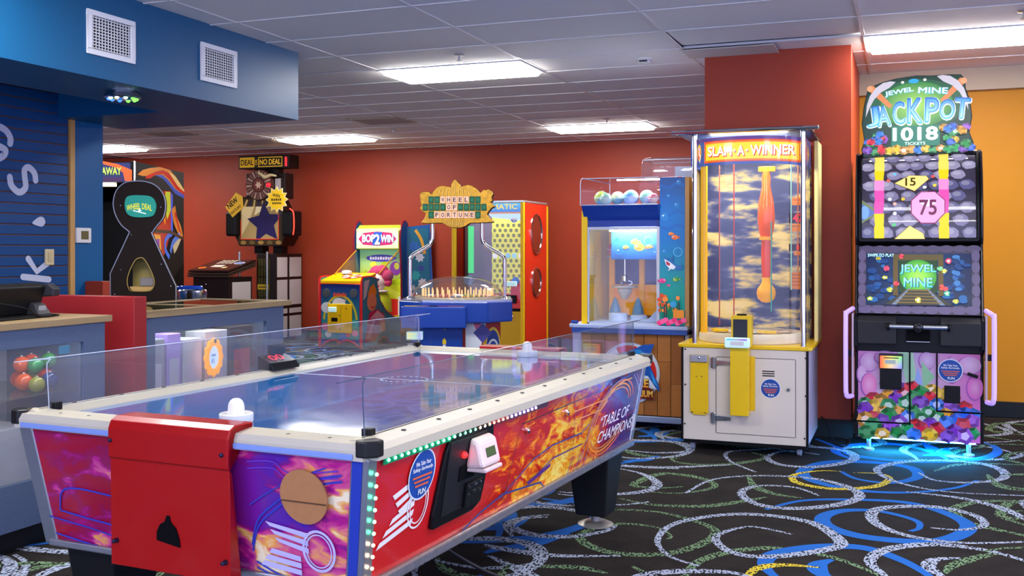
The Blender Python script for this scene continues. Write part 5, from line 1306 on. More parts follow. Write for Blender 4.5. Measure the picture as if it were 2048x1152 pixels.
    a = Art((0, 0, 0), (1, 0, 0), (0, 0, 1), fn=lambda u, v, h: (u, wc(v)[0] + 0.012 - h, wc(v)[1]))
    a.poly([(-0.36, 0.14), (-0.23, 0.26), (-0.36, 0.42)], '8a9a60'); a.poly([(-0.355, 0.17), (-0.25, 0.26), (-0.355, 0.37)], '6a8ac8'); a.ell(-0.325, 0.265, 0.028, 0.07, '8ac0f0', 12); a.build('pointer', PRINTB, t)
    m = MB(); N = 18
    for k in range(N + 1):
        y, z = wc(k / N); m.v += [(-0.36, y, z), (0.36, y, z)]
    for k in range(N): m.f.append((2 * k, 2 * k + 1, 2 * k + 3, 2 * k + 2)); m.m.append(0)
    m.build('window_glass', glass_mat('drum_glass', (0.97, 0.97, 0.98), 1.35, 0.03), t, smooth=True)
    fr = MB()
    for s in (-1, 1):
        pth = [(s * 0.355, wc(k / 12)[0] - 0.004, wc(k / 12)[1]) for k in range(13)]
        fr.tube(pth, 0.012, 6)
    fr.tube([(-0.355, P0[0] - 0.004, P0[1]), (0.355, P0[0] - 0.004, P0[1])], 0.014, 6).tube([(-0.355, P2[0], P2[1]), (0.355, P2[0], P2[1])], 0.016, 6)
    fr.build('window_frame', BLACK, t, smooth=True)
    bx('window_lamp', mat('drum_lamp', 'ffffff', 0.4, emit=3.0), t, -0.3, 0.3, 0.155, 0.165, 1.90, 1.905)
    # backlit topper
    out = [(180, 870), (145, 640), (170, 430), (215, 230), (240, 160), (300, 145), (420, 105), (600, 65), (870, 40), (1080, 52), (1300, 50), (1440, 58), (1500, 120), (1500, 230), (1560, 400), (1585, 600), (1550, 800), (1600, 930), (1600, 1040), (1440, 1060), (170, 1085), (140, 980)]
    Q = lambda x, y: (LX(1700 + x * 0.15625), LZ(140 + y * 0.15625))
    MB().prism([Q(*p) for p in out], 'xz', 0.10, 0.18).build('topper_case', mat('topper_black', '121416', 0.4), t)
    a = Art((0, 0.10, 0))
    body = [Q((p[0] - 865) * 0.985 + 865, (p[1] - 560) * 0.985 + 560) for p in out]
    a.poly(body, '123a2e')
    c0 = Q(870, 420)
    a.ell(*c0, 0.29, 0.165, '1f5a3c', 32); a.ell(*c0, 0.22, 0.15, '2f8040', 32, c2='9cd058')
    for s, bx_ in ((1, 0), (-1, 0)):
        M = (lambda x, y: Q(x, y)) if s > 0 else (lambda x, y: Q(1735 - x, y - 45))
        a.poly([M(230, 200), (M(300, 140)), M(560, 420), M(510, 450)], 'd8804a')
        a.poly([M(600, 110), M(520, 180), M(400, 240), M(310, 330), M(250, 440), M(200, 560), M(215, 400), M(255, 280), M(330, 180), M(430, 115), M(530, 98)], 'c8c0c8')
        a.ell(*M(260, 185), 0.02, 0.02, 'f0a070', 12)
    a.ell(*Q(690, 122), 0.010, 0.009, 'f0f0e0', 10); a.ell(*Q(980, 102), 0.010, 0.009, 'f0f0e0', 10); a.ell(*Q(835, 112), 0.032, 0.015, '2aa0d8', 14)
    arch = lambda x, y: (x, y - 0.55 * x * x)
    for s_, cx_, rot_ in (('JEWEL', 645, 0.14), ('MINE', 1085, -0.07)):
        a.text(s_, *Q(cx_, 248), 0.175, 0.038, '48b8e8', 0.05, rot=rot_); a.text(s_, *Q(cx_, 245), 0.175, 0.036, 'f4feff', 0.015, rot=rot_)
    letters = [('J', 300, 555, 0.07, 0.125, 0.12), ('A', 440, 550, 0.075, 0.125, 0.08), ('C', 640, 520, 0.07, 0.14, 0.05), ('K', 850, 500, 0.085, 0.155, 0.0), ('P', 1070, 500, 0.075, 0.15, -0.04), ('O', 1265, 500, 0.085, 0.12, -0.08), ('T', 1455, 495, 0.085, 0.125, -0.1)]
    for ch, x, y, w, h_, r in letters:
        a.text(ch, *Q(x + 5, y + 8), w, h_, 'f2ffff', 0.06, rot=r)
    for ch, x, y, w, h_, r in letters:
        a.text(ch, *Q(x, y), w, h_, '4ab8e8', 0.035, rot=r, c2='0f62b8')
        a.text(ch, *Q(x, y), w * 0.92, h_ * 0.95, 'b8ecff', 0.0, rot=r, c2='3a94e0')
    a.rect(*Q(540, 960), *Q(1170, 695), '1f7a62')
    a.text('1018', *Q(855, 800), 0.265, 0.082, 'f8ffff', 0.035); a.text('TICKETS', *Q(850, 925), 0.125, 0.018, 'e0fff4', 0.02)
    rg = random.Random(21)
    gems = [(random.Random(k).choice(GEMS), 230 + 95 * k, 1000 + (k % 2) * 15) for k in range(15)]
    for k in range(12): a.gem(*Q(rg.uniform(230, 490), rg.uniform(790, 930)), 0.03, rg.choice(GEMS))
    for k in range(15): a.gem(*Q(rg.uniform(1220, 1510), rg.uniform(720, 930)), 0.03, rg.choice(GEMS))
    for c, x, y in gems: a.gem(*Q(x, y), 0.032, c)
    a.gem(*Q(225, 1000), 0.033, '7a2fb0', 8); a.gem(*Q(1500, 950), 0.034, '0f8f3a', 8)
    a.build('topper_sign', print_mat('topper_backlit', 0.55, 0.2, dim=0.5), t)
    # neon side bars
    NEON = mat('pink_neon', 'cbb6ec', 0.3, emit=0.42, ecol='a880f4')
    for s in (-1, 1):
        nb = MB().tube(cat_rom([(s * 0.395, -0.02, 0.93), (s * 0.43, -0.10, 0.905), (s * 0.435, -0.12, 0.87), (s * 0.435, -0.12, 0.45), (s * 0.432, -0.115, 0.385), (s * 0.425, -0.09, 0.362), (s * 0.40, -0.03, 0.36)], 5), 0.015, 10).build('side_neon', NEON, t, smooth=True)
        bx('neon_backing', mat('neon_backing', 'c8b0b8', 0.4), nb, min(s * 0.388, s * 0.40), max(s * 0.388, s * 0.40), -0.09, 0.0, 0.38, 0.90)
        bx('neon_bracket', BLACK, nb, min(s * 0.385, s * 0.425), max(s * 0.385, s * 0.425), -0.06, -0.04, 0.62, 0.66)
    # feet and underglow strip
    for x in (-0.30, 0.30):
        for y in (0.05, 0.60):
            MB().lathe([(0.0, 0.0), (0.035, 0.0), (0.035, 0.012), (0.014, 0.02), (0.014, 0.095)], x, y, 14).build('foot', STEEL, t, smooth=True)
    bx('underglow_strip', mat('cyan_led_strip', '30c8ff', 0.3, emit=190.0, ecol=(0.02, 0.42, 1.0)), t, -0.34, 0.34, 0.03, 0.06, 0.080, 0.089)
jewel_machine()

# ---------------------------------------------------------------- undersea claw machine with clear ball hopper
def claw_machine():
    OX, OY = -1.895, 7.35
    t = thing('claw_machine', 'undersea claw machine with blue fish panel, ball hopper and wooden plank base', 'claw machine', (OX, OY, 0))
    LX = lambda x: (x - 1262) * 0.00365
    LZ = lambda y: 1.317 - (y - 498) * 0.00365
    WHT = mat('white_gloss_panel', 'd8dae4', 0.3)
    base = bx('base_core', mat('plank_core_brown', '3a2414', 0.7), t, -0.40, 0.40, 0.02, 0.80, 0.10, 0.70)  # dark brown core behind the planks, seen in their joints
    PL = [mat('plank_%d' % k, c, 0.5, noise=0.18, nscale=14) for k, c in enumerate(('b06e2e', 'bc7836', 'a4642a'))]
    for k in range(8):
        x0 = -0.395 + 0.0988 * k
        zz = [0.105, 0.34, 0.695] if k % 2 else [0.105, 0.50, 0.695]
        for j in range(2):
            bx('plank', PL[(k + j) % 3], base, x0, x0 + 0.095, 0.008, 0.02, zz[j] + 0.001, zz[j + 1] - 0.001, bevel=0.002)
    bx('kick_rail', mat('silver_blue_rail', '9aa6c0', 0.35, 0.5), t, -0.41, 0.41, 0.0, 0.8, 0.055, 0.10, bevel=0.004)
    for x in (-0.34, 0.34):
        for y in (0.08, 0.72): MB().lathe([(0.0, 0.0), (0.03, 0.0), (0.03, 0.055)], x, y, 12).build('foot', BLACK, t)
    bx('edge_post', mat('white_edge_post', 'c2c4cc', 0.4), t, 0.40, 0.425, 0.005, 0.8, 0.06, 0.72)
    bx('side_post', mat('lilac_lit_post', 'c8bede', 0.3), t, -0.44, -0.375, -0.02, 0.10, 0.30, 0.72, bevel=0.006)
    ct = MB().prism([(-0.46, -0.04), (-0.42, -0.06), (0.43, -0.05), (0.44, 0.82), (-0.47, 0.82)], 'xy', 0.735, 0.762).build('control_shelf', mat('shelf_white_blue', 'b4c4e6', 0.25), t, bevel=0.006)
    bx('shelf_edge', mat('marbled_blue', '3a5aa8', 0.3, noise=0.4, nscale=10), ct, -0.44, 0.425, -0.045, 0.82, 0.70, 0.735)
    MB().tube([(-0.445, -0.02, 0.775), (-0.395, -0.04, 0.775)], 0.012, 8).build('joystick_knob', mat('deep_blue_gloss', '284a98', 0.2), ct, smooth=True)
    # fish art tower at the right
    bx('art_tower', mat('tower_blue', '0d62b4', 0.3), t, 0.215, 0.40, 0.0, 0.80, 0.762, 1.835, bevel=0.003)
    bx('tower_edge', mat('peach_edge', 'd8a868', 0.4), t, 0.40, 0.43, 0.0, 0.80, 0.762, 1.835)
    a = Art((0, 0, 0))
    u0, u1, v0, v1 = 0.217, 0.399, 0.766, 1.832
    def sea(u, v):
        return mixc(mixc(S('149a90'), S('0a72c0'), min(1, max(0, (v - 0.25) * 3))), S('0b4a94'), max(0, (v - 0.75) * 3.5))
    a.grid(u0, v0, u1, v1, 1, 16, sea)
    for k in range(4): a.stroke([(u0, 1.78 - 0.1 * k), (0.28, 1.76 - 0.1 * k), (0.34, 1.79 - 0.1 * k), (u1, 1.77 - 0.1 * k)], 0.02, '0f66b8')
    def bubble(u, v, r): a.ell(u, v, r, r, '2e9ad8', 16); a.ell(u, v, r * 0.8, r * 0.8, '1478c4', 16); a.ell(u - r * 0.3, v + r * 0.3, r * 0.3, r * 0.22, 'd8f4ff', 10)
    B_ = lambda x, y: (LX(x), LZ(y))
    for x, y, r in ((1359, 366, 0.016), (1339, 393, 0.012), (1355, 411, 0.016), (1331, 434, 0.026), (1331, 503, 0.014)): bubble(LX(x), LZ(y), r)
    a.ring(*B_(1358, 504), 0.034, 0.034, 0.006, '5ab8e4')
    def fish(u, v, s, c, c2, d=1):
        a.poly([(u + d * s * 0.8, v), (u + d * s * 1.5, v + s * 0.5), (u + d * s * 1.35, v), (u + d * s * 1.5, v - s * 0.5)], c2)
        a.poly([(u - s * 0.1, v + s * 0.5), (u + d * s * 0.4, v + s * 0.95), (u + d * s * 0.5, v + s * 0.4)], c2)
        a.ell(u, v, s, s * 0.68, c, 16); a.ell(u - d * s * 0.15, v - s * 0.25, s * 0.6, s * 0.3, c2, 12)
        a.ell(u - d * s * 0.5, v + s * 0.2, s * 0.2, s * 0.22, 'ffffff', 10); a.ell(u - d * s * 0.54, v + s * 0.2, s * 0.1, s * 0.12, '101018', 8)
    fish(*B_(1352, 475), 0.025, 'f07a1c', 'd85a10'); fish(*B_(1344, 468), 0.018, 'f09030', 'e06a14')
    # shark
    X = lambda x, y: (LX(1315 + x * 0.2778), LZ(500 + y * 0.2778)) if False else (LX(1150 + x * 0.2778), LZ(340 + y * 0.2778))
    a.poly([X(650, 620), X(690, 640), X(730, 680), X(780, 690), X(770, 650), X(790, 700), X(770, 720), X(720, 712), X(690, 700), X(665, 670)], '2a6ab0')
    a.poly([X(652, 640), X(690, 660), X(735, 695), X(720, 714), X(690, 708), X(664, 680)], 'e8eef2'); a.poly([X(664, 652), X(694, 672), X(690, 690), X(668, 680)], 'b02030'); a.poly([X(690, 706), X(700, 712), X(676, 726)], 'dde4ea'); a.poly([X(700, 640), X(712, 612), X(722, 668)], '245e9e')
    a.ell(*X(682, 640), 0.004, 0.004, '101018', 8)
    fish(*X(640, 795), 0.026, 'e0488c', 'c02c70', -1); fish(*X(735, 783), 0.024, '3a9a3a', 'a8c030'); fish(*X(685, 828), 0.012, 'e0488c', 'c02c70', -1)
    rr = random.Random(4)
    for k in range(16): a.ell(LX(rr.uniform(1322, 1368)), LZ(rr.uniform(588, 622)), rr.uniform(0.012, 0.024), rr.uniform(0.010, 0.02), rr.choice(('e8641c', 'd8480f', 'f08a34', 'c83c18')), 8)
    for k in range(10): a.stroke([(LX(1328 + 4 * k), LZ(634)), (LX(1327 + 4 * k + rr.uniform(-3, 3)), LZ(rr.uniform(600, 618)))], 0.008, rr.choice(('1c7a3c', '12602e', '38283a')), False)
    a.rect(LX(1350), LZ(634), u1, LZ(618), 'e8902c'); a.ell(*B_(1350, 607), 0.024, 0.024, '3a9ad0', 16)
    for k in range(9): a.ell(LX(1323 + 6 * k), LZ(644 - (k % 3) * 3), 0.022, 0.018, rr.choice(('e83a78', 'd02c68', 'f0609a')), 9)
    a.bars(LX(1363), LZ(356), 0.03, 0.008, 'e03048', 5)
    a.build('sea_artwork', print_mat('tower_print', 0.12, 0.25), t)
    # cabinet frame and rear, inside fittings
    x0, x1, y1 = -0.33, 0.215, 0.72
    bx('rear_wall', mat('indigo_rear', '7a80c4', 0.3, noise=0.3, nscale=7), t, x0, x1, y1, y1 + 0.03, 0.762, 1.63)
    bx('left_edge', mat('yellow_edge', 'f0c404', 0.35, emit=0.1), t, -0.375, -0.333, 0.0, y1, 0.762, 1.60)
    WF = mat('white_frame', 'd0d4de', 0.35)
    MB().box(x0, x0 + 0.012, 0, 0.02, 0.762, 1.48).box(x1 - 0.022, x1, -0.004, 0.02, 0.762, 1.48).box(x0, x1, -0.002, 0.02, 1.46, 1.48).box(x0, x1, 0.0, 0.02, 0.762, 0.772).build('window_frame', WF, t)
    bx('front_window', GLASS, t, x0 + 0.012, x1 - 0.022, 0.006, 0.01, 0.772, 1.46)
    bx('side_window', GLASS, t, x0, x0 + 0.004, 0.02, y1, 0.772, 1.46)
    AM = mat('amber_frame', 'f0a408', 0.35, emit=0.12)  # faint glow put into the amber to brighten it; the frame is no lamp
    MB().box(-0.29, -0.25, 0.45, 0.49, 0.77, 1.45).box(-0.05, -0.01, 0.45, 0.49, 0.77, 1.42).box(-0.25, -0.05, 0.45, 0.47, 1.00, 1.04).box(-0.29, 0.12, 0.5, 0.52, 0.80, 1.04).build('inner_frame', AM, t, bevel=0.004)
    sg = MB().box(-0.175, 0.185, 0.10, 0.115, 1.24, 1.445).build('hanging_fish_sign', mat('sign_blue', '1a74c0', 0.3), t)
    a = Art((0, 0.10, 0)); a.grid(-0.173, 1.242, 0.183, 1.443, 1, 6, lambda u, v: mixc(S('0d5aa8'), S('58b8e8'), v))
    fish(0.04, 1.33, 0.04, 'f4c030', 'e8901c'); fish(0.005, 1.37, 0.03, 'f4c848', 'e8a030'); fish(-0.065, 1.33, 0.02, 'f0b830', 'e0901c'); fish(0.115, 1.335, 0.022, 'f0b830', 'e0901c')
    a.ring(0.11, 1.375, 0.035, 0.035, 0.005, '8ad4f0'); bubble(-0.11, 1.30, 0.026); bubble(0.165, 1.29, 0.016); bubble(-0.13, 1.395, 0.012)
    a.build('fish_print', PRINTB, sg)
    bx('window_lamp', mat('claw_tube', 'ffffff', 0.4, emit=34.0, ecol=(0.92, 0.96, 1.0)), t, -0.17, 0.18, 0.03, 0.05, 1.447, 1.456)
    pool = bx('prize_floor', mat('pale_ice_floor', 'c4d4ec', 0.35), t, x0 + 0.015, x1 - 0.02, 0.02, y1, 0.764, 0.78)
    for x, y, r, h_ in ((-0.15, 0.20, 0.07, 0.05), (0.0, 0.24, 0.065, 0.035)):
        MB().lathe([(r, 0.78), (r, 0.78 + h_), (r * 0.9, 0.785 + h_), (0.0, 0.785 + h_)], x, y, 20).build('white_drum', mat('ice_white', 'd4e2f4', 0.35), pool, smooth=True)
    MB().hexa([(-0.05, 0.15, 0.78), (0.19, 0.15, 0.78), (0.19, 0.6, 0.78), (-0.05, 0.6, 0.78)], [(0.1, 0.15, 0.80), (0.19, 0.15, 0.90), (0.19, 0.6, 0.90), (0.1, 0.6, 0.80)]).build('ice_ramp', mat('ice_white'), pool, smooth=False)
    for x, y in ((-0.24, 0.45), (-0.05, 0.42)): MB().lathe([(0.055, 0.78), (0.04, 0.86), (0.012, 0.93), (0.0, 0.945)], x, y, 8).build('ice_peak', mat('ice_blue', '8ac0e8', 0.3), pool)
    MB().lathe([(0.10, 1.02), (0.10, 1.035), (0.0, 1.035)], -0.15, 0.40, 24).lathe([(0.05, 1.02), (0.06, 0.99), (0.02, 0.93)], -0.15, 0.40, 16).build('claw_plate', mat('ivory_plate', 'e4dcc4', 0.35), t, smooth=True)
    cl = MB().tube([(-0.15, 0.40, 1.45), (-0.15, 0.40, 1.10)], 0.006, 8).build('claw_cable', CHROME, t)
    MB().lathe([(0.0, 1.12), (0.025, 1.11), (0.028, 1.07), (0.0, 1.06)], -0.15, 0.40, 14).build('claw_head', CHROME, cl, smooth=True)
    for k in range(3):
        an = 2 * PI * k / 3 + 0.4
        MB().tube(cat_rom([(-0.15 + r * math.cos(an), 0.40 + r * math.sin(an), z) for r, z in ((0.015, 1.075), (0.05, 1.065), (0.055, 1.05), (0.03, 1.037))], 4), 0.004, 6).build('claw_finger', CHROME, cl)
    # blue hopper tray and clear ball box
    MB().prism([(-0.06, 1.635), (0.02, 1.53), (0.02, 1.48), (0.74, 1.48), (0.74, 1.635)], 'yz', x0 - 0.03, x1).build('hopper_tray', mat('royal_blue_panel', '1a3f9c', 0.3), t, bevel=0.004)
    rr_ = 0.05
    prof = [(-0.065, 1.64), (-0.065, 1.80), (-0.05, 1.825), (-0.02, 1.842), (0.74, 1.848), (0.74, 1.64)]
    m = MB(); N = len(prof)
    for x in (x0 - 0.035, x1):
        m.v += [(x, p[0], p[1]) for p in prof]
    for k in range(N - 1): m.f.append((k, k + 1, N + k + 1, N + k)); m.m.append(0)
    m.f.append(list(range(N))); m.m.append(0)
    bb = m.build('ball_box', GLASS, t, smooth=False)
    EDG = mat('bright_acrylic_edge', 'c3ccd8', 0.2)  # pale tubes imitate the bright glint along the acrylic edges
    MB().tube([(x0 - 0.035, p[0], p[1]) for p in prof], 0.0035, 6).build('box_edge', EDG, bb)
    MB().tube([(x0 - 0.035, -0.066, 1.64), (x1, -0.066, 1.64)], 0.0035, 6).build('box_edge', EDG, bb)
    MB().tube([(x0 - 0.035, -0.03, 1.838), (x1, -0.03, 1.838)], 0.003, 6).build('box_edge', EDG, bb)
    bx('hopper_lamp', mat('claw_tube'), t, -0.12, 0.20, 0.06, 0.09, 1.825, 1.833)
    bx('hopper_floor', mat('tray_floor_blue', '2a56b0', 0.3), t, x0 - 0.02, x1, -0.05, 0.74, 1.632, 1.642)
    m = MB()
    dome = []
    for (s_, z) in ((1.0, 1.838), (1.0, 1.96), (0.97, 1.99), (0.9, 2.012), (0.7, 2.02)):
        dome.append([(0.185 + s_ * q[0], 0.55 + s_ * q[1], z) for q in cat_rom([(-0.17, -0.16), (0.17, -0.16), (0.19, -0.14), (0.19, 0.14), (0.17, 0.16), (-0.17, 0.16), (-0.19, 0.14), (-0.19, -0.14)], 3, True)])
    n = len(dome[0])
    for r_ in dome: m.v += r_
    for i in range(len(dome) - 1):
        for k in range(n): m.f.append((i * n + k, i * n + (k + 1) % n, (i + 1) * n + (k + 1) % n, (i + 1) * n + k)); m.m.append(0)
    m.f.append([(len(dome) - 1) * n + k for k in range(n)]); m.m.append(0)
    dm = m.build('top_dome', GLASS2, t, smooth=True)
    MB().tube([(0.185 + 0.95 * q[0], 0.55 + 0.95 * q[1], 2.0) for q in cat_rom([(-0.17, -0.16), (0.17, -0.16), (0.19, -0.14), (0.19, 0.14), (0.17, 0.16), (-0.17, 0.16), (-0.19, 0.14), (-0.19, -0.14)], 3, True)], 0.003, 5, closed=True).build('dome_edge', EDG, dm)
    bx('dome_card', mat('white_card'), dm, 0.20, 0.36, 0.60, 0.605, 1.84, 1.96)
    # life ring emblem with shark on the plank front
    em = MB()
    cx, cz = LX(1260), LZ(747)
    N = 40
    MB().lathe([(0.16, -0.012), (0.205, -0.02), (0.225, -0.012), (0.225, 0.006), (0.16, 0.006)], cx, cz, 40, axis='y').build('life_ring', mat('grey_white_ring', 'c4ccd8', 0.35), t, smooth=True)
    a = Art((0, -0.02, 0))
    for k in range(8):
        if k % 2 == 0: a.ring(cx, cz, 0.205, 0.205, 0.045, 'd8281c', 8, PI * k / 4 - 0.3, PI * (k + 1) / 4 - 0.3)
        else: a.ring(cx, cz, 0.205, 0.205, 0.045, 'e4e8ee', 8, PI * k / 4 - 0.3, PI * (k + 1) / 4 - 0.3)
    a.h += 0.004
    K = lambda x, y: (LX(1220 + x * 0.2083), LZ(640 + y * 0.2083))
    a.poly([K(180, 300), K(270, 265), K(330, 235), K(440, 222), (K(410, 300)), K(385, 390), K(430, 500), K(480, 600), K(495, 675), K(440, 630), K(360, 540), K(230, 620), K(120, 520)], '1a58b4')
    a.poly([K(200, 290), K(300, 280), K(380, 330), K(340, 360), K(220, 340)], '2a90d8')
    a.poly([K(400, 470), K(450, 560), K(480, 640), K(430, 590)], '3aa0e8'); a.poly([K(300, 520), K(380, 530), K(470, 660), K(400, 620), K(300, 640)], 'dfe8f0')
    a.poly([K(120, 560), K(390, 555), K(390, 640), K(435, 655), K(432, 755), K(310, 745), K(90, 740)], '6a1a10')
    for s_, x, y, w in (('PRIZE', 270, 600, 0.17), ('AQUARIUM', 270, 705, 0.235)):
        a.text(s_, *K(x, y), w, 0.055, 'f49a1c', 0.03, c2='ffe060')
    a.build('shark_emblem', PRINT, t)
    # clear coloured stripe prize balls
    def prize_ball(p, r, c1, c2, label):
        q = thing('prize_ball', label, 'ball', (OX + p[0], OY + p[1], p[2]), 0, 'balls in the claw machine')
        mm = bpy.data.materials.get('ball_' + c1 + c2)
        if mm is None:
            mm = bpy.data.materials.new('ball_' + c1 + c2); mm.use_nodes = True
            nt = mm.node_tree; b = nt.nodes['Principled BSDF']
            tc = nt.nodes.new('ShaderNodeTexCoord'); wv = nt.nodes.new('ShaderNodeTexNoise'); wv.inputs['Scale'].default_value = 9; cr = nt.nodes.new('ShaderNodeValToRGB')
            cr.color_ramp.elements[0].position = 0.42; cr.color_ramp.elements[0].color = (*S(c1), 1); cr.color_ramp.elements[1].position = 0.58; cr.color_ramp.elements[1].color = (*S(c2), 1)
            nt.links.new(tc.outputs['Object'], wv.inputs['Vector']); nt.links.new(wv.outputs['Fac'], cr.inputs[0]); nt.links.new(cr.outputs[0], b.inputs['Base Color']); b.inputs['Roughness'].default_value = 0.2
        MB().ball((0, 0, r), r, 18, 12).build('shell', mm, q, smooth=True)
        MB().lathe([(r + 0.0008, r - 0.003), (r + 0.0016, r), (r + 0.0008, r + 0.003)], 0, 0, 24).build('seam', mat('ball_seam', 'd8e0e4', 0.4), q)
    for p, r, c1, c2, l in (((-0.245, 0.08, 1.6425), 0.054, 'c8d84a', '9ac4c0', 'yellow green prize ball at the left of the hopper row'), ((-0.125, 0.10, 1.6425), 0.052, 'd8e4a0', '78a8b0', 'pale green prize ball second in the hopper row'),
                        ((-0.015, 0.07, 1.6425), 0.056, '6ab4e0', 'e0e8f0', 'blue and white prize ball in the middle of the hopper'), ((0.10, 0.09, 1.6425), 0.055, '8ad8a8', 'd8ece4', 'mint prize ball right of the middle of the hopper'),
                        ((0.17, 0.01, 1.6425), 0.04, 'e0506a', 'f0c8b8', 'pink red prize ball at the right end of the hopper'), ((-0.185, -0.01, 1.6425), 0.044, '9ad0a8', 'c8dcd0', 'small green prize ball in front at the left of the hopper'), ((-0.06, 0.20, 1.6425), 0.056, '9abce0', 'e4e8e8', 'pale blue prize ball at the back of the hopper')):
        prize_ball(p, r, c1, c2, l)
    MB().box(-0.28, -0.18, 0.34, 0.44, 1.255, 1.262).tube([(-0.23, 0.425, 1.262), (-0.23, 0.425, 1.47)], 0.004, 6).build('ball_perch', mat('perch_clear', 'b8c4d4', 0.2), t)
    prize_ball((-0.23, 0.36, 1.2625), 0.05, 'e04878', 'f090a8', 'pink prize ball hanging high inside the claw cabinet')
claw_machine()

# ---------------------------------------------------------------- golden sign prize wheel with clear dome
def wheel_machine():
    t = thing('prize_wheel_machine', 'blue prize wheel game with clear dome and golden letter tile sign on chrome poles', 'arcade machine', (-4.33, 9.70, 0), 21.0)
    K = 0.0051
    LX = lambda x: (x - 915) * K
    LZ = lambda y: 1.317 - (y - 498) * K
    BLU = mat('royal_blue_gloss', '1c44a8', 0.25, coat=0.3)
    def octo(r, f=0.58, cy=0.0): return [(r * x, cy + r * y) for x, y in ((-1, -f), (-f, -1), (f, -1), (1, -f), (1, f), (f, 1), (-f, 1), (-1, f))]
    MB().prism(octo(0.44), 'xy', 0.0, 0.60).build('pedestal', mat('pedestal_red', 'a82a1c', 0.35), t, bevel=0.004)
    MB().prism(octo(0.565), 'xy', 0.595, 0.80).build('rim', BLU, t, bevel=0.012)
    MB().prism(octo(0.545), 'xy', 0.80, 0.815).build('rim_top', mat('rim_top_chrome', 'b8c4dc', 0.2, 0.6), t)
    cs = MB().box(LX(815), LX(938), -0.66, -0.42, 0.55, 0.76).build('control_box', BLU, t, bevel=0.012)
    a = Art((LX(815), -0.66, 0.7605), (1, 0, 0), (0, 1, 0), h=0.001)
    a.rect(0.02, 0.02, 0.60, 0.15, 'e87a28'); a.poly([(0.02, 0.02), (0.25, 0.02), (0.18, 0.15), (0.02, 0.15)], 'f0c030'); a.poly([(0.25, 0.02), (0.45, 0.02), (0.5, 0.15), (0.18, 0.15)], 'd83a78'); a.build('control_print', PRINT, cs)
    bx('play_button', BLACK, cs, 0.27 + LX(815), 0.35 + LX(815), -0.64, -0.60, 0.757, 0.768, bevel=0.004)
    fb = MB().box(LX(832), LX(930), -0.56, -0.40, 0.0, 0.56).build('front_door', mat('cobalt_panel', '14409c', 0.3), t, bevel=0.006)
    for x, y in ((883, 645), (897, 652), (870, 676), (860, 628), (925, 628)): MB().lathe([(0.0, -0.568), (0.006, -0.566), (0.007, -0.56)], LX(x), LZ(y), 10, axis='y').build('bolt', CHROME, fb)
    a = Art((0, -0.56, 0)); a.poly([(LX(892), LZ(680)), (LX(899), LZ(680)), (LX(899), LZ(673)), (LX(895.5), LZ(668)), (LX(892), LZ(673))], 'f0d020'); a.rect(LX(893), LZ(690), LX(898), LZ(681), 'e8e8e8'); a.build('door_sticker', PRINT, fb)
    rd = MB().box(LX(824), LX(855), -0.62, -0.55, LZ(671), LZ(655)).build('card_reader', mat('iridescent_reader'), fb, bevel=0.008)
    a = Art((0, -0.62, 0)); a.grid(LX(826), LZ(669), LX(853), LZ(657), 6, 1, lambda u, v: mixc(mixc(S('f0e8a0'), S('90e8d8'), u), S('a8a0f0'), max(0, 2 * u - 1))); a.build('reader_print', PRINTL, rd)
    # patterned faces of the pedestal: front right and right
    f = 0.58 * 0.44
    a = Art((0, -0.44, 0))
    a.rect(LX(935), 0.02, f, 0.585, 'e8b8b0'); a.poly([(LX(935), 0.02), (LX(950), 0.02), (LX(975), 0.585), (LX(935), 0.585)], 'dce4ee'); a.poly([(LX(950), 0.585), (f, 0.585), (f, 0.40)], 'd86a90'); a.poly([(LX(940), 0.25), (f, 0.02), (LX(945), 0.02)], 'f0a458')
    a.poly([(LX(950), LZ(660)), (LX(968), LZ(642)), (LX(986), LZ(660)), (LX(968), LZ(680))], '4a4a9a'); a.build('pedestal_print', PRINT, t)
    d = Vector((0.44 - f, -f + 0.44, 0)); Ls = d.length; d.normalize()
    a = Art((f, -0.44, 0), tuple(d), (0, 0, 1))
    a.rect(0.003, 0.02, Ls - 0.003, 0.585, 'b8281c'); a.poly([(0.02, 0.25), (0.12, 0.33), (0.08, 0.42), (0.14, 0.48), (0.02, 0.46)], 'e8b020'); cx_ = Ls * 0.62
    a.poly([(cx_ - 0.11, 0.04)] + [(cx_ + 0.11 * math.cos(q), 0.34 + 0.20 * math.sin(q)) for q in [PI - PI * k / 12 for k in range(13)]] + [(cx_ + 0.11, 0.04)], 'e8c840')
    a.poly([(cx_ - 0.09, 0.05)] + [(cx_ + 0.09 * math.cos(q), 0.34 + 0.17 * math.sin(q)) for q in [PI - PI * k / 12 for k in range(13)]] + [(cx_ + 0.09, 0.05)], '2a4a9a')
    a.ring(cx_, 0.32, 0.075, 0.10, 0.02, 'e4ecf4', 20, 0, PI); a.rect(cx_ - 0.06, 0.16, cx_ + 0.06, 0.20, 'e8b8a0'); a.rect(cx_ - 0.04, 0.22, cx_ + 0.04, 0.26, 'd8a030'); a.rect(cx_ - 0.05, 0.08, cx_ + 0.05, 0.12, 'c8d4e4')
    a.build('arch_print', PRINT, t)
    # wheel, pegs, dome
    wh = MB().lathe([(0.0, 0.815), (0.44, 0.815), (0.44, 0.835), (0.0, 0.835)], 0, 0, 40).build('wheel_disc', mat('pale_wheel', 'e4d4b4', 0.4), t, smooth=True)
    a = Art((0, 0, 0.835), (1, 0, 0), (0, 1, 0))
    cc = ['d83a48', '2a8ad0', 'f0b428', '3aa84a', '8a4ab0', 'e87a28']
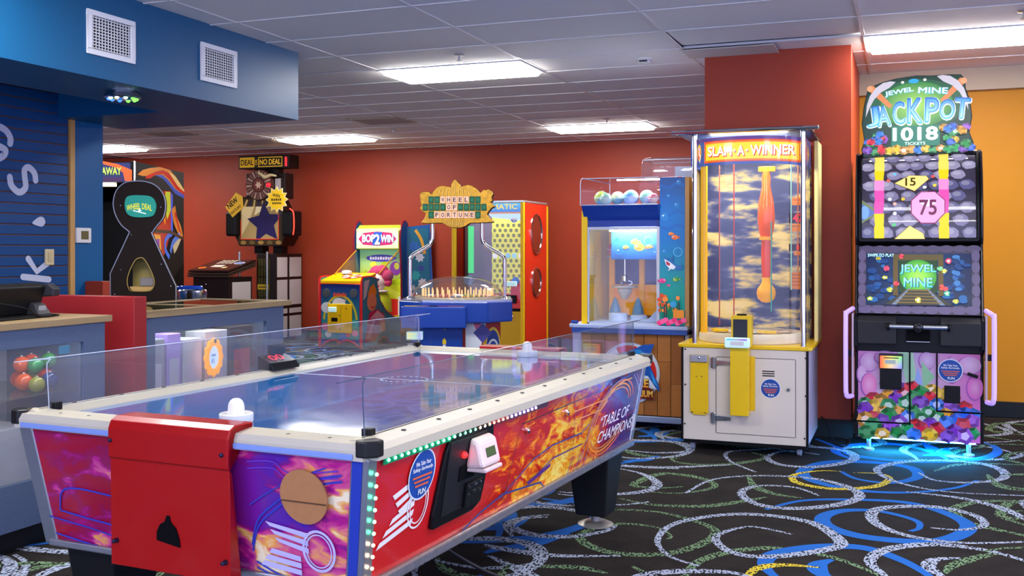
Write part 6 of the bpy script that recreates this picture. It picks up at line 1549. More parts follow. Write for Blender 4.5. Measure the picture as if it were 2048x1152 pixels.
    for k in range(18):
        q0, q1 = 2 * PI * k / 18, 2 * PI * (k + 1) / 18
        a.poly([(0.12 * math.cos(q0), 0.12 * math.sin(q0)), (0.40 * math.cos(q0), 0.40 * math.sin(q0)), (0.40 * math.cos(q1), 0.40 * math.sin(q1)), (0.12 * math.cos(q1), 0.12 * math.sin(q1))], cc[k % 6])
    a.build('wheel_print', PRINT, wh)
    pg = None
    PEG = mat('lit_peg', 'f4c890', 0.3, emit=0.6, ecol='f0a868')
    for k in range(36):
        q = 2 * PI * k / 36
        if pg is None:
            o = MB().lathe([(0.008, 0.0), (0.008, 0.06), (0.005, 0.075), (0.0, 0.078)], 0, 0, 8).build('peg', PEG, wh); pg = o.data
        else: o = link('peg', pg, wh)
        o.location = (0.36 * math.cos(q), 0.36 * math.sin(q), 0.835)
    MB().lathe([(0.475 * math.cos(k * PI / 24) ** 0.9 if k < 12 else 0.0, 0.815 + 0.225 * math.sin(k * PI / 24)) for k in range(13)], 0, 0, 40).build('dome', glass_mat('dome_acrylic', (0.93, 0.93, 0.94), 1.5, 0.03, 0.04), t, smooth=True)
    # chrome poles
    for s in (-1, 1):
        pts = [(s * 0.485, -0.05, 0.80), (s * 0.485, -0.05, 1.16), (s * 0.475, -0.05, 1.23), (s * 0.43, -0.05, 1.27), (s * 0.33, -0.05, 1.325), (s * 0.275, -0.05, 1.37), (s * 0.255, -0.05, 1.44), (s * 0.255, -0.05, 1.62)]
        MB().tube(cat_rom(pts, 6), 0.0205, 14).build('chrome_pole', CHROME, t, smooth=True)
        MB().lathe([(0.04, 0.80), (0.04, 0.82), (0.02, 0.835)], s * 0.485, -0.05, 16).build('pole_flange', CHROME, t, smooth=True)
    # ornate golden sign
    out = [(0, 410), (60, 345), (120, 350), (200, 350), (250, 400), (330, 290), (400, 235), (500, 222), (620, 245), (655, 265), (670, 180), (720, 100), (760, 95), (850, 200), (870, 240), (1000, 205), (1090, 220), (1200, 290), (1270, 375), (1340, 305), (1400, 315), (1440, 295), (1510, 340), (1545, 400), (1510, 470), (1530, 540), (1490, 570), (1580, 655), (1500, 700), (1430, 790), (1420, 840), (1545, 970), (1540, 990), (1330, 1000), (1060, 1005), (960, 1070), (860, 1105), (740, 1108), (640, 1095), (540, 1040), (480, 1005), (150, 1015), (30, 1000), (110, 900), (130, 800), (70, 770), (0, 700), (40, 640), (20, 560)]
    Q = lambda x, y: (LX(840 + x * 0.0955), LZ(350 + y * 0.0955))
    sg = MB().prism([Q(x + 22, y + 8) for x, y in out], 'xz', -0.075, -0.04).build('sign_backboard', mat('dark_brown_edge', '241a14', 0.5), t)
    GOLD = mat('gilded_relief', 'c8962c', 0.35, 0.45, noise=0.6, nscale=34, bump=0.9)
    MB().prism([Q(*p) for p in out], 'xz', -0.105, -0.075).build('gold_frame', GOLD, sg, bevel=0.006)
    # raised gilded ribs
    RIB = mat('gold_rib', 'e0b450', 0.35, 0.35)
    for k in range(9):
        x = 540 + 50 * k
        MB().tube([(Q(x, 955)[0], -0.108, Q(x, 955)[1]), (Q(740 + (x - 740) * 0.75, 1085 - abs(x - 740) * 0.25)[0], -0.108, Q(x, 1085 - abs(x - 740) * 0.25)[1])], 0.008, 6).build('gold_rib', RIB, sg, smooth=True)
    for k in range(9):
        x = 400 + 85 * k
        zt = 260 + abs(x - 740) * 0.12 if abs(x - 740) > 60 else 150
        MB().tube([(Q(x, 430)[0], -0.108, Q(x, 430)[1]), (Q(740 + (x - 740) * 0.9, zt)[0], -0.108, Q(x, zt)[1])], 0.009, 6).build('gold_rib', RIB, sg, smooth=True)
    TG = mat('green_tile', '075a3c', 0.3, emit=0.05, ecol='0c9a66'); TC = mat('lit_cream_tile', 'eec4a8', 0.3, emit=0.2, ecol='f8c8a8')
    tw, th = Q(122, 0)[0] - Q(0, 0)[0], Q(0, 0)[1] - Q(0, 155)[1]
    rows = [(520, 245, '..WHEEL..'), (675, 124, '....OF.....'), (835, 245, '.FORTUNE.')]
    g1 = g2 = None
    for ry, rx, s in rows:
        for i, ch in enumerate(s):
            cx, cz = Q(rx + 122.5 * i, ry)
            lit = ch != '.'
            if lit:
                if g2 is None: o = MB().box(-tw * 0.45, tw * 0.45, -0.018, 0, -th * 0.46, th * 0.46).build('letter_tile', TC, sg, bevel=0.004); g2 = o.data
                else: o = link('letter_tile', g2, sg)
            else:
                if g1 is None: o = MB().box(-tw * 0.45, tw * 0.45, -0.018, 0, -th * 0.46, th * 0.46).build('letter_tile', TG, sg, bevel=0.004); g1 = o.data
                else: o = link('letter_tile', g1, sg)
            o.location = (cx, -0.105, cz)
            la = Art((0, -0.123, 0), h=0.0015)
            if lit: la.text(ch, cx, cz, tw * 0.5 if ch not in 'I' else tw * 0.12, th * 0.55, '4a2418', 0.02)
            else: la.ell(cx, cz, tw * 0.26, th * 0.26, '0a8556', 12)
            la.build('tile_letter' if lit else 'tile_sheen', PRINT, sg)
wheel_machine()

# ---------------------------------------------------------------- yellow and red ball board machine against the back wall
def board_machine():
    t = thing('ball_board_machine', 'tall yellow and red prize machine with honeycomb board and oval mirrors', 'arcade machine', (-4.78, 11.60, 0))
    LX = lambda x: (x - 976) * 0.00608
    LZ = lambda y: 1.317 - (y - 498) * 0.00608
    X0, X1, D = -0.475, 0.475, 0.86
    YF = mat('bright_yellow_frame', 'f0c010', 0.35)
    RD = mat('bright_red_side', 'd83418', 0.32)
    bx('cabinet_rear', mat('dark_blue_rear', '2a2438', 0.5), t, X0 + 0.02, X1 - 0.02, 0.35, D, 0.04, 1.88)
    for s, x in ((-1, X0), (1, X1)):
        sp = bx('side_panel', RD, t, min(x, x - s * 0.02), max(x, x - s * 0.02), 0.03, D, 0.03, 1.875)
        for zc, rz, ry in ((1.50, 0.245, 0.20), (0.905, 0.175, 0.165)):
            N = 28
            pts = [(0.43 + ry * math.cos(2 * PI * k / N), zc + rz * math.sin(2 * PI * k / N)) for k in range(N)]
            mo = MB().prism(pts, 'yz', x, x + s * 0.006).build('oval_mirror', mat('warm_mirror', 'd8c8b0', 0.05, 1.0), sp)
            MB().tube([(x + s * 0.006, p[0], p[1]) for p in pts], 0.012, 6, closed=True).build('mirror_rim', CHROME, mo, smooth=True)
        bx('front_post', YF, t, x - 0.045 if s > 0 else x, x if s > 0 else x + 0.045, -0.01, 0.05, 0.0, 1.88, bevel=0.006)
        bx('rear_post', YF, t, x - 0.03 if s > 0 else x, x + 0.004 if s > 0 else x + 0.03, D - 0.03, D + 0.02, 0.0, 1.86, bevel=0.004)
    bx('roof', mat('chrome_lid', 'c8ccd0', 0.25, 0.7), t, X0, X1, -0.01, D, 1.88, 1.905, bevel=0.004)
    bx('lower_panel', mat('mustard_panel', 'd8a814', 0.4), t, X0 + 0.045, X1 - 0.045, 0.0, 0.04, 0.03, 0.56)
    bx('cash_slot', BLACK, t, 0.15, 0.38, -0.012, 0.0, 0.66, 0.76, bevel=0.004)
    bx('ticket_slot', BLACK, t, 0.17, 0.36, -0.012, 0.0, 0.06, 0.12, bevel=0.004)
    MB().lathe([(0.0, -0.012), (0.012, -0.01), (0.014, 0.0)], 0.33, 0.50, 12, axis='y').build('lock', CHROME, t)
    # inside board
    bd = bx('board', mat('lemon_board', 'd8d83c', 0.4, emit=0.25, ecol='c8c828'), t, -0.02, X1 - 0.05, 0.20, 0.22, 0.60, 1.80)
    bx('board_left', mat('grey_mauve_board', '8a6a78', 0.4), t, X0 + 0.045, -0.02, 0.30, 0.32, 0.60, 1.80)
    HX = mat('yellow_hex', 'e8e040', 0.35, emit=0.25, ecol='d8d020'); HD = mat('hex_hole', '8f8f24', 0.6)
    hx = None
    for r in range(14):
        z = 0.80 + 0.062 * r
        for c in range(6):
            x = 0.02 + 0.072 * c + (0.036 if r % 2 else 0)
            if x > X1 - 0.07 or r in (7,): continue
            if hx is None:
                m = MB()
                for k in range(6):
                    q0, q1 = PI / 6 + PI * k / 3, PI / 6 + PI * (k + 1) / 3
                    A = [(0.040 * math.cos(q), 0.040 * math.sin(q)) for q in (q0, q1)]; B = [(0.027 * math.cos(q), 0.027 * math.sin(q)) for q in (q0, q1)]
                    m.add([(A[0][0], 0, A[0][1]), (A[1][0], 0, A[1][1]), (B[1][0], 0, B[1][1]), (B[0][0], 0, B[0][1]), (B[0][0], 0.025, B[0][1]), (B[1][0], 0.025, B[1][1])], [(0, 1, 2, 3), (3, 2, 5, 4)], 0)
                m.add([(0.027 * math.cos(PI / 6 + PI * k / 3), 0.024, 0.027 * math.sin(PI / 6 + PI * k / 3)) for k in range(6)], [tuple(range(6))], 1)
                o = m.build('hex_cell', [HX, HD], bd, recalc=False); hx = o.data
            else: o = link('hex_cell', hx, bd)
            o.location = (x, 0.174, z)
    for k in range(5):
        MB().lathe([(0.0, 0.165), (0.03, 0.167), (0.034, 0.172)], 0.03 + 0.085 * k, 0.80 + 0.062 * 7, 16, axis='y').build('target_disc', mat('disc_%d' % k, ('e8e8f0', 'c8d8e8', '8ac0d8', '9ad0e0', 'f0d8d8')[k], 0.3, emit=0.3), bd)
    bx('green_gauge', mat('green_tube_lit', '30c860', 0.3, emit=0.5, ecol='20c850'), t, LX(925), LX(936), 0.12, 0.15, 1.02, 1.60)
    MB().lathe([(0.0, 0.10), (0.06, 0.10), (0.06, 0.13), (0.0, 0.13)], LX(928), 0.93, 20, axis='y').build('blue_bumper', mat('soft_blue', '7aa8d8', 0.3), t)
    a = Art((0, 0.02, 0))
    a.grid(X0 + 0.05, 1.765, X1 - 0.05, 1.872, 4, 1, lambda u, v: mixc(S('1a6ac0'), S('4ab0e0'), v)); a.text('MATIC', LX(1012), 1.83, 0.32, 0.06, 'f4d020', 0.02); a.rect(X0 + 0.05, 1.745, X1 - 0.05, 1.765, 'c87a38')
    a.poly([(0.05, 1.70), (X1 - 0.05, 1.66), (X1 - 0.05, 1.745), (0.0, 1.745)], 'b8d4e4')
    a.build('header_print', PRINTL, t)
    a = Art((0, 0.02, 0)); sticker(a, LX(1032), LZ(437), 0.052, 0.055)
    a.rect(0.05, 0.60, 0.43, 0.78, 'c83028'); a.rect(0.02, 0.66, 0.25, 0.74, 'e8a828'); a.rect(0.30, 0.66, 0.42, 0.94, 'c02020'); a.ell(0.36, 0.93, 0.05, 0.05, '3a6ab8'); a.rect(-0.15, 0.60, 0.05, 0.70, '8a4a38')
    a.build('lower_print', PRINTB, t)
    rd = MB().box(LX(1020), LX(1040), -0.05, 0.0, LZ(572), LZ(562)).build('card_reader', mat('iridescent_reader'), t, bevel=0.008)
    bx('front_glass', GLASS, t, X0 + 0.045, X1 - 0.045, 0.01, 0.014, 0.60, 1.87)
    bx('board_lamp', mat('board_tube', 'ffffff', 0.4, emit=14.0), t, -0.3, 0.38, 0.08, 0.10, 1.755, 1.762)
board_machine()

# ---------------------------------------------------------------- clown target game
def clown_machine():
    t = thing('clown_target_game', 'colourful clown target game with yellow topped console and lit marquee', 'arcade machine', (-6.92, 11.75, 0))
    LX = lambda x: (x - 681) * 0.00655
    LZ = lambda y: 1.317 - (y - 498) * 0.00655
    RDT = mat('red_t_molding', 'c81c1c', 0.3); YT = mat('yellow_top', 'f4c00c', 0.3); NV = mat('navy_art', '1c3a88', 0.4)
    W = 0.30
    # console front with arched bottom
    arch = [(-W, 0.03), (-W, 0.86), (W, 0.86), (W, 0.03), (0.26, 0.05), (0.20, 0.10), (0.10, 0.13), (0.03, 0.11), (0.0, 0.08), (-0.03, 0.11), (-0.10, 0.13), (-0.20, 0.10), (-0.26, 0.05)]
    MB().prism(arch, 'xz', 0.0, 0.03).build('console_front', NV, t)
    MB().tube([(p[0], -0.002, p[1]) for p in arch], 0.012, 6, closed=True).build('red_edging', RDT, t, smooth=True)
    a = Art((0, 0, 0))
    a.grid(-W + 0.02, 0.14, W - 0.02, 0.84, 4, 6, lambda u, v: mixc(S('2a9a90'), S('1a2f80'), v))
    a.ring(0.0, 0.36, 0.26, 0.36, 0.03, 'c8b830', 24, 0.1, PI - 0.1)
    for u, v, r, c in ((-0.2, 0.55, 0.09, 'c8d4dc'), (-0.22, 0.30, 0.06, 'd86a8a'), (0.2, 0.34, 0.07, '3ab09a'), (-0.02, 0.60, 0.10, 'dce4ea'), (-0.18, 0.2, 0.05, 'e8e0d8'), (0.22, 0.22, 0.05, 'e88ab0'), (0.05, 0.18, 0.07, '2a6ac0'), (0.12, 0.2, 0.04, 'd83030')): a.ell(u, v, r, r * 0.8, c, 14)
    a.bars(0.0, 0.72, 0.2, 0.05, 'e84a28', 6); a.bars(0.02, 0.65, 0.14, 0.03, 'f0d8d0', 6)
    a.build('console_print', PRINT, t)
    for u in (-0.21, 0.2): MB().lathe([(0.0, -0.012), (0.055, -0.010), (0.06, 0.0)], u, 0.74, 20, axis='y').build('speaker', mat('speaker_grey', '4a5058', 0.6), t)
    dr = bx('coin_door', YT, t, -0.18, 0.18, -0.02, 0.0, 0.22, 0.60, bevel=0.006)
    rd = MB().box(-0.15, -0.04, -0.06, -0.02, 0.495, 0.56).build('card_reader', mat('iridescent_reader'), dr, bevel=0.008)
    bx('coin_slot', BLACK, dr, -0.12, -0.03, -0.026, -0.018, 0.37, 0.42)
    bx('door_gap', mat('mustard_gap', 'a87c08', 0.5), dr, 0.02, 0.024, -0.0225, -0.019, 0.24, 0.58)
    for u, v in ((0.10, 0.54), (0.0, 0.45), (0.0, 0.27)): MB().lathe([(0.0, -0.028), (0.008, -0.027), (0.01, -0.02)], u, v, 10, axis='y').build('lock', mat('bronze_lock', '7a5a30', 0.3, 0.8), dr)
    # sloping yellow top
    tp = MB().hexa([(-W, 0.0, 0.86), (W, 0.0, 0.86), (W, 0.42, 0.95), (-W, 0.42, 0.95)], [(-W, 0.0, 0.905), (W, 0.0, 0.905), (W, 0.42, 1.0), (-W, 0.42, 1.0)]).build('console_top', YT, t, bevel=0.008)
    a = Art((0.06, 0.20, 0.955), (1, 0, 0), (0, 0.975, 0.22))
    for k in range(10):
        q0, q1 = 2 * PI * k / 10, 2 * PI * (k + 1) / 10
        a.poly([(0, 0), (0.15 * math.cos(q0), 0.12 * math.sin(q0)), (0.15 * math.cos(q1), 0.12 * math.sin(q1))], 'd82018' if k % 2 else 'f4ece0')
    a.ell(0, 0, 0.05, 0.04, 'e8c020'); a.build('button_print', PRINT, tp)
    MB().lathe([(0.07, 0.0), (0.068, 0.03), (0.05, 0.045), (0.0, 0.05)], 0, 0, 20).build('hit_pad', mat('white_pad', 'e4e8f0', 0.3), tp, smooth=True).location = (-0.10, 0.34, 0.985)
    bx('console_body', mat('console_maroon', '6a1a20', 0.4), t, -W + 0.01, W - 0.01, 0.03, 0.42, 0.14, 0.88)
    # side panels with curved silhouette
    sp = [(0.0, 0.03), (0.0, 0.90), (0.02, 0.945), (0.16, 0.955), (0.30, 0.95), (0.40, 0.92), (0.42, 0.80), (0.50, 0.62), (0.66, 0.48), (0.90, 0.38), (1.08, 0.36), (1.08, 0.03), (0.74, 0.04), (0.70, 0.12), (0.56, 0.14), (0.44, 0.10), (0.42, 0.02)]
    for s in (-1, 1):
        x = s * 0.315
        p = MB().prism(sp, 'yz', x - 0.012, x + 0.012).build('side_panel', mat('teal_side', '1a8aa8', 0.35), t)
        MB().tube([(x, q[0], q[1]) for q in sp], 0.015, 6, closed=True).build('side_edging', RDT, p, smooth=True)
    a = Art((0.327, 0, 0), (0, 1, 0), (0, 0, 1))
    a.poly([(0.02, 0.05), (0.38, 0.06), (0.42, 0.14), (0.60, 0.17), (0.64, 0.44), (0.47, 0.62), (0.39, 0.80), (0.38, 0.90), (0.05, 0.92), (0.02, 0.88)], '2090b0')
    a.poly([(0.05, 0.90), (0.2, 0.92), (0.1, 0.70), (0.03, 0.65)], 'c8d8e0'); a.poly([(0.05, 0.10), (0.35, 0.10), (0.62, 0.30), (0.60, 0.44), (0.40, 0.52), (0.18, 0.48)], 'c83068'); a.poly([(0.2, 0.4), (0.5, 0.36), (0.62, 0.4), (0.4, 0.5)], 'f0d0dc'); a.poly([(0.1, 0.15), (0.3, 0.42), (0.36, 0.4), (0.2, 0.14)], 'e88aa8')
    a.ell(0.25, 0.62, 0.13, 0.12, 'f0a878', 18); a.poly([(0.13, 0.70), (0.2, 0.82), (0.30, 0.86), (0.38, 0.76), (0.36, 0.70), (0.25, 0.73)], 'f0a020'); a.poly([(0.46, 0.20), (0.62, 0.22), (0.60, 0.34), (0.5, 0.32)], 'e8b080'); a.stroke([(0.22, 0.56), (0.28, 0.54), (0.34, 0.57)], 0.016, 'a83020'); a.rect(0.05, 0.05, 0.35, 0.10, '58b0d0')
    a.build('side_print', PRINT, t)
    # rear tower: playfield board, marquee, ears
    bx('tower_back', mat('tower_green', '5a9a58', 0.4), t, -0.26, 0.42, 0.98, 1.06, 0.36, 1.33)
    a = Art((0.08, 0.98, 0))
    a.grid(-0.34, 0.38, 0.34, 1.31, 4, 6, lambda u, v: mixc(S('c8d028'), S('7ac8a0'), max(0, v - 0.55) * 2.2))
    for k in range(10):
        q0, q1 = 2 * PI * k / 10, 2 * PI * (k + 0.5) / 10
        a.poly([(0, 0.82), (0.32 * math.cos(q0), 0.82 + 0.36 * math.sin(q0)), (0.32 * math.cos(q1), 0.82 + 0.36 * math.sin(q1))], 'e0e04a' if k % 2 else 'a8c020')
    a.ell(0.0, 1.19, 0.24, 0.05, '4a4ab0', 20); a.bars(0.0, 1.19, 0.36, 0.04, 'f0f0ff', 9); a.ell(0.22, 1.05, 0.09, 0.1, '8a3a9a', 14); a.ell(0.24, 1.08, 0.04, 0.05, 'd0d040', 12)
    a.poly([(-0.2, 0.40), (0.28, 0.40), (0.28, 0.62), (-0.2, 0.66)], 'd83028'); a.bars(0.0, 0.58, 0.3, 0.03, 'f8e8c0', 8); a.rect(0.26, 0.40, 0.34, 0.66, 'e8e0d0')
    a.build('tower_print', PRINTB, t)
    mq = MB()
    pf = [(0.90, 1.31), (0.86, 1.40), (0.865, 1.52), (0.90, 1.61), (0.96, 1.65), (1.10, 1.65), (1.10, 1.31)]
    MB().prism(pf, 'yz', -0.25, 0.41).build('marquee_box', mat('lime_case', 'b8c83a', 0.35), t)
    def fm(u, v, h):
        return (u, 0.858 - h, v)
    a = Art(fn=fm, h=0.004)
    a.grid(-0.245, 1.325, 0.405, 1.60, 2, 12, lambda u, v: mixc(S('dcecc0'), S('d8e078'), abs(v - 0.5) * 1.6)); a.poly([(-0.215, 1.455), (-0.14, 1.54), (0.08, 1.56), (0.30, 1.54), (0.38, 1.455), (0.30, 1.375), (0.08, 1.36), (-0.14, 1.375)], 'a8285e'); a.poly([(0.03, 1.55), (0.16, 1.55), (0.13, 1.37), (0.0, 1.37)], '2a50a8')
    for d, c, bo in ((0.006, '28386a', 0.06), (0, 'f8fbff', 0.035)):
        a.text('BOP', -0.055 + d, 1.465 - d, 0.19, 0.10, c, bo); a.text('2', 0.082 + d, 1.45 - d, 0.07, 0.13, c, bo); a.text('WIN', 0.235 + d, 1.46 - d, 0.19, 0.095, c, bo)
    a.build('marquee', print_mat('marquee_white', 0.5, 0.2), t)
    for s in (-1, 1):
        x0 = 0.42 if s > 0 else -0.26
        ear = cat_rom([(0.0, 0.40), (-0.02, 0.9), (-0.05, 1.25), (-0.06, 1.5), (0.0, 1.66), (0.1, 1.70), (0.18, 1.60), (0.20, 1.30), (0.20, 0.40)], 3, True)
        e = MB().prism([(p[0] + 0.90, p[1]) for p in ear], 'yz', -0.01, 0.01).build('ear_panel', mat('ear_blue', '1f5ea8', 0.35), t)
        e.location = (x0 + s * 0.02, 0, 0); 
        MB().tube([(0, p[0] + 0.90, p[1]) for p in ear], 0.014, 6, closed=True).build('ear_edging', mat('dark_red_edging', '8a1830', 0.3), e, smooth=True)
    # angled side art wing at the right
    wg = MB().hexa([(0.45, 1.02, 0.36), (0.78, 1.22, 0.36), (0.77, 1.24, 0.36), (0.44, 1.04, 0.36)], [(0.45, 1.02, 1.62), (0.72, 1.20, 1.66), (0.71, 1.22, 1.66), (0.44, 1.04, 1.62)]).build('art_wing', mat('ear_blue'), t)
    ux = Vector((0.33, 0.20, 0)).normalized()
    a = Art((0.45, 1.02, 0), tuple(ux), (0, 0, 1))
    a.poly([(0.01, 0.38), (0.34, 0.38), (0.30, 1.6), (0.01, 1.6)], '1a6a88')
    for u, v, r, c in ((0.10, 1.35, 0.09, '2a6ab8'), (0.18, 1.2, 0.07, 'c8d0d8'), (0.12, 0.95, 0.08, '2aa0a0'), (0.22, 0.85, 0.07, 'c8c8d0'), (0.12, 0.62, 0.10, 'c85020'), (0.22, 0.52, 0.08, 'e07a20'), (0.2, 1.05, 0.05, '3a4a9a'), (0.08, 0.78, 0.05, 'a8b8c0')): a.star(u, v, r, r * 0.65, 7, c)
    a.stroke([(0.12, 1.58), (0.20, 1.45), (0.25, 1.25)], 0.04, 'd8a030'); a.build('wing_print', PRINT, wg)
    # clown bust target
    hx_, hy_, hz_ = 0.12, 0.82, 0.86
    cb = MB().ball((hx_, hy_, hz_), 0.115, 20, 14, (0.9, 0.9, 1.1)).build('clown_face', mat('clown_white', 'e4d4cc', 0.4), t, smooth=True)
    PH = mat('pink_wig', 'e04878', 0.8, bump=0.6, nscale=60)
    for k, (dx, dz, r) in enumerate(((-0.12, 0.08, 0.085), (-0.05, 0.14, 0.09), (0.04, 0.15, 0.09), (0.12, 0.09, 0.085), (-0.13, 0.0, 0.06), (0.13, 0.0, 0.06))):
        MB().ball((hx_ + dx, hy_ + 0.03, hz_ + dz), r, 14, 10).build('wig_curl', PH, cb, smooth=True)
    MB().ball((hx_, hy_ - 0.115, hz_ - 0.01), 0.028, 12, 8).build('nose', mat('clown_red', 'd82020', 0.25), cb, smooth=True)
    for s in (-1, 1):
        MB().ball((hx_ + s * 0.04, hy_ - 0.088, hz_ + 0.04), 0.018, 10, 8).build('eye', mat('eye_blue', '2a4a8a', 0.3), cb, smooth=True)
        MB().ball((hx_ + s * 0.105, hy_, hz_), 0.03, 10, 8, (0.5, 0.8, 1)).build('ear', mat('clown_white'), cb, smooth=True)
    MB().tube(cat_rom([(hx_ - 0.055, hy_ - 0.09, hz_ - 0.05), (hx_, hy_ - 0.105, hz_ - 0.08), (hx_ + 0.055, hy_ - 0.09, hz_ - 0.05)], 5), 0.012, 8).build('mouth', mat('clown_red'), cb, smooth=True)
    MB().lathe([(0.06, 0.74), (0.13, 0.70), (0.17, 0.60), (0.18, 0.45), (0.0, 0.45)], hx_, hy_ + 0.02, 18).build('clown_body', mat('clown_costume', 'b8c828', 0.5, noise=0.4, nscale=12), cb, smooth=True)
    MB().lathe([(0.05, 0.76), (0.14, 0.745), (0.14, 0.73), (0.05, 0.715)], hx_, hy_, 18).build('ruff', mat('ruff_white', 'e8e0e0', 0.6), cb, smooth=True)
    bx('clown_stand', mat('console_maroon'), t, hx_ - 0.1, hx_ + 0.1, 0.72, 0.95, 0.0, 0.46)
    # clear side guards with yellow edges
    for s in (-1, 1):
        x = -0.26 if s < 0 else 0.40
        tri = [(0.30, 0.98), (0.88, 1.30), (0.95, 1.0), (0.95, 0.90), (0.42, 0.92)]
        g_ = MB().prism(tri, 'yz', x, x + 0.005).build('side_guard', GLASS2, t)
        MB().tube([(x, 0.30, 0.98), (x, 0.88, 1.30)], 0.009, 6).build('guard_edge', mat('amber_edge', 'c8901c', 0.3), g_)
clown_machine()

# ---------------------------------------------------------------- briefcase game: dark console, tower, head with wheel and sign
def case_machine():
    t = thing('briefcase_game', 'dark game with yellow worded sign, clear wheel head and button console', 'arcade machine', (-8.62, 12.15, 0))
    K = 0.00704
    LX = lambda x: (x - 512) * K
    LZ = lambda y: 1.317 - (y - 498) * K
    DK = mat('espresso_laminate', '1c1210', 0.35); WP = mat('frosted_white_panel', 'b8aeae', 0.45); GR = mat('olive_grid', '4a4218', 0.5)
    # tower base (right) with frosted side light boxes
    tb = bx('tower_base', DK, t, 0.02, 0.34, 0.15, 0.82, 0.0, 1.25, bevel=0.006)
    for y0, y1 in ((0.17, 0.44), (0.48, 0.80)):
        for z0, z1 in ((0.06, 0.36), (0.40, 0.47), (0.52, 0.88), (0.92, 1.20)):
            bx('frosted_panel', WP, tb, 0.34, 0.347, y0 + 0.01, y1 - 0.01, z0, z1)
    gp = bx('grid_panel', GR, tb, 0.04, 0.24, 0.142, 0.15, 0.06, 1.18)
    for k in range(8): bx('grid_bar', DK, gp, 0.04, 0.24, 0.135, 0.142, 0.08 + 0.14 * k, 0.09 + 0.14 * k)
    for k in range(5): bx('grid_bar', DK, gp, 0.05 + 0.044 * k, 0.056 + 0.044 * k, 0.135, 0.142, 0.06, 1.18)
    a = Art((0, 0.135, 0)); a.rect(0.05, LZ(579), 0.235, LZ(569), 'c8a818'); a.bars(0.142, LZ(574), 0.14, 0.03, '3a2a08', 7); a.build('ticket_label', PRINT, gp)
    # console in front
    cb = bx('console_body', DK, t, -0.62, -0.02, -0.42, 0.10, 0.0, 0.93, bevel=0.006)
    for z0, z1 in ((0.08, 0.40), (0.44, 0.50), (0.54, 0.86)): bx('frosted_panel', WP, cb, -0.02, -0.013, -0.36, 0.06, z0, z1)
    for q in range(3):
        zz = 0.035 * q
        MB().hexa([(-0.66 + 0.01 * q, -0.50, 0.93 + zz), (0.02, -0.50, 0.93 + zz), (0.02, 0.14, 1.07 + zz), (-0.66 + 0.01 * q, 0.14, 1.07 + zz)], [(-0.66 + 0.01 * q, -0.50, 0.955 + zz), (0.02, -0.50, 0.955 + zz), (0.02, 0.14, 1.095 + zz), (-0.66 + 0.01 * q, 0.14, 1.095 + zz)]).build('console_layer', mat('console_edge', '3a2c24', 0.3) if q < 2 else mat('console_top_dark', '281410', 0.25), cb, bevel=0.004)
    a = Art((-0.64, -0.49, 1.026), (1, 0, 0), (0, 0.977, 0.214), h=0.003)
    a.rect(0.01, 0.02, 0.63, 0.62, '2a1612'); a.ell(0.12, 0.14, 0.06, 0.05, 'c89a28', 16); a.ell(0.12, 0.14, 0.04, 0.035, 'e8281c', 14); a.ell(0.47, 0.16, 0.05, 0.04, 'c8a838', 16); a.ell(0.47, 0.16, 0.03, 0.028, 'e0e0d0', 14)
    a.rect(0.22, 0.18, 0.40, 0.30, 'd8d0c4'); a.ell(0.54, 0.42, 0.085, 0.065, 'c8d0e8', 18); a.ell(0.54, 0.42, 0.07, 0.05, '6a7ab8', 18)
    for r in range(3):
        for c in range(4): a.rect(0.17 + 0.07 * c, 0.38 + 0.07 * r, 0.225 + 0.07 * c, 0.43 + 0.07 * r, 'c8b8a8')
    a.build('console_print', PRINTB, cb)
    bx('serial_plate', mat('ivory_plate'), cb, LX(419), LX(442), -0.426, -0.42, LZ(585), LZ(572))
    MB().lathe([(0.0, -0.43), (0.01, -0.428), (0.012, -0.42)], LX(455), LZ(567), 10, axis='y').build('lock', CHROME, cb)
    for x in (LX(477), LX(543)): MB().tube([(x, 0.12, 0.0), (x, 0.12, 1.28)], 0.016, 10).build('support_post', STEEL, t, smooth=True)
    # head: monitor block with star backdrop
    hd = MB().prism([(LX(452), LZ(430)), (LX(470), LZ(392)), (LX(545), LZ(392)), (LX(560), LZ(420)), (LX(575), LZ(430)), (LX(572), LZ(475)), (LX(560), LZ(492)), (LX(465), LZ(492)), (LX(452), LZ(470))], 'xz', 0.25, 0.60).build('head_block', DK, t)
    for x in (LX(500), LX(545)): bx('head_support', BLACK, t, x - 0.07, x + 0.07, 0.35, 0.5, 1.25, LZ(490))
    a = Art((0, 0.25, 0))
    u0, u1, v0, v1 = LX(468), LX(558), LZ(478), LZ(412)
    a.rect(u0 - 0.05, LZ(490), u1 + 0.06, LZ(396), '3a2c1c'); 
    for k in range(9): a.stroke([(LX(474 + 9 * k), LZ(398)), (LX(468 + 10.5 * k), LZ(408)), (LX(458 + 13 * k), LZ(424))], 0.03, 'a8925c' if k % 2 else '2a2440')
    a.rect(u0, v0, u1, v1, '9a8052'); a.poly([(LX(470), LZ(412)), (LX(500), LZ(412)), (LX(486), LZ(446)), (LX(470), LZ(470))], 'c4ae80'); a.poly([(LX(505), LZ(412)), (LX(535), LZ(412)), (LX(500), LZ(430))], 'd4c49c')
    a.star(LX(526), LZ(446), 0.31, 0.15, 5, '241f4a', PI / 2 + 0.1)
    a.ring((u0 + u1) / 2, (v0 + v1) / 2, 0.005, 0.005, 0.001, 'c83020', 4)
    for p, q in (((u0, v0), (u1, v0)), ((u0, v0), (u0, v0 + 0.28)), ((u1, v0), (u1, v0 + 0.35))): a.stroke([p, q], 0.012, 'd8402a', False)
    for k in range(5): a.ell(LX(474 + 21 * k), LZ(485), 0.05, 0.03, ('8a6a3a', '5a4a2a')[k % 2], 10)
    a.build('head_print', PRINTB, hd)
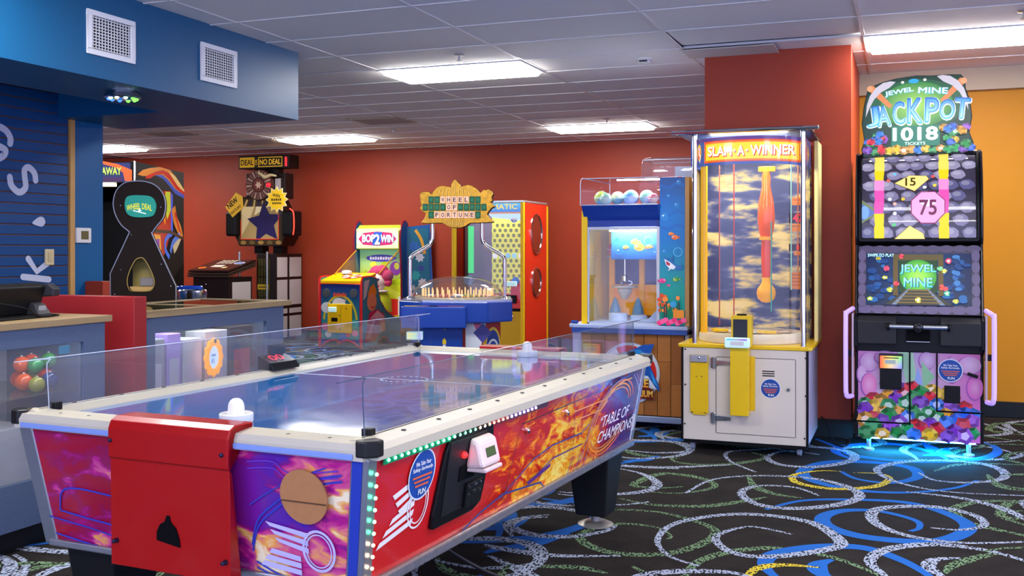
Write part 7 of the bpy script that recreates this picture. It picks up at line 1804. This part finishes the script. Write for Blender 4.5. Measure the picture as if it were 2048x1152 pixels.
    for s, x in ((-1, LX(452)), (1, LX(585))):
        pod = MB().box(x - 0.09, x + 0.09, 0.15, 0.42, LZ(472), LZ(422)).build('speaker_pod', BLACK, hd, bevel=0.03)
        if s > 0: MB().tube(cat_rom([(x + 0.06, 0.14, LZ(418)), (x + 0.12, 0.14, LZ(426)), (x + 0.13, 0.14, LZ(455)), (x + 0.115, 0.14, LZ(470))], 4), 0.01, 6).build('red_neon', mat('red_neon_tube', 'f04030', 0.3, emit=1.2, ecol='f03020'), pod)
    # wheel
    wc_ = (LX(515), LZ(369))
    wb = MB().box(LX(475), LX(568), 0.30, 0.52, LZ(396), LZ(345)).build('wheel_case', DK, hd, bevel=0.01)
    bx('white_window', WP, wb, LX(477), LX(489), 0.293, 0.30, LZ(388), LZ(356)); bx('white_window', WP, wb, LX(545), LX(558), 0.293, 0.30, LZ(388), LZ(356))
    wh = MB().lathe([(0.0, 0.20), (0.215, 0.20), (0.225, 0.22), (0.22, 0.26), (0.0, 0.26)], wc_[0], wc_[1], 36, axis='y').build('wheel', mat('wheel_brown', '4a2a22', 0.25), hd, smooth=True)
    a = Art((0, 0.20, 0))
    for k in range(22):
        q0, q1 = 2 * PI * k / 22, 2 * PI * (k + 0.62) / 22
        a.poly([(wc_[0] + r * math.cos(q), wc_[1] + r * math.sin(q)) for r, q in ((0.11, q0), (0.205, q0), (0.205, q1), (0.11, q1))], '8a6a60' if k % 2 else '64443c')
    a.ell(*wc_, 0.09, 0.09, '5a2a24', 20); a.star(*wc_, 0.06, 0.03, 6, 'a88a78'); a.build('wheel_print', PRINTB, wh)
    MB().ball((LX(541), 0.17, LZ(370)), 0.035, 10, 8).build('red_pointer', mat('pointer_red', 'd82030', 0.3, emit=0.5), wh, smooth=True)
    MB().tube(cat_rom([(LX(513), 0.20, LZ(344)), (LX(524), 0.18, LZ(349)), (LX(533), 0.17, LZ(354)), (LX(545), 0.18, LZ(350)), (LX(557), 0.20, LZ(352))], 5), [0.012 + 0.012 * math.sin(PI * k / 20) for k in range(21)], 8).build('ribbon_swirl', mat('pale_gold_ribbon', 'd0c090', 0.4), wh, smooth=True)
    # sign
    nk = bx('sign_neck', DK, hd, LX(495), LX(550), 0.33, 0.45, LZ(348), LZ(336))
    sg = MB().box(LX(467), LX(586), 0.20, 0.46, LZ(336), LZ(309)).build('sign_box', mat('sign_black', '120c08', 0.35), hd, bevel=0.006)
    a = Art((0, 0.20, 0))
    z0, z1 = LZ(333), LZ(313)
    for x0, x1, s in ((470, 505, 'DEAL'), (514, 571, 'NO DEAL')):
        a.rect(LX(x0), z0, LX(x1), z1, 'c89a20'); a.rect(LX(x0) + 0.012, z0 + 0.012, LX(x1) - 0.012, z1 - 0.012, '241a08' if s == 'DEAL' else '241a08'); a.rect(LX(x0) + 0.012, z0 + 0.012, LX(x1) - 0.012, z1 - 0.012, 'b88c1c' if s == 'DEAL' else '1a1208')
        a.text(s, LX((x0 + x1) / 2), (z0 + z1) / 2, (LX(x1) - LX(x0)) * 0.86, 0.075, '1a1004' if s == 'DEAL' else 'd8a828', 0.02)
    a.text('OR', LX(509.5), (z0 + z1) / 2, 0.08, 0.04, 'c89a20', 0.01, rot=PI / 2); a.build('sign_lettering', PRINTB, sg)
    bx('red_end_lamp', mat('red_end_lamp', 'c82830', 0.3, emit=0.6), sg, LX(577), LX(582), 0.193, 0.20, LZ(333), LZ(314))
    # cut-out price flashes
    nf = MB().prism([(LX(445), LZ(413)), (LX(470), LZ(384)), (LX(485), LZ(392)), (LX(487), LZ(415)), (LX(462), LZ(434))], 'xz', 0.10, 0.115).build('new_flash', mat('flash_yellow', 'd8a82c', 0.4), hd)
    a = Art((0, 0.10, 0)); a.text('NEW', LX(462), LZ(405), 0.19, 0.075, '181208', 0.03, rot=0.62); a.text('FEATURE', LX(470), LZ(419), 0.2, 0.04, '4a3810', 0.01, rot=0.62); a.build('flash_print', PRINT, nf)
    sf = MB().prism([(LX(568) + (0.185 if k % 2 == 0 else 0.135) * math.cos(PI * k / 12), LZ(400) + (0.185 if k % 2 == 0 else 0.135) * math.sin(PI * k / 12)) for k in range(24)], 'xz', 0.09, 0.105).build('star_flash', mat('flash_pale_edge', 'e8d8a0', 0.4), hd)
    a = Art((0, 0.09, 0)); a.star(LX(568), LZ(400), 0.168, 0.122, 12, 'ecc014'); a.text('WIN', LX(567), LZ(392), 0.12, 0.045, '2a1c08', 0.03, rot=-0.15); a.bars(LX(568), LZ(400), 0.17, 0.035, '3a2808', 5); a.bars(LX(569), LZ(407), 0.15, 0.03, '3a2808', 6); a.build('flash_print', PRINT, sf)
    bx('machine_foot', BLACKM, t, 0.04, 0.32, 0.17, 0.80, 0.0, 0.03)
case_machine()

# ---------------------------------------------------------------- big dark cabinet with swirling side artwork
def alley_machine():
    t = thing('black_alley_cabinet', 'tall black arcade cabinet with swirling orange and blue side artwork', 'arcade machine', (-6.733, 7.696, 0), 21.03)
    d0 = 9.6
    def A(x, y):                                   # picture position -> place on the right side panel
        dd = 3.523 * 2060 / (1024 - x)
        return (dd - d0, 1.317 - (y - 498) / 2060 * dd)
    BK = mat('black_cabinet_laminate', '070608', 0.6, spec=0.15)
    bx('side_panel', BK, t, -0.03, 0.0, 0.0, 1.46, 0.45, 2.137, bevel=0.004)
    bx('side_panel', BK, t, -1.05, -1.02, 0.0, 1.46, 0.0, 2.137, bevel=0.004)
    MB().prism(cat_rom([(0.0, 0.0), (0.0, 0.45), (0.5, 0.45), (1.0, 0.95), (1.46, 1.18), (1.46, 0.0)], 1), 'yz', -0.03, 0.0).build('lower_side', BK, t)
    bx('back_panel', BK, t, -1.02, -0.03, 1.43, 1.46, 0.0, 2.12)
    bx('top_panel', BK, t, -1.02, -0.03, 0.0, 1.46, 2.11, 2.13)
    bx('lane_bed', mat('lane_dark', '18141a', 0.35), t, -1.02, -0.03, 0.0, 1.43, 0.35, 0.55)
    bx('inner_back', mat('inner_black', '101012', 0.6), t, -1.02, -0.03, 1.0, 1.03, 0.55, 1.8)
    MB().tube([(0.004, 0.005, 1.9), (0.004, 0.005, 2.137)], 0.008, 6).build('corner_trim', CHROME, t)
    a = Art((0, 0, 0), (0, 1, 0), (0, 0, 1))
    a.poly([A(*p) for p in ((275, 349), (285, 340), (300, 336), (320, 334), (340, 340), (352, 355), (360, 372), (368, 382), (368, 396), (355, 388), (345, 374), (335, 358), (318, 350), (300, 352), (285, 352))], 'd8842a')
    a.poly([A(*p) for p in ((292, 352), (310, 344), (325, 340), (338, 346), (348, 362), (360, 378), (368, 384), (368, 390), (352, 378), (340, 360), (326, 348), (310, 350), (300, 357), (290, 357))], 'c82818')
    a.poly([A(*p) for p in ((310, 350), (325, 350), (338, 362), (350, 378), (368, 390), (368, 397), (350, 388), (338, 372), (326, 358))], '2a5ab8'); a.poly([A(*p) for p in ((335, 342), (350, 352), (362, 370), (368, 380), (368, 384), (355, 372), (345, 356))], 'e8c87a')
    a.poly([A(*p) for p in ((320, 382), (340, 382), (344, 400), (342, 460), (330, 505), (322, 520), (305, 480), (308, 440))], 'b82418'); a.poly([A(*p) for p in ((330, 383), (340, 384), (341, 420), (334, 440), (330, 420))], 'c8d83a'); a.poly([A(*p) for p in ((326, 400), (332, 420), (330, 450), (322, 430))], 'e88a20'); a.poly([A(*p) for p in ((341, 384), (345, 390), (345, 470), (341, 475))], '3a60e0')
    a.poly([A(*p) for p in ((306, 468), (320, 470), (322, 500), (312, 505))], 'e8a030'); a.poly([A(*p) for p in ((312, 478), (318, 478), (318, 498), (313, 498))], '8a3ab0')
    a.stroke([A(346, 415), A(350, 440), A(358, 460), A(362, 478)], 0.12, 'd8842a'); a.stroke([A(349, 425), A(355, 450), A(361, 470)], 0.05, 'c83a1c'); a.stroke([A(360, 470), A(352, 490), A(346, 500)], 0.09, 'c8b890'); a.stroke([A(358, 470), A(345, 485), A(340, 505)], 0.06, '3a70d0'); a.stroke([A(340, 468), A(330, 480), A(330, 500), A(338, 515)], 0.05, '2a6ad8')
    a.rect(*A(308, 466), *A(309, 460), '301010'); a.stroke([A(308, 462), A(340, 464), A(366, 478)], 0.035, '2a1410', False)
    a.build('swirl_artwork', PRINTB, t)
    # marquee at the front top
    mq = bx('marquee_box', mat('marquee_case', '18142a', 0.3), t, -1.02, -0.03, 0.0, 0.25, 1.94, 2.125)
    LX = lambda x: (x - 268) * 0.00466
    LZ = lambda y: 1.317 - (y - 498) * 0.00466
    a = Art((0, 0, 0))
    a.rect(-1.0, 1.945, -0.035, 2.12, '1c2460'); a.poly([(LX(250), LZ(362)), (LX(264), LZ(362)), (LX(264), LZ(340)), (LX(235), LZ(328)), (LX(205), LZ(322)), (LX(205), LZ(328)), (LX(228), LZ(334)), (LX(246), LZ(345))], 'd8581c'); a.rect(-1.0, 1.945, LX(245), 1.985, '3a1a4a')
    a.text('AWAY', LX(223), LZ(343), 0.18, 0.07, '24481a', 0.06); a.text('AWAY', LX(223), LZ(342), 0.18, 0.065, 'c8ee5a', 0.02)
    a.build('marquee_print', PRINTL, mq)
    bx('marquee_lamp', mat('warm_tube', 'ffe8c0', 0.4, emit=2.0), t, -1.0, -0.2, 0.02, 0.10, 1.905, 1.935)
alley_machine()

# ---------------------------------------------------------------- bottle shaped wheel game behind the counter
def keyhole_game():
    t = thing('bottle_shaped_game', 'dark brown bottle shaped game panel with teal oval sign behind the counter', 'arcade machine', (-4.58, 5.31, 0), 21.03)
    LX = lambda x: (x - 284.6) * 0.0032
    LZ = lambda y: 1.317 - (y - 498) * 0.0032
    Q = lambda x, y: (LX(200 + x * 0.2604), LZ(300 + y * 0.2604))
    out = [(85, 1300), (80, 950), (215, 660), (222, 625), (165, 575), (118, 490), (103, 400), (128, 310), (190, 252), (270, 238), (350, 242), (430, 272), (488, 340), (506, 430), (488, 520), (440, 582), (408, 630), (412, 670), (585, 1045), (585, 1300)]
    o2 = cat_rom([Q(*p) for p in out[1:-1]], 3)
    o2 = [Q(85, 1300)] + o2 + [Q(585, 1300)]
    hole = cat_rom([Q(*p) for p in ((225, 1070), (210, 1010), (225, 940), (270, 850), (310, 828), (345, 842), (395, 930), (420, 1010), (405, 1065), (370, 1085), (260, 1085))], 3, True)
    m = MB()
    # panel with a pear shaped window: front and back faces bridged around the hole
    def ringface(z):
        n, k = len(o2), len(hole)
        return [(p[0], z, p[1]) for p in o2], [(p[0], z, p[1]) for p in hole]
    bm = bmesh.new()
    me = bpy.data.meshes.new('game_panel')
    def loop(P, y): 
        vs = [bm.verts.new((p[0], y, p[1])) for p in P]
        return vs, [bm.edges.new((vs[i], vs[(i + 1) % len(vs)])) for i in range(len(vs))]
    v1, e1 = loop(o2, 0.0); v2, e2 = loop(hole, 0.0)
    r = bmesh.ops.triangle_fill(bm, use_beauty=True, use_dissolve=False, edges=e1 + e2)
    fs = [g_ for g_ in r['geom'] if isinstance(g_, bmesh.types.BMFace)]
    ex = bmesh.ops.extrude_face_region(bm, geom=fs)
    for v in [g_ for g_ in ex['geom'] if isinstance(g_, bmesh.types.BMVert)]: v.co.y += 0.025
    bmesh.ops.recalc_face_normals(bm, faces=bm.faces)
    bm.to_mesh(me); bm.free()
    me.materials.append(mat('dark_brown_panel', '231a15', 0.75, noise=0.1, nscale=20, spec=0.15))
    link('game_panel', me, t)
    MB().tube([(p[0], -0.002, p[1]) for p in o2], 0.004, 6).build('silver_edging', mat('silver_edging', '8a8a8e', 0.3, 0.7), t, smooth=True)
    MB().tube([(p[0], -0.002, p[1]) for p in hole], 0.003, 6, closed=True).build('window_edging', mat('brass_edging', 'b89a4a', 0.3, 0.7), t, smooth=True)
    bx('window_back', mat('olive_interior', '9a8a4a', 0.5), t, LX(252), LX(312), 0.12, 0.125, LZ(592), LZ(505))
    bx('prize_ledge', mat('oak_ledge', 'd0a860', 0.5), t, LX(254), LX(310), 0.03, 0.12, LZ(583), LZ(574))
    MB().box(LX(273), LX(300), 0.05, 0.09, LZ(574), LZ(556)).build('prize_pack', mat('clear_grey_pack', '8a8480', 0.3), t, bevel=0.01)
    ov = cat_rom([Q(*p) for p in ((195, 430), (205, 370), (240, 350), (320, 348), (395, 358), (430, 400), (434, 450), (415, 500), (370, 515), (270, 515), (215, 490))], 3, True)
    sg = MB().prism(ov, 'xz', -0.012, 0.0).build('teal_sign', mat('teal_lit', '0e8a74', 0.3, emit=0.12, ecol='10a088'), t)
    a = Art((0, -0.012, 0))
    arch = lambda x, y: (x, y - 2.0 * x * x)
    a.text('WHEEL DEAL', *Q(308, 432), 0.16, 0.036, 'd8d020', 0.016, warp=arch); a.stroke([Q(260, 465), Q(300, 475), (Q(360, 490))], 0.006, 'd8f0e8'); a.star(*Q(310, 465), 0.016, 0.006, 5, 'e8f4f0'); a.build('sign_lettering', PRINTL, sg)
    for p in ((158, 425), (467, 438), (240, 652), (160, 922), (470, 878), (545, 1045), (112, 1108)): MB().lathe([(0.0, -0.004), (0.004, -0.003), (0.004, 0.0)], *Q(*p), 8, axis='y').build('screw', CHROME, t)
    bx('base_cabinet', mat('dark_brown_panel'), t, LX(221), LX(352), 0.025, 0.30, 0.0, 0.98)
    MB().box(LX(232), LX(340), 0.025, 0.14, 0.98, 1.02).build('prize_tray', mat('dark_brown_panel'), t)
keyhole_game()
# small round things standing behind the counter end
t = thing('chrome_bowl_stand', 'low round chrome rimmed bowl on a dark stand behind the far counter', 'bowl', (-4.87, 6.17, 0))
MB().lathe([(0.06, 0.0), (0.06, 0.02), (0.03, 0.03), (0.03, 0.93), (0.05, 0.95)], 0, 0, 18).build('stand', BLACK, t, smooth=True)
MB().lathe([(0.0, 0.95), (0.10, 0.955), (0.105, 0.97), (0.105, 1.015), (0.098, 1.02), (0.09, 1.0), (0.0, 0.985)], 0, 0, 28).build('bowl', CHROME, t, smooth=True)
t = thing('blue_bowl_stand', 'small glossy blue bowl on a stand behind the bottle shaped game', 'bowl', (-5.12, 6.45, 0))
MB().lathe([(0.06, 0.0), (0.06, 0.02), (0.03, 0.03), (0.03, 0.93), (0.05, 0.95)], 0, 0, 18).build('stand', BLACK, t, smooth=True)
MB().lathe([(0.0, 0.94), (0.08, 0.95), (0.1, 0.98), (0.102, 1.03), (0.096, 1.035), (0.085, 1.01), (0.0, 0.98)], 0, 0, 28).build('bowl', mat('cobalt_gloss', '1c4ab0', 0.15, coat=0.5), t, smooth=True)
